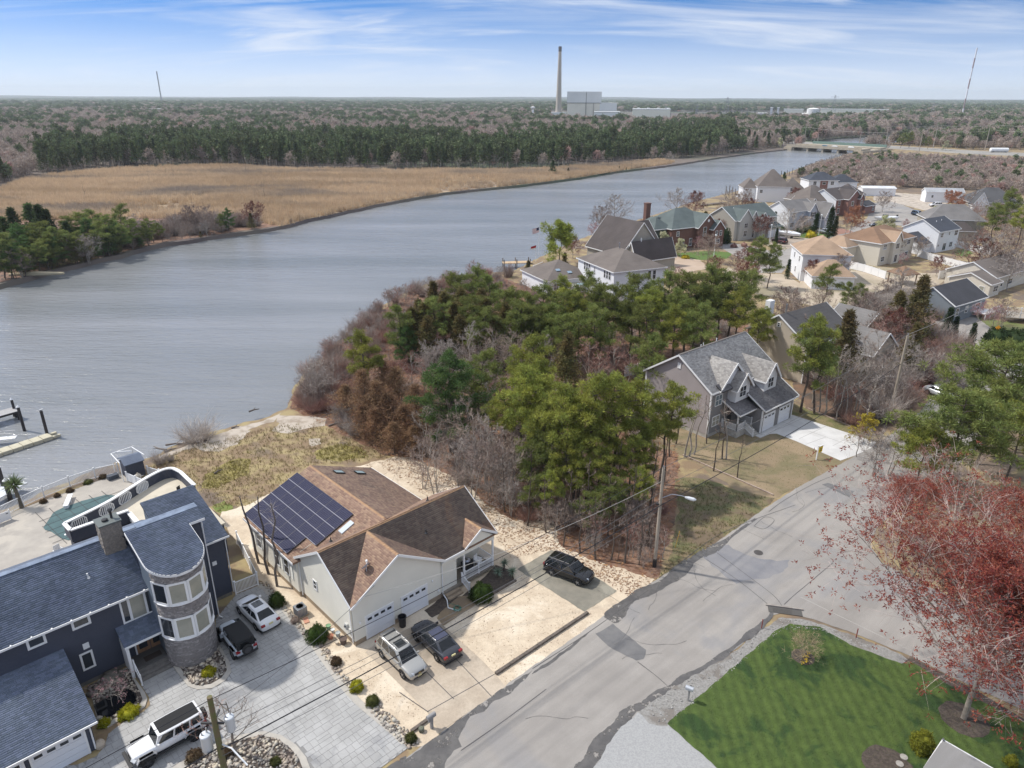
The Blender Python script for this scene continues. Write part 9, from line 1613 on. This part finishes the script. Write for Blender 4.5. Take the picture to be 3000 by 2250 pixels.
def pbox(label,x0,x1,ytop,ybase,m,d=D0,depth=40,name='plant_building',band=None,rot=0,split=None):
 a=at_d((x0+x1)/2,d);w=(at_d(x1,d)-at_d(x0,d)).length;z=zat((x0+x1)/2,ytop,d);o=thing(name,label,'building',a,face_rot((x0+x1)/2)+rot)
 MB().box(-w/2,w/2,0,depth,-1,z).obj('wall',m,o);MB().box(-w/2-.6,w/2+.6,-.6,depth+.6,z,z+1.2).obj('roof',m_rp,o);return o,w,z
o,w,z=pbox('big square reactor building, pale concrete below grey panels',1661,1759,270,337,m_rc2,depth=55);zb=zat(1700,301,D0)
MB().box(-w/2-.8,w/2+.8,-.8,55.8,zb,z+.6).obj('upper_cladding',m_rp,o);MB().box(-w/2-.9,w/2+.9,-.9,0,zb-.8,zb).box(w*.05,w*.065,-1.3,0,0,z).box(w*.28,w*.29,-1,0,0,zb).obj('cladding_joint',mat('dark_joint',(.16,.15,.15)),o)
for i in range(9):MB().box(-w/2+w*i/9+.1,-w/2+w*(i+1)/9-.1,-1.15,-.85,zb+.3,z+.4).obj('cladding_panel',m_rp,o)
pbox('grey annex block attached right of the reactor building',1756,1806,303,333,m_rp);pbox('low pale annex in front of the reactor building',1741,1816,329,343,m_rp,D0-60,30)
o,w,z=pbox('long cream turbine hall with flat roof right of the reactor',1852,1963,321,346,mat('turbine_cream',(.84,.79,.68)),D0-80,45)
for i in range(12):MB().box(-w/2+w*i/12+.15,-w/2+w*(i+1)/12-.15,-.5,0,1,z-.5).obj('wall_panel',MATS['turbine_cream'],o)
for i in range(4):MB().box(-w/2+8+i*18,-w/2+13+i*18,10,15,z,z+3).obj('roof_unit',m_rp,o)
for i,(x0,x1,yt,lb)in enumerate(((2220,2245,333,'small white tank block left of the pale cylinders'),(2255,2262,317,'narrow white tower left of its twin'),(2275,2281,317,'narrow white tower right of its twin'),(2295,2352,321,'long low pale warehouse behind the towers'),(2400,2600,321,'long pale warehouse row right of the round tank'),(2115,2140,354,'small white shed at the forest edge below the substation'),(1362,1478,322,'long cream school-like building in the forest left of the stack'),(440,475,320,'white roofed building among distant trees at the left'),(512,545,322,'second white roofed building among distant trees at the left'),(1320,1328,322,'little white hut left of the cream building'))):
 d_={3:2000,4:2100,5:1150,6:1900,7:1900,8:1850,9:1900}.get(i,1500);pbox(lb,x0,x1,yt,0,m_white if i in(0,1,2,5,7,8,9)else MATS['turbine_cream'],d_,30)
for i,(px,r_,yt,lb)in enumerate(((2381,11,319,'large round pale storage tank of the power station'),(2358,7,334,'lower white storage tank left of the large round one'))):MB().lathe([(r_*1.0,0),(r_,zat(px,yt,D0)),(r_*.5,zat(px,yt,D0)+1.5),(.2,zat(px,yt,D0)+2)],20).obj('storage_tank',m_rp,loc=at_d(px,D0),label=lb,cat='storage tank',smooth=40)
wt=thing('water_tower','small white water tower left of the tall stack','water tower',at_d(1561,D0));h_=zat(1561,312,D0);MB().tube([(0,0,0),(0,0,h_-5)],[3,2],10).obj('shaft',m_white,wt);MB().lathe([(1,h_-6),(4.5,h_-3),(4.5,h_-1),(1,h_)],14).obj('tank',m_white,wt,smooth=50)
rr=random.Random(5)
sb=thing('substation','grey lattice substation yard with busbars right of the turbine hall','substation',at_d(2090,1450),face_rot(2090));fm=MB()
for i in range(26):x=-115+i*9.2;fm.beam((x,rr.uniform(0,20),0),(x,5,rr.uniform(9,20)),.7,.7)
for z_ in(9,12,15):fm.beam((-115,5,z_),(118,5,z_),.5,.5)
fm.obj('gantry',m_st_far,sb)
for i in range(12):x=-105+i*19;MB().box(x,x+rr.uniform(6,12),-6,2,0,rr.uniform(4,9)).obj('transformer_block',m_st_far,sb)
for i,(px,yt,yb,w)in enumerate(((2127,284,320,6),(2439,278,320,6),(2730,298,322,4),(1950,312,345,2.5),(2041,309,346,2.5))):
 d_=2000 if i<3 else 1450;p=at_d(px,d_);h=zat(px,yt,d_);t_=thing('power_pylon',['steel lattice pylon left of centre above the substation','taller steel lattice pylon behind the round tank','faint steel pylon right of the warehouses','thin white line tower at the left end of the substation','thin white line tower at the right of the substation'][i],'pylon',p,face_rot(px));mb=MB()
 for sx in(-1,1):mb.beam((sx*w,0,0),(sx*w*.15,0,h),.6,.6)
 for k_ in range(5):z0,z1=h*k_/5,h*(k_+1)/5;a0,a1=w*(1-.85*k_/5),w*(1-.85*(k_+1)/5);mb.beam((a0,0,z0),(-a1,0,z1),.4,.4).beam((-a0,0,z0),(a1,0,z1),.4,.4)
 mb.obj('lattice',m_st_far,t_);MB().beam((-w*1.5,0,h*.9),(w*1.5,0,h*.9),.6,.6).beam((-w*1.3,0,h*.75),(w*1.3,0,h*.75),.6,.6).obj('cross_arm',m_st_far,t_)
for(px,pyb,pxt,pyt,d_,lb,bands)in((480,283,470,209,4000,'thin grey antenna mast far off at the left horizon',0),(2819,318,2857,140,1900,'very thin red and white banded radio mast at the right horizon',1)):
 p=at_d(px,d_);h=zat(pxt,pyt,d_);t_=thing('radio_mast',lb,'mast',(p.x,p.y,0));n_=7;w=.0009*d_*.55
 for i in range(n_):MB().box(-w,w,-w,w,h*i/n_,h*(i+1)/n_).obj('mast_section',mat('mast_white',(.72,.72,.75))if(bands and i%2==0)else mat('mast_red',(.34,.25,.26))if bands else mat('mast_grey',(.22,.23,.26)),t_)
mb=MB();rng=np.random.default_rng(2);n_=160;V_=[]
for i in range(n_+1):
 a=-.95+1.95*i/n_;d_=10500;hh=30+6*math.sin(a*7+1)+4*math.sin(a*19)+3*math.sin(a*43+2)+rng.uniform(-1,1);x,y=math.sin(a),math.cos(a);V_+=[(x*8200,y*8200,1),(x*d_,y*d_,hh),(x*14000,y*14000,0)]
mb.add(V_,[(i*3+k_,i*3+3+k_,i*3+4+k_,i*3+1+k_)for i in range(n_)for k_ in range(2)]);hl=mb.obj('hills',mat('hill_woods',(.045,.062,.035),col2=(.075,.07,.055),scale=.002),None,kind='structure')
hz=MB().box(-16000,16000,-300,15500,-4.5,175).mesh('haze',mat('haze_unused',(1,1,1)));hm=bpy.data.materials.new('haze_air');hm.use_nodes=True;hm.node_tree.nodes.clear();ho=hm.node_tree.nodes.new('ShaderNodeOutputMaterial');pv=hm.node_tree.nodes.new('ShaderNodeVolumePrincipled');pv.inputs['Color'].default_value=(.84,.92,1.0,1);pv.inputs['Density'].default_value=.00008;pv.inputs['Anisotropy'].default_value=.2;hm.node_tree.links.new(pv.outputs[0],ho.inputs['Volume']);hz.materials.clear();hz.materials.append(hm)
hzo=place('haze',hz,None,kind='stuff')
sc.cycles.volume_bounces=1
# -- things that share a label but can be told apart by their order get that order
def nth(i):return str(i)+('th' if 10<=i%100<=20 else{1:'st',2:'nd',3:'rd'}.get(i%10,'th'))
ranks={}
for o in list(COL.objects):
 if o.parent is None and 'label' in o.keys()and 'group' in o.keys()and o.get('kind')is None:ranks.setdefault((o['group'],o['label']),[]).append(o)
for(g_,l_),os_ in ranks.items():
 if 2<=len(os_)<=130 and len(l_.split())<=12:
  os_.sort(key=lambda o:pix(np.array([[o.location.x,o.location.y]]))[0][0])
  for i,o in enumerate(os_):o['label']=l_+(', leftmost one' if i==0 else ', rightmost one' if i==len(os_)-1 else ', '+nth(i+1)+' from the left')
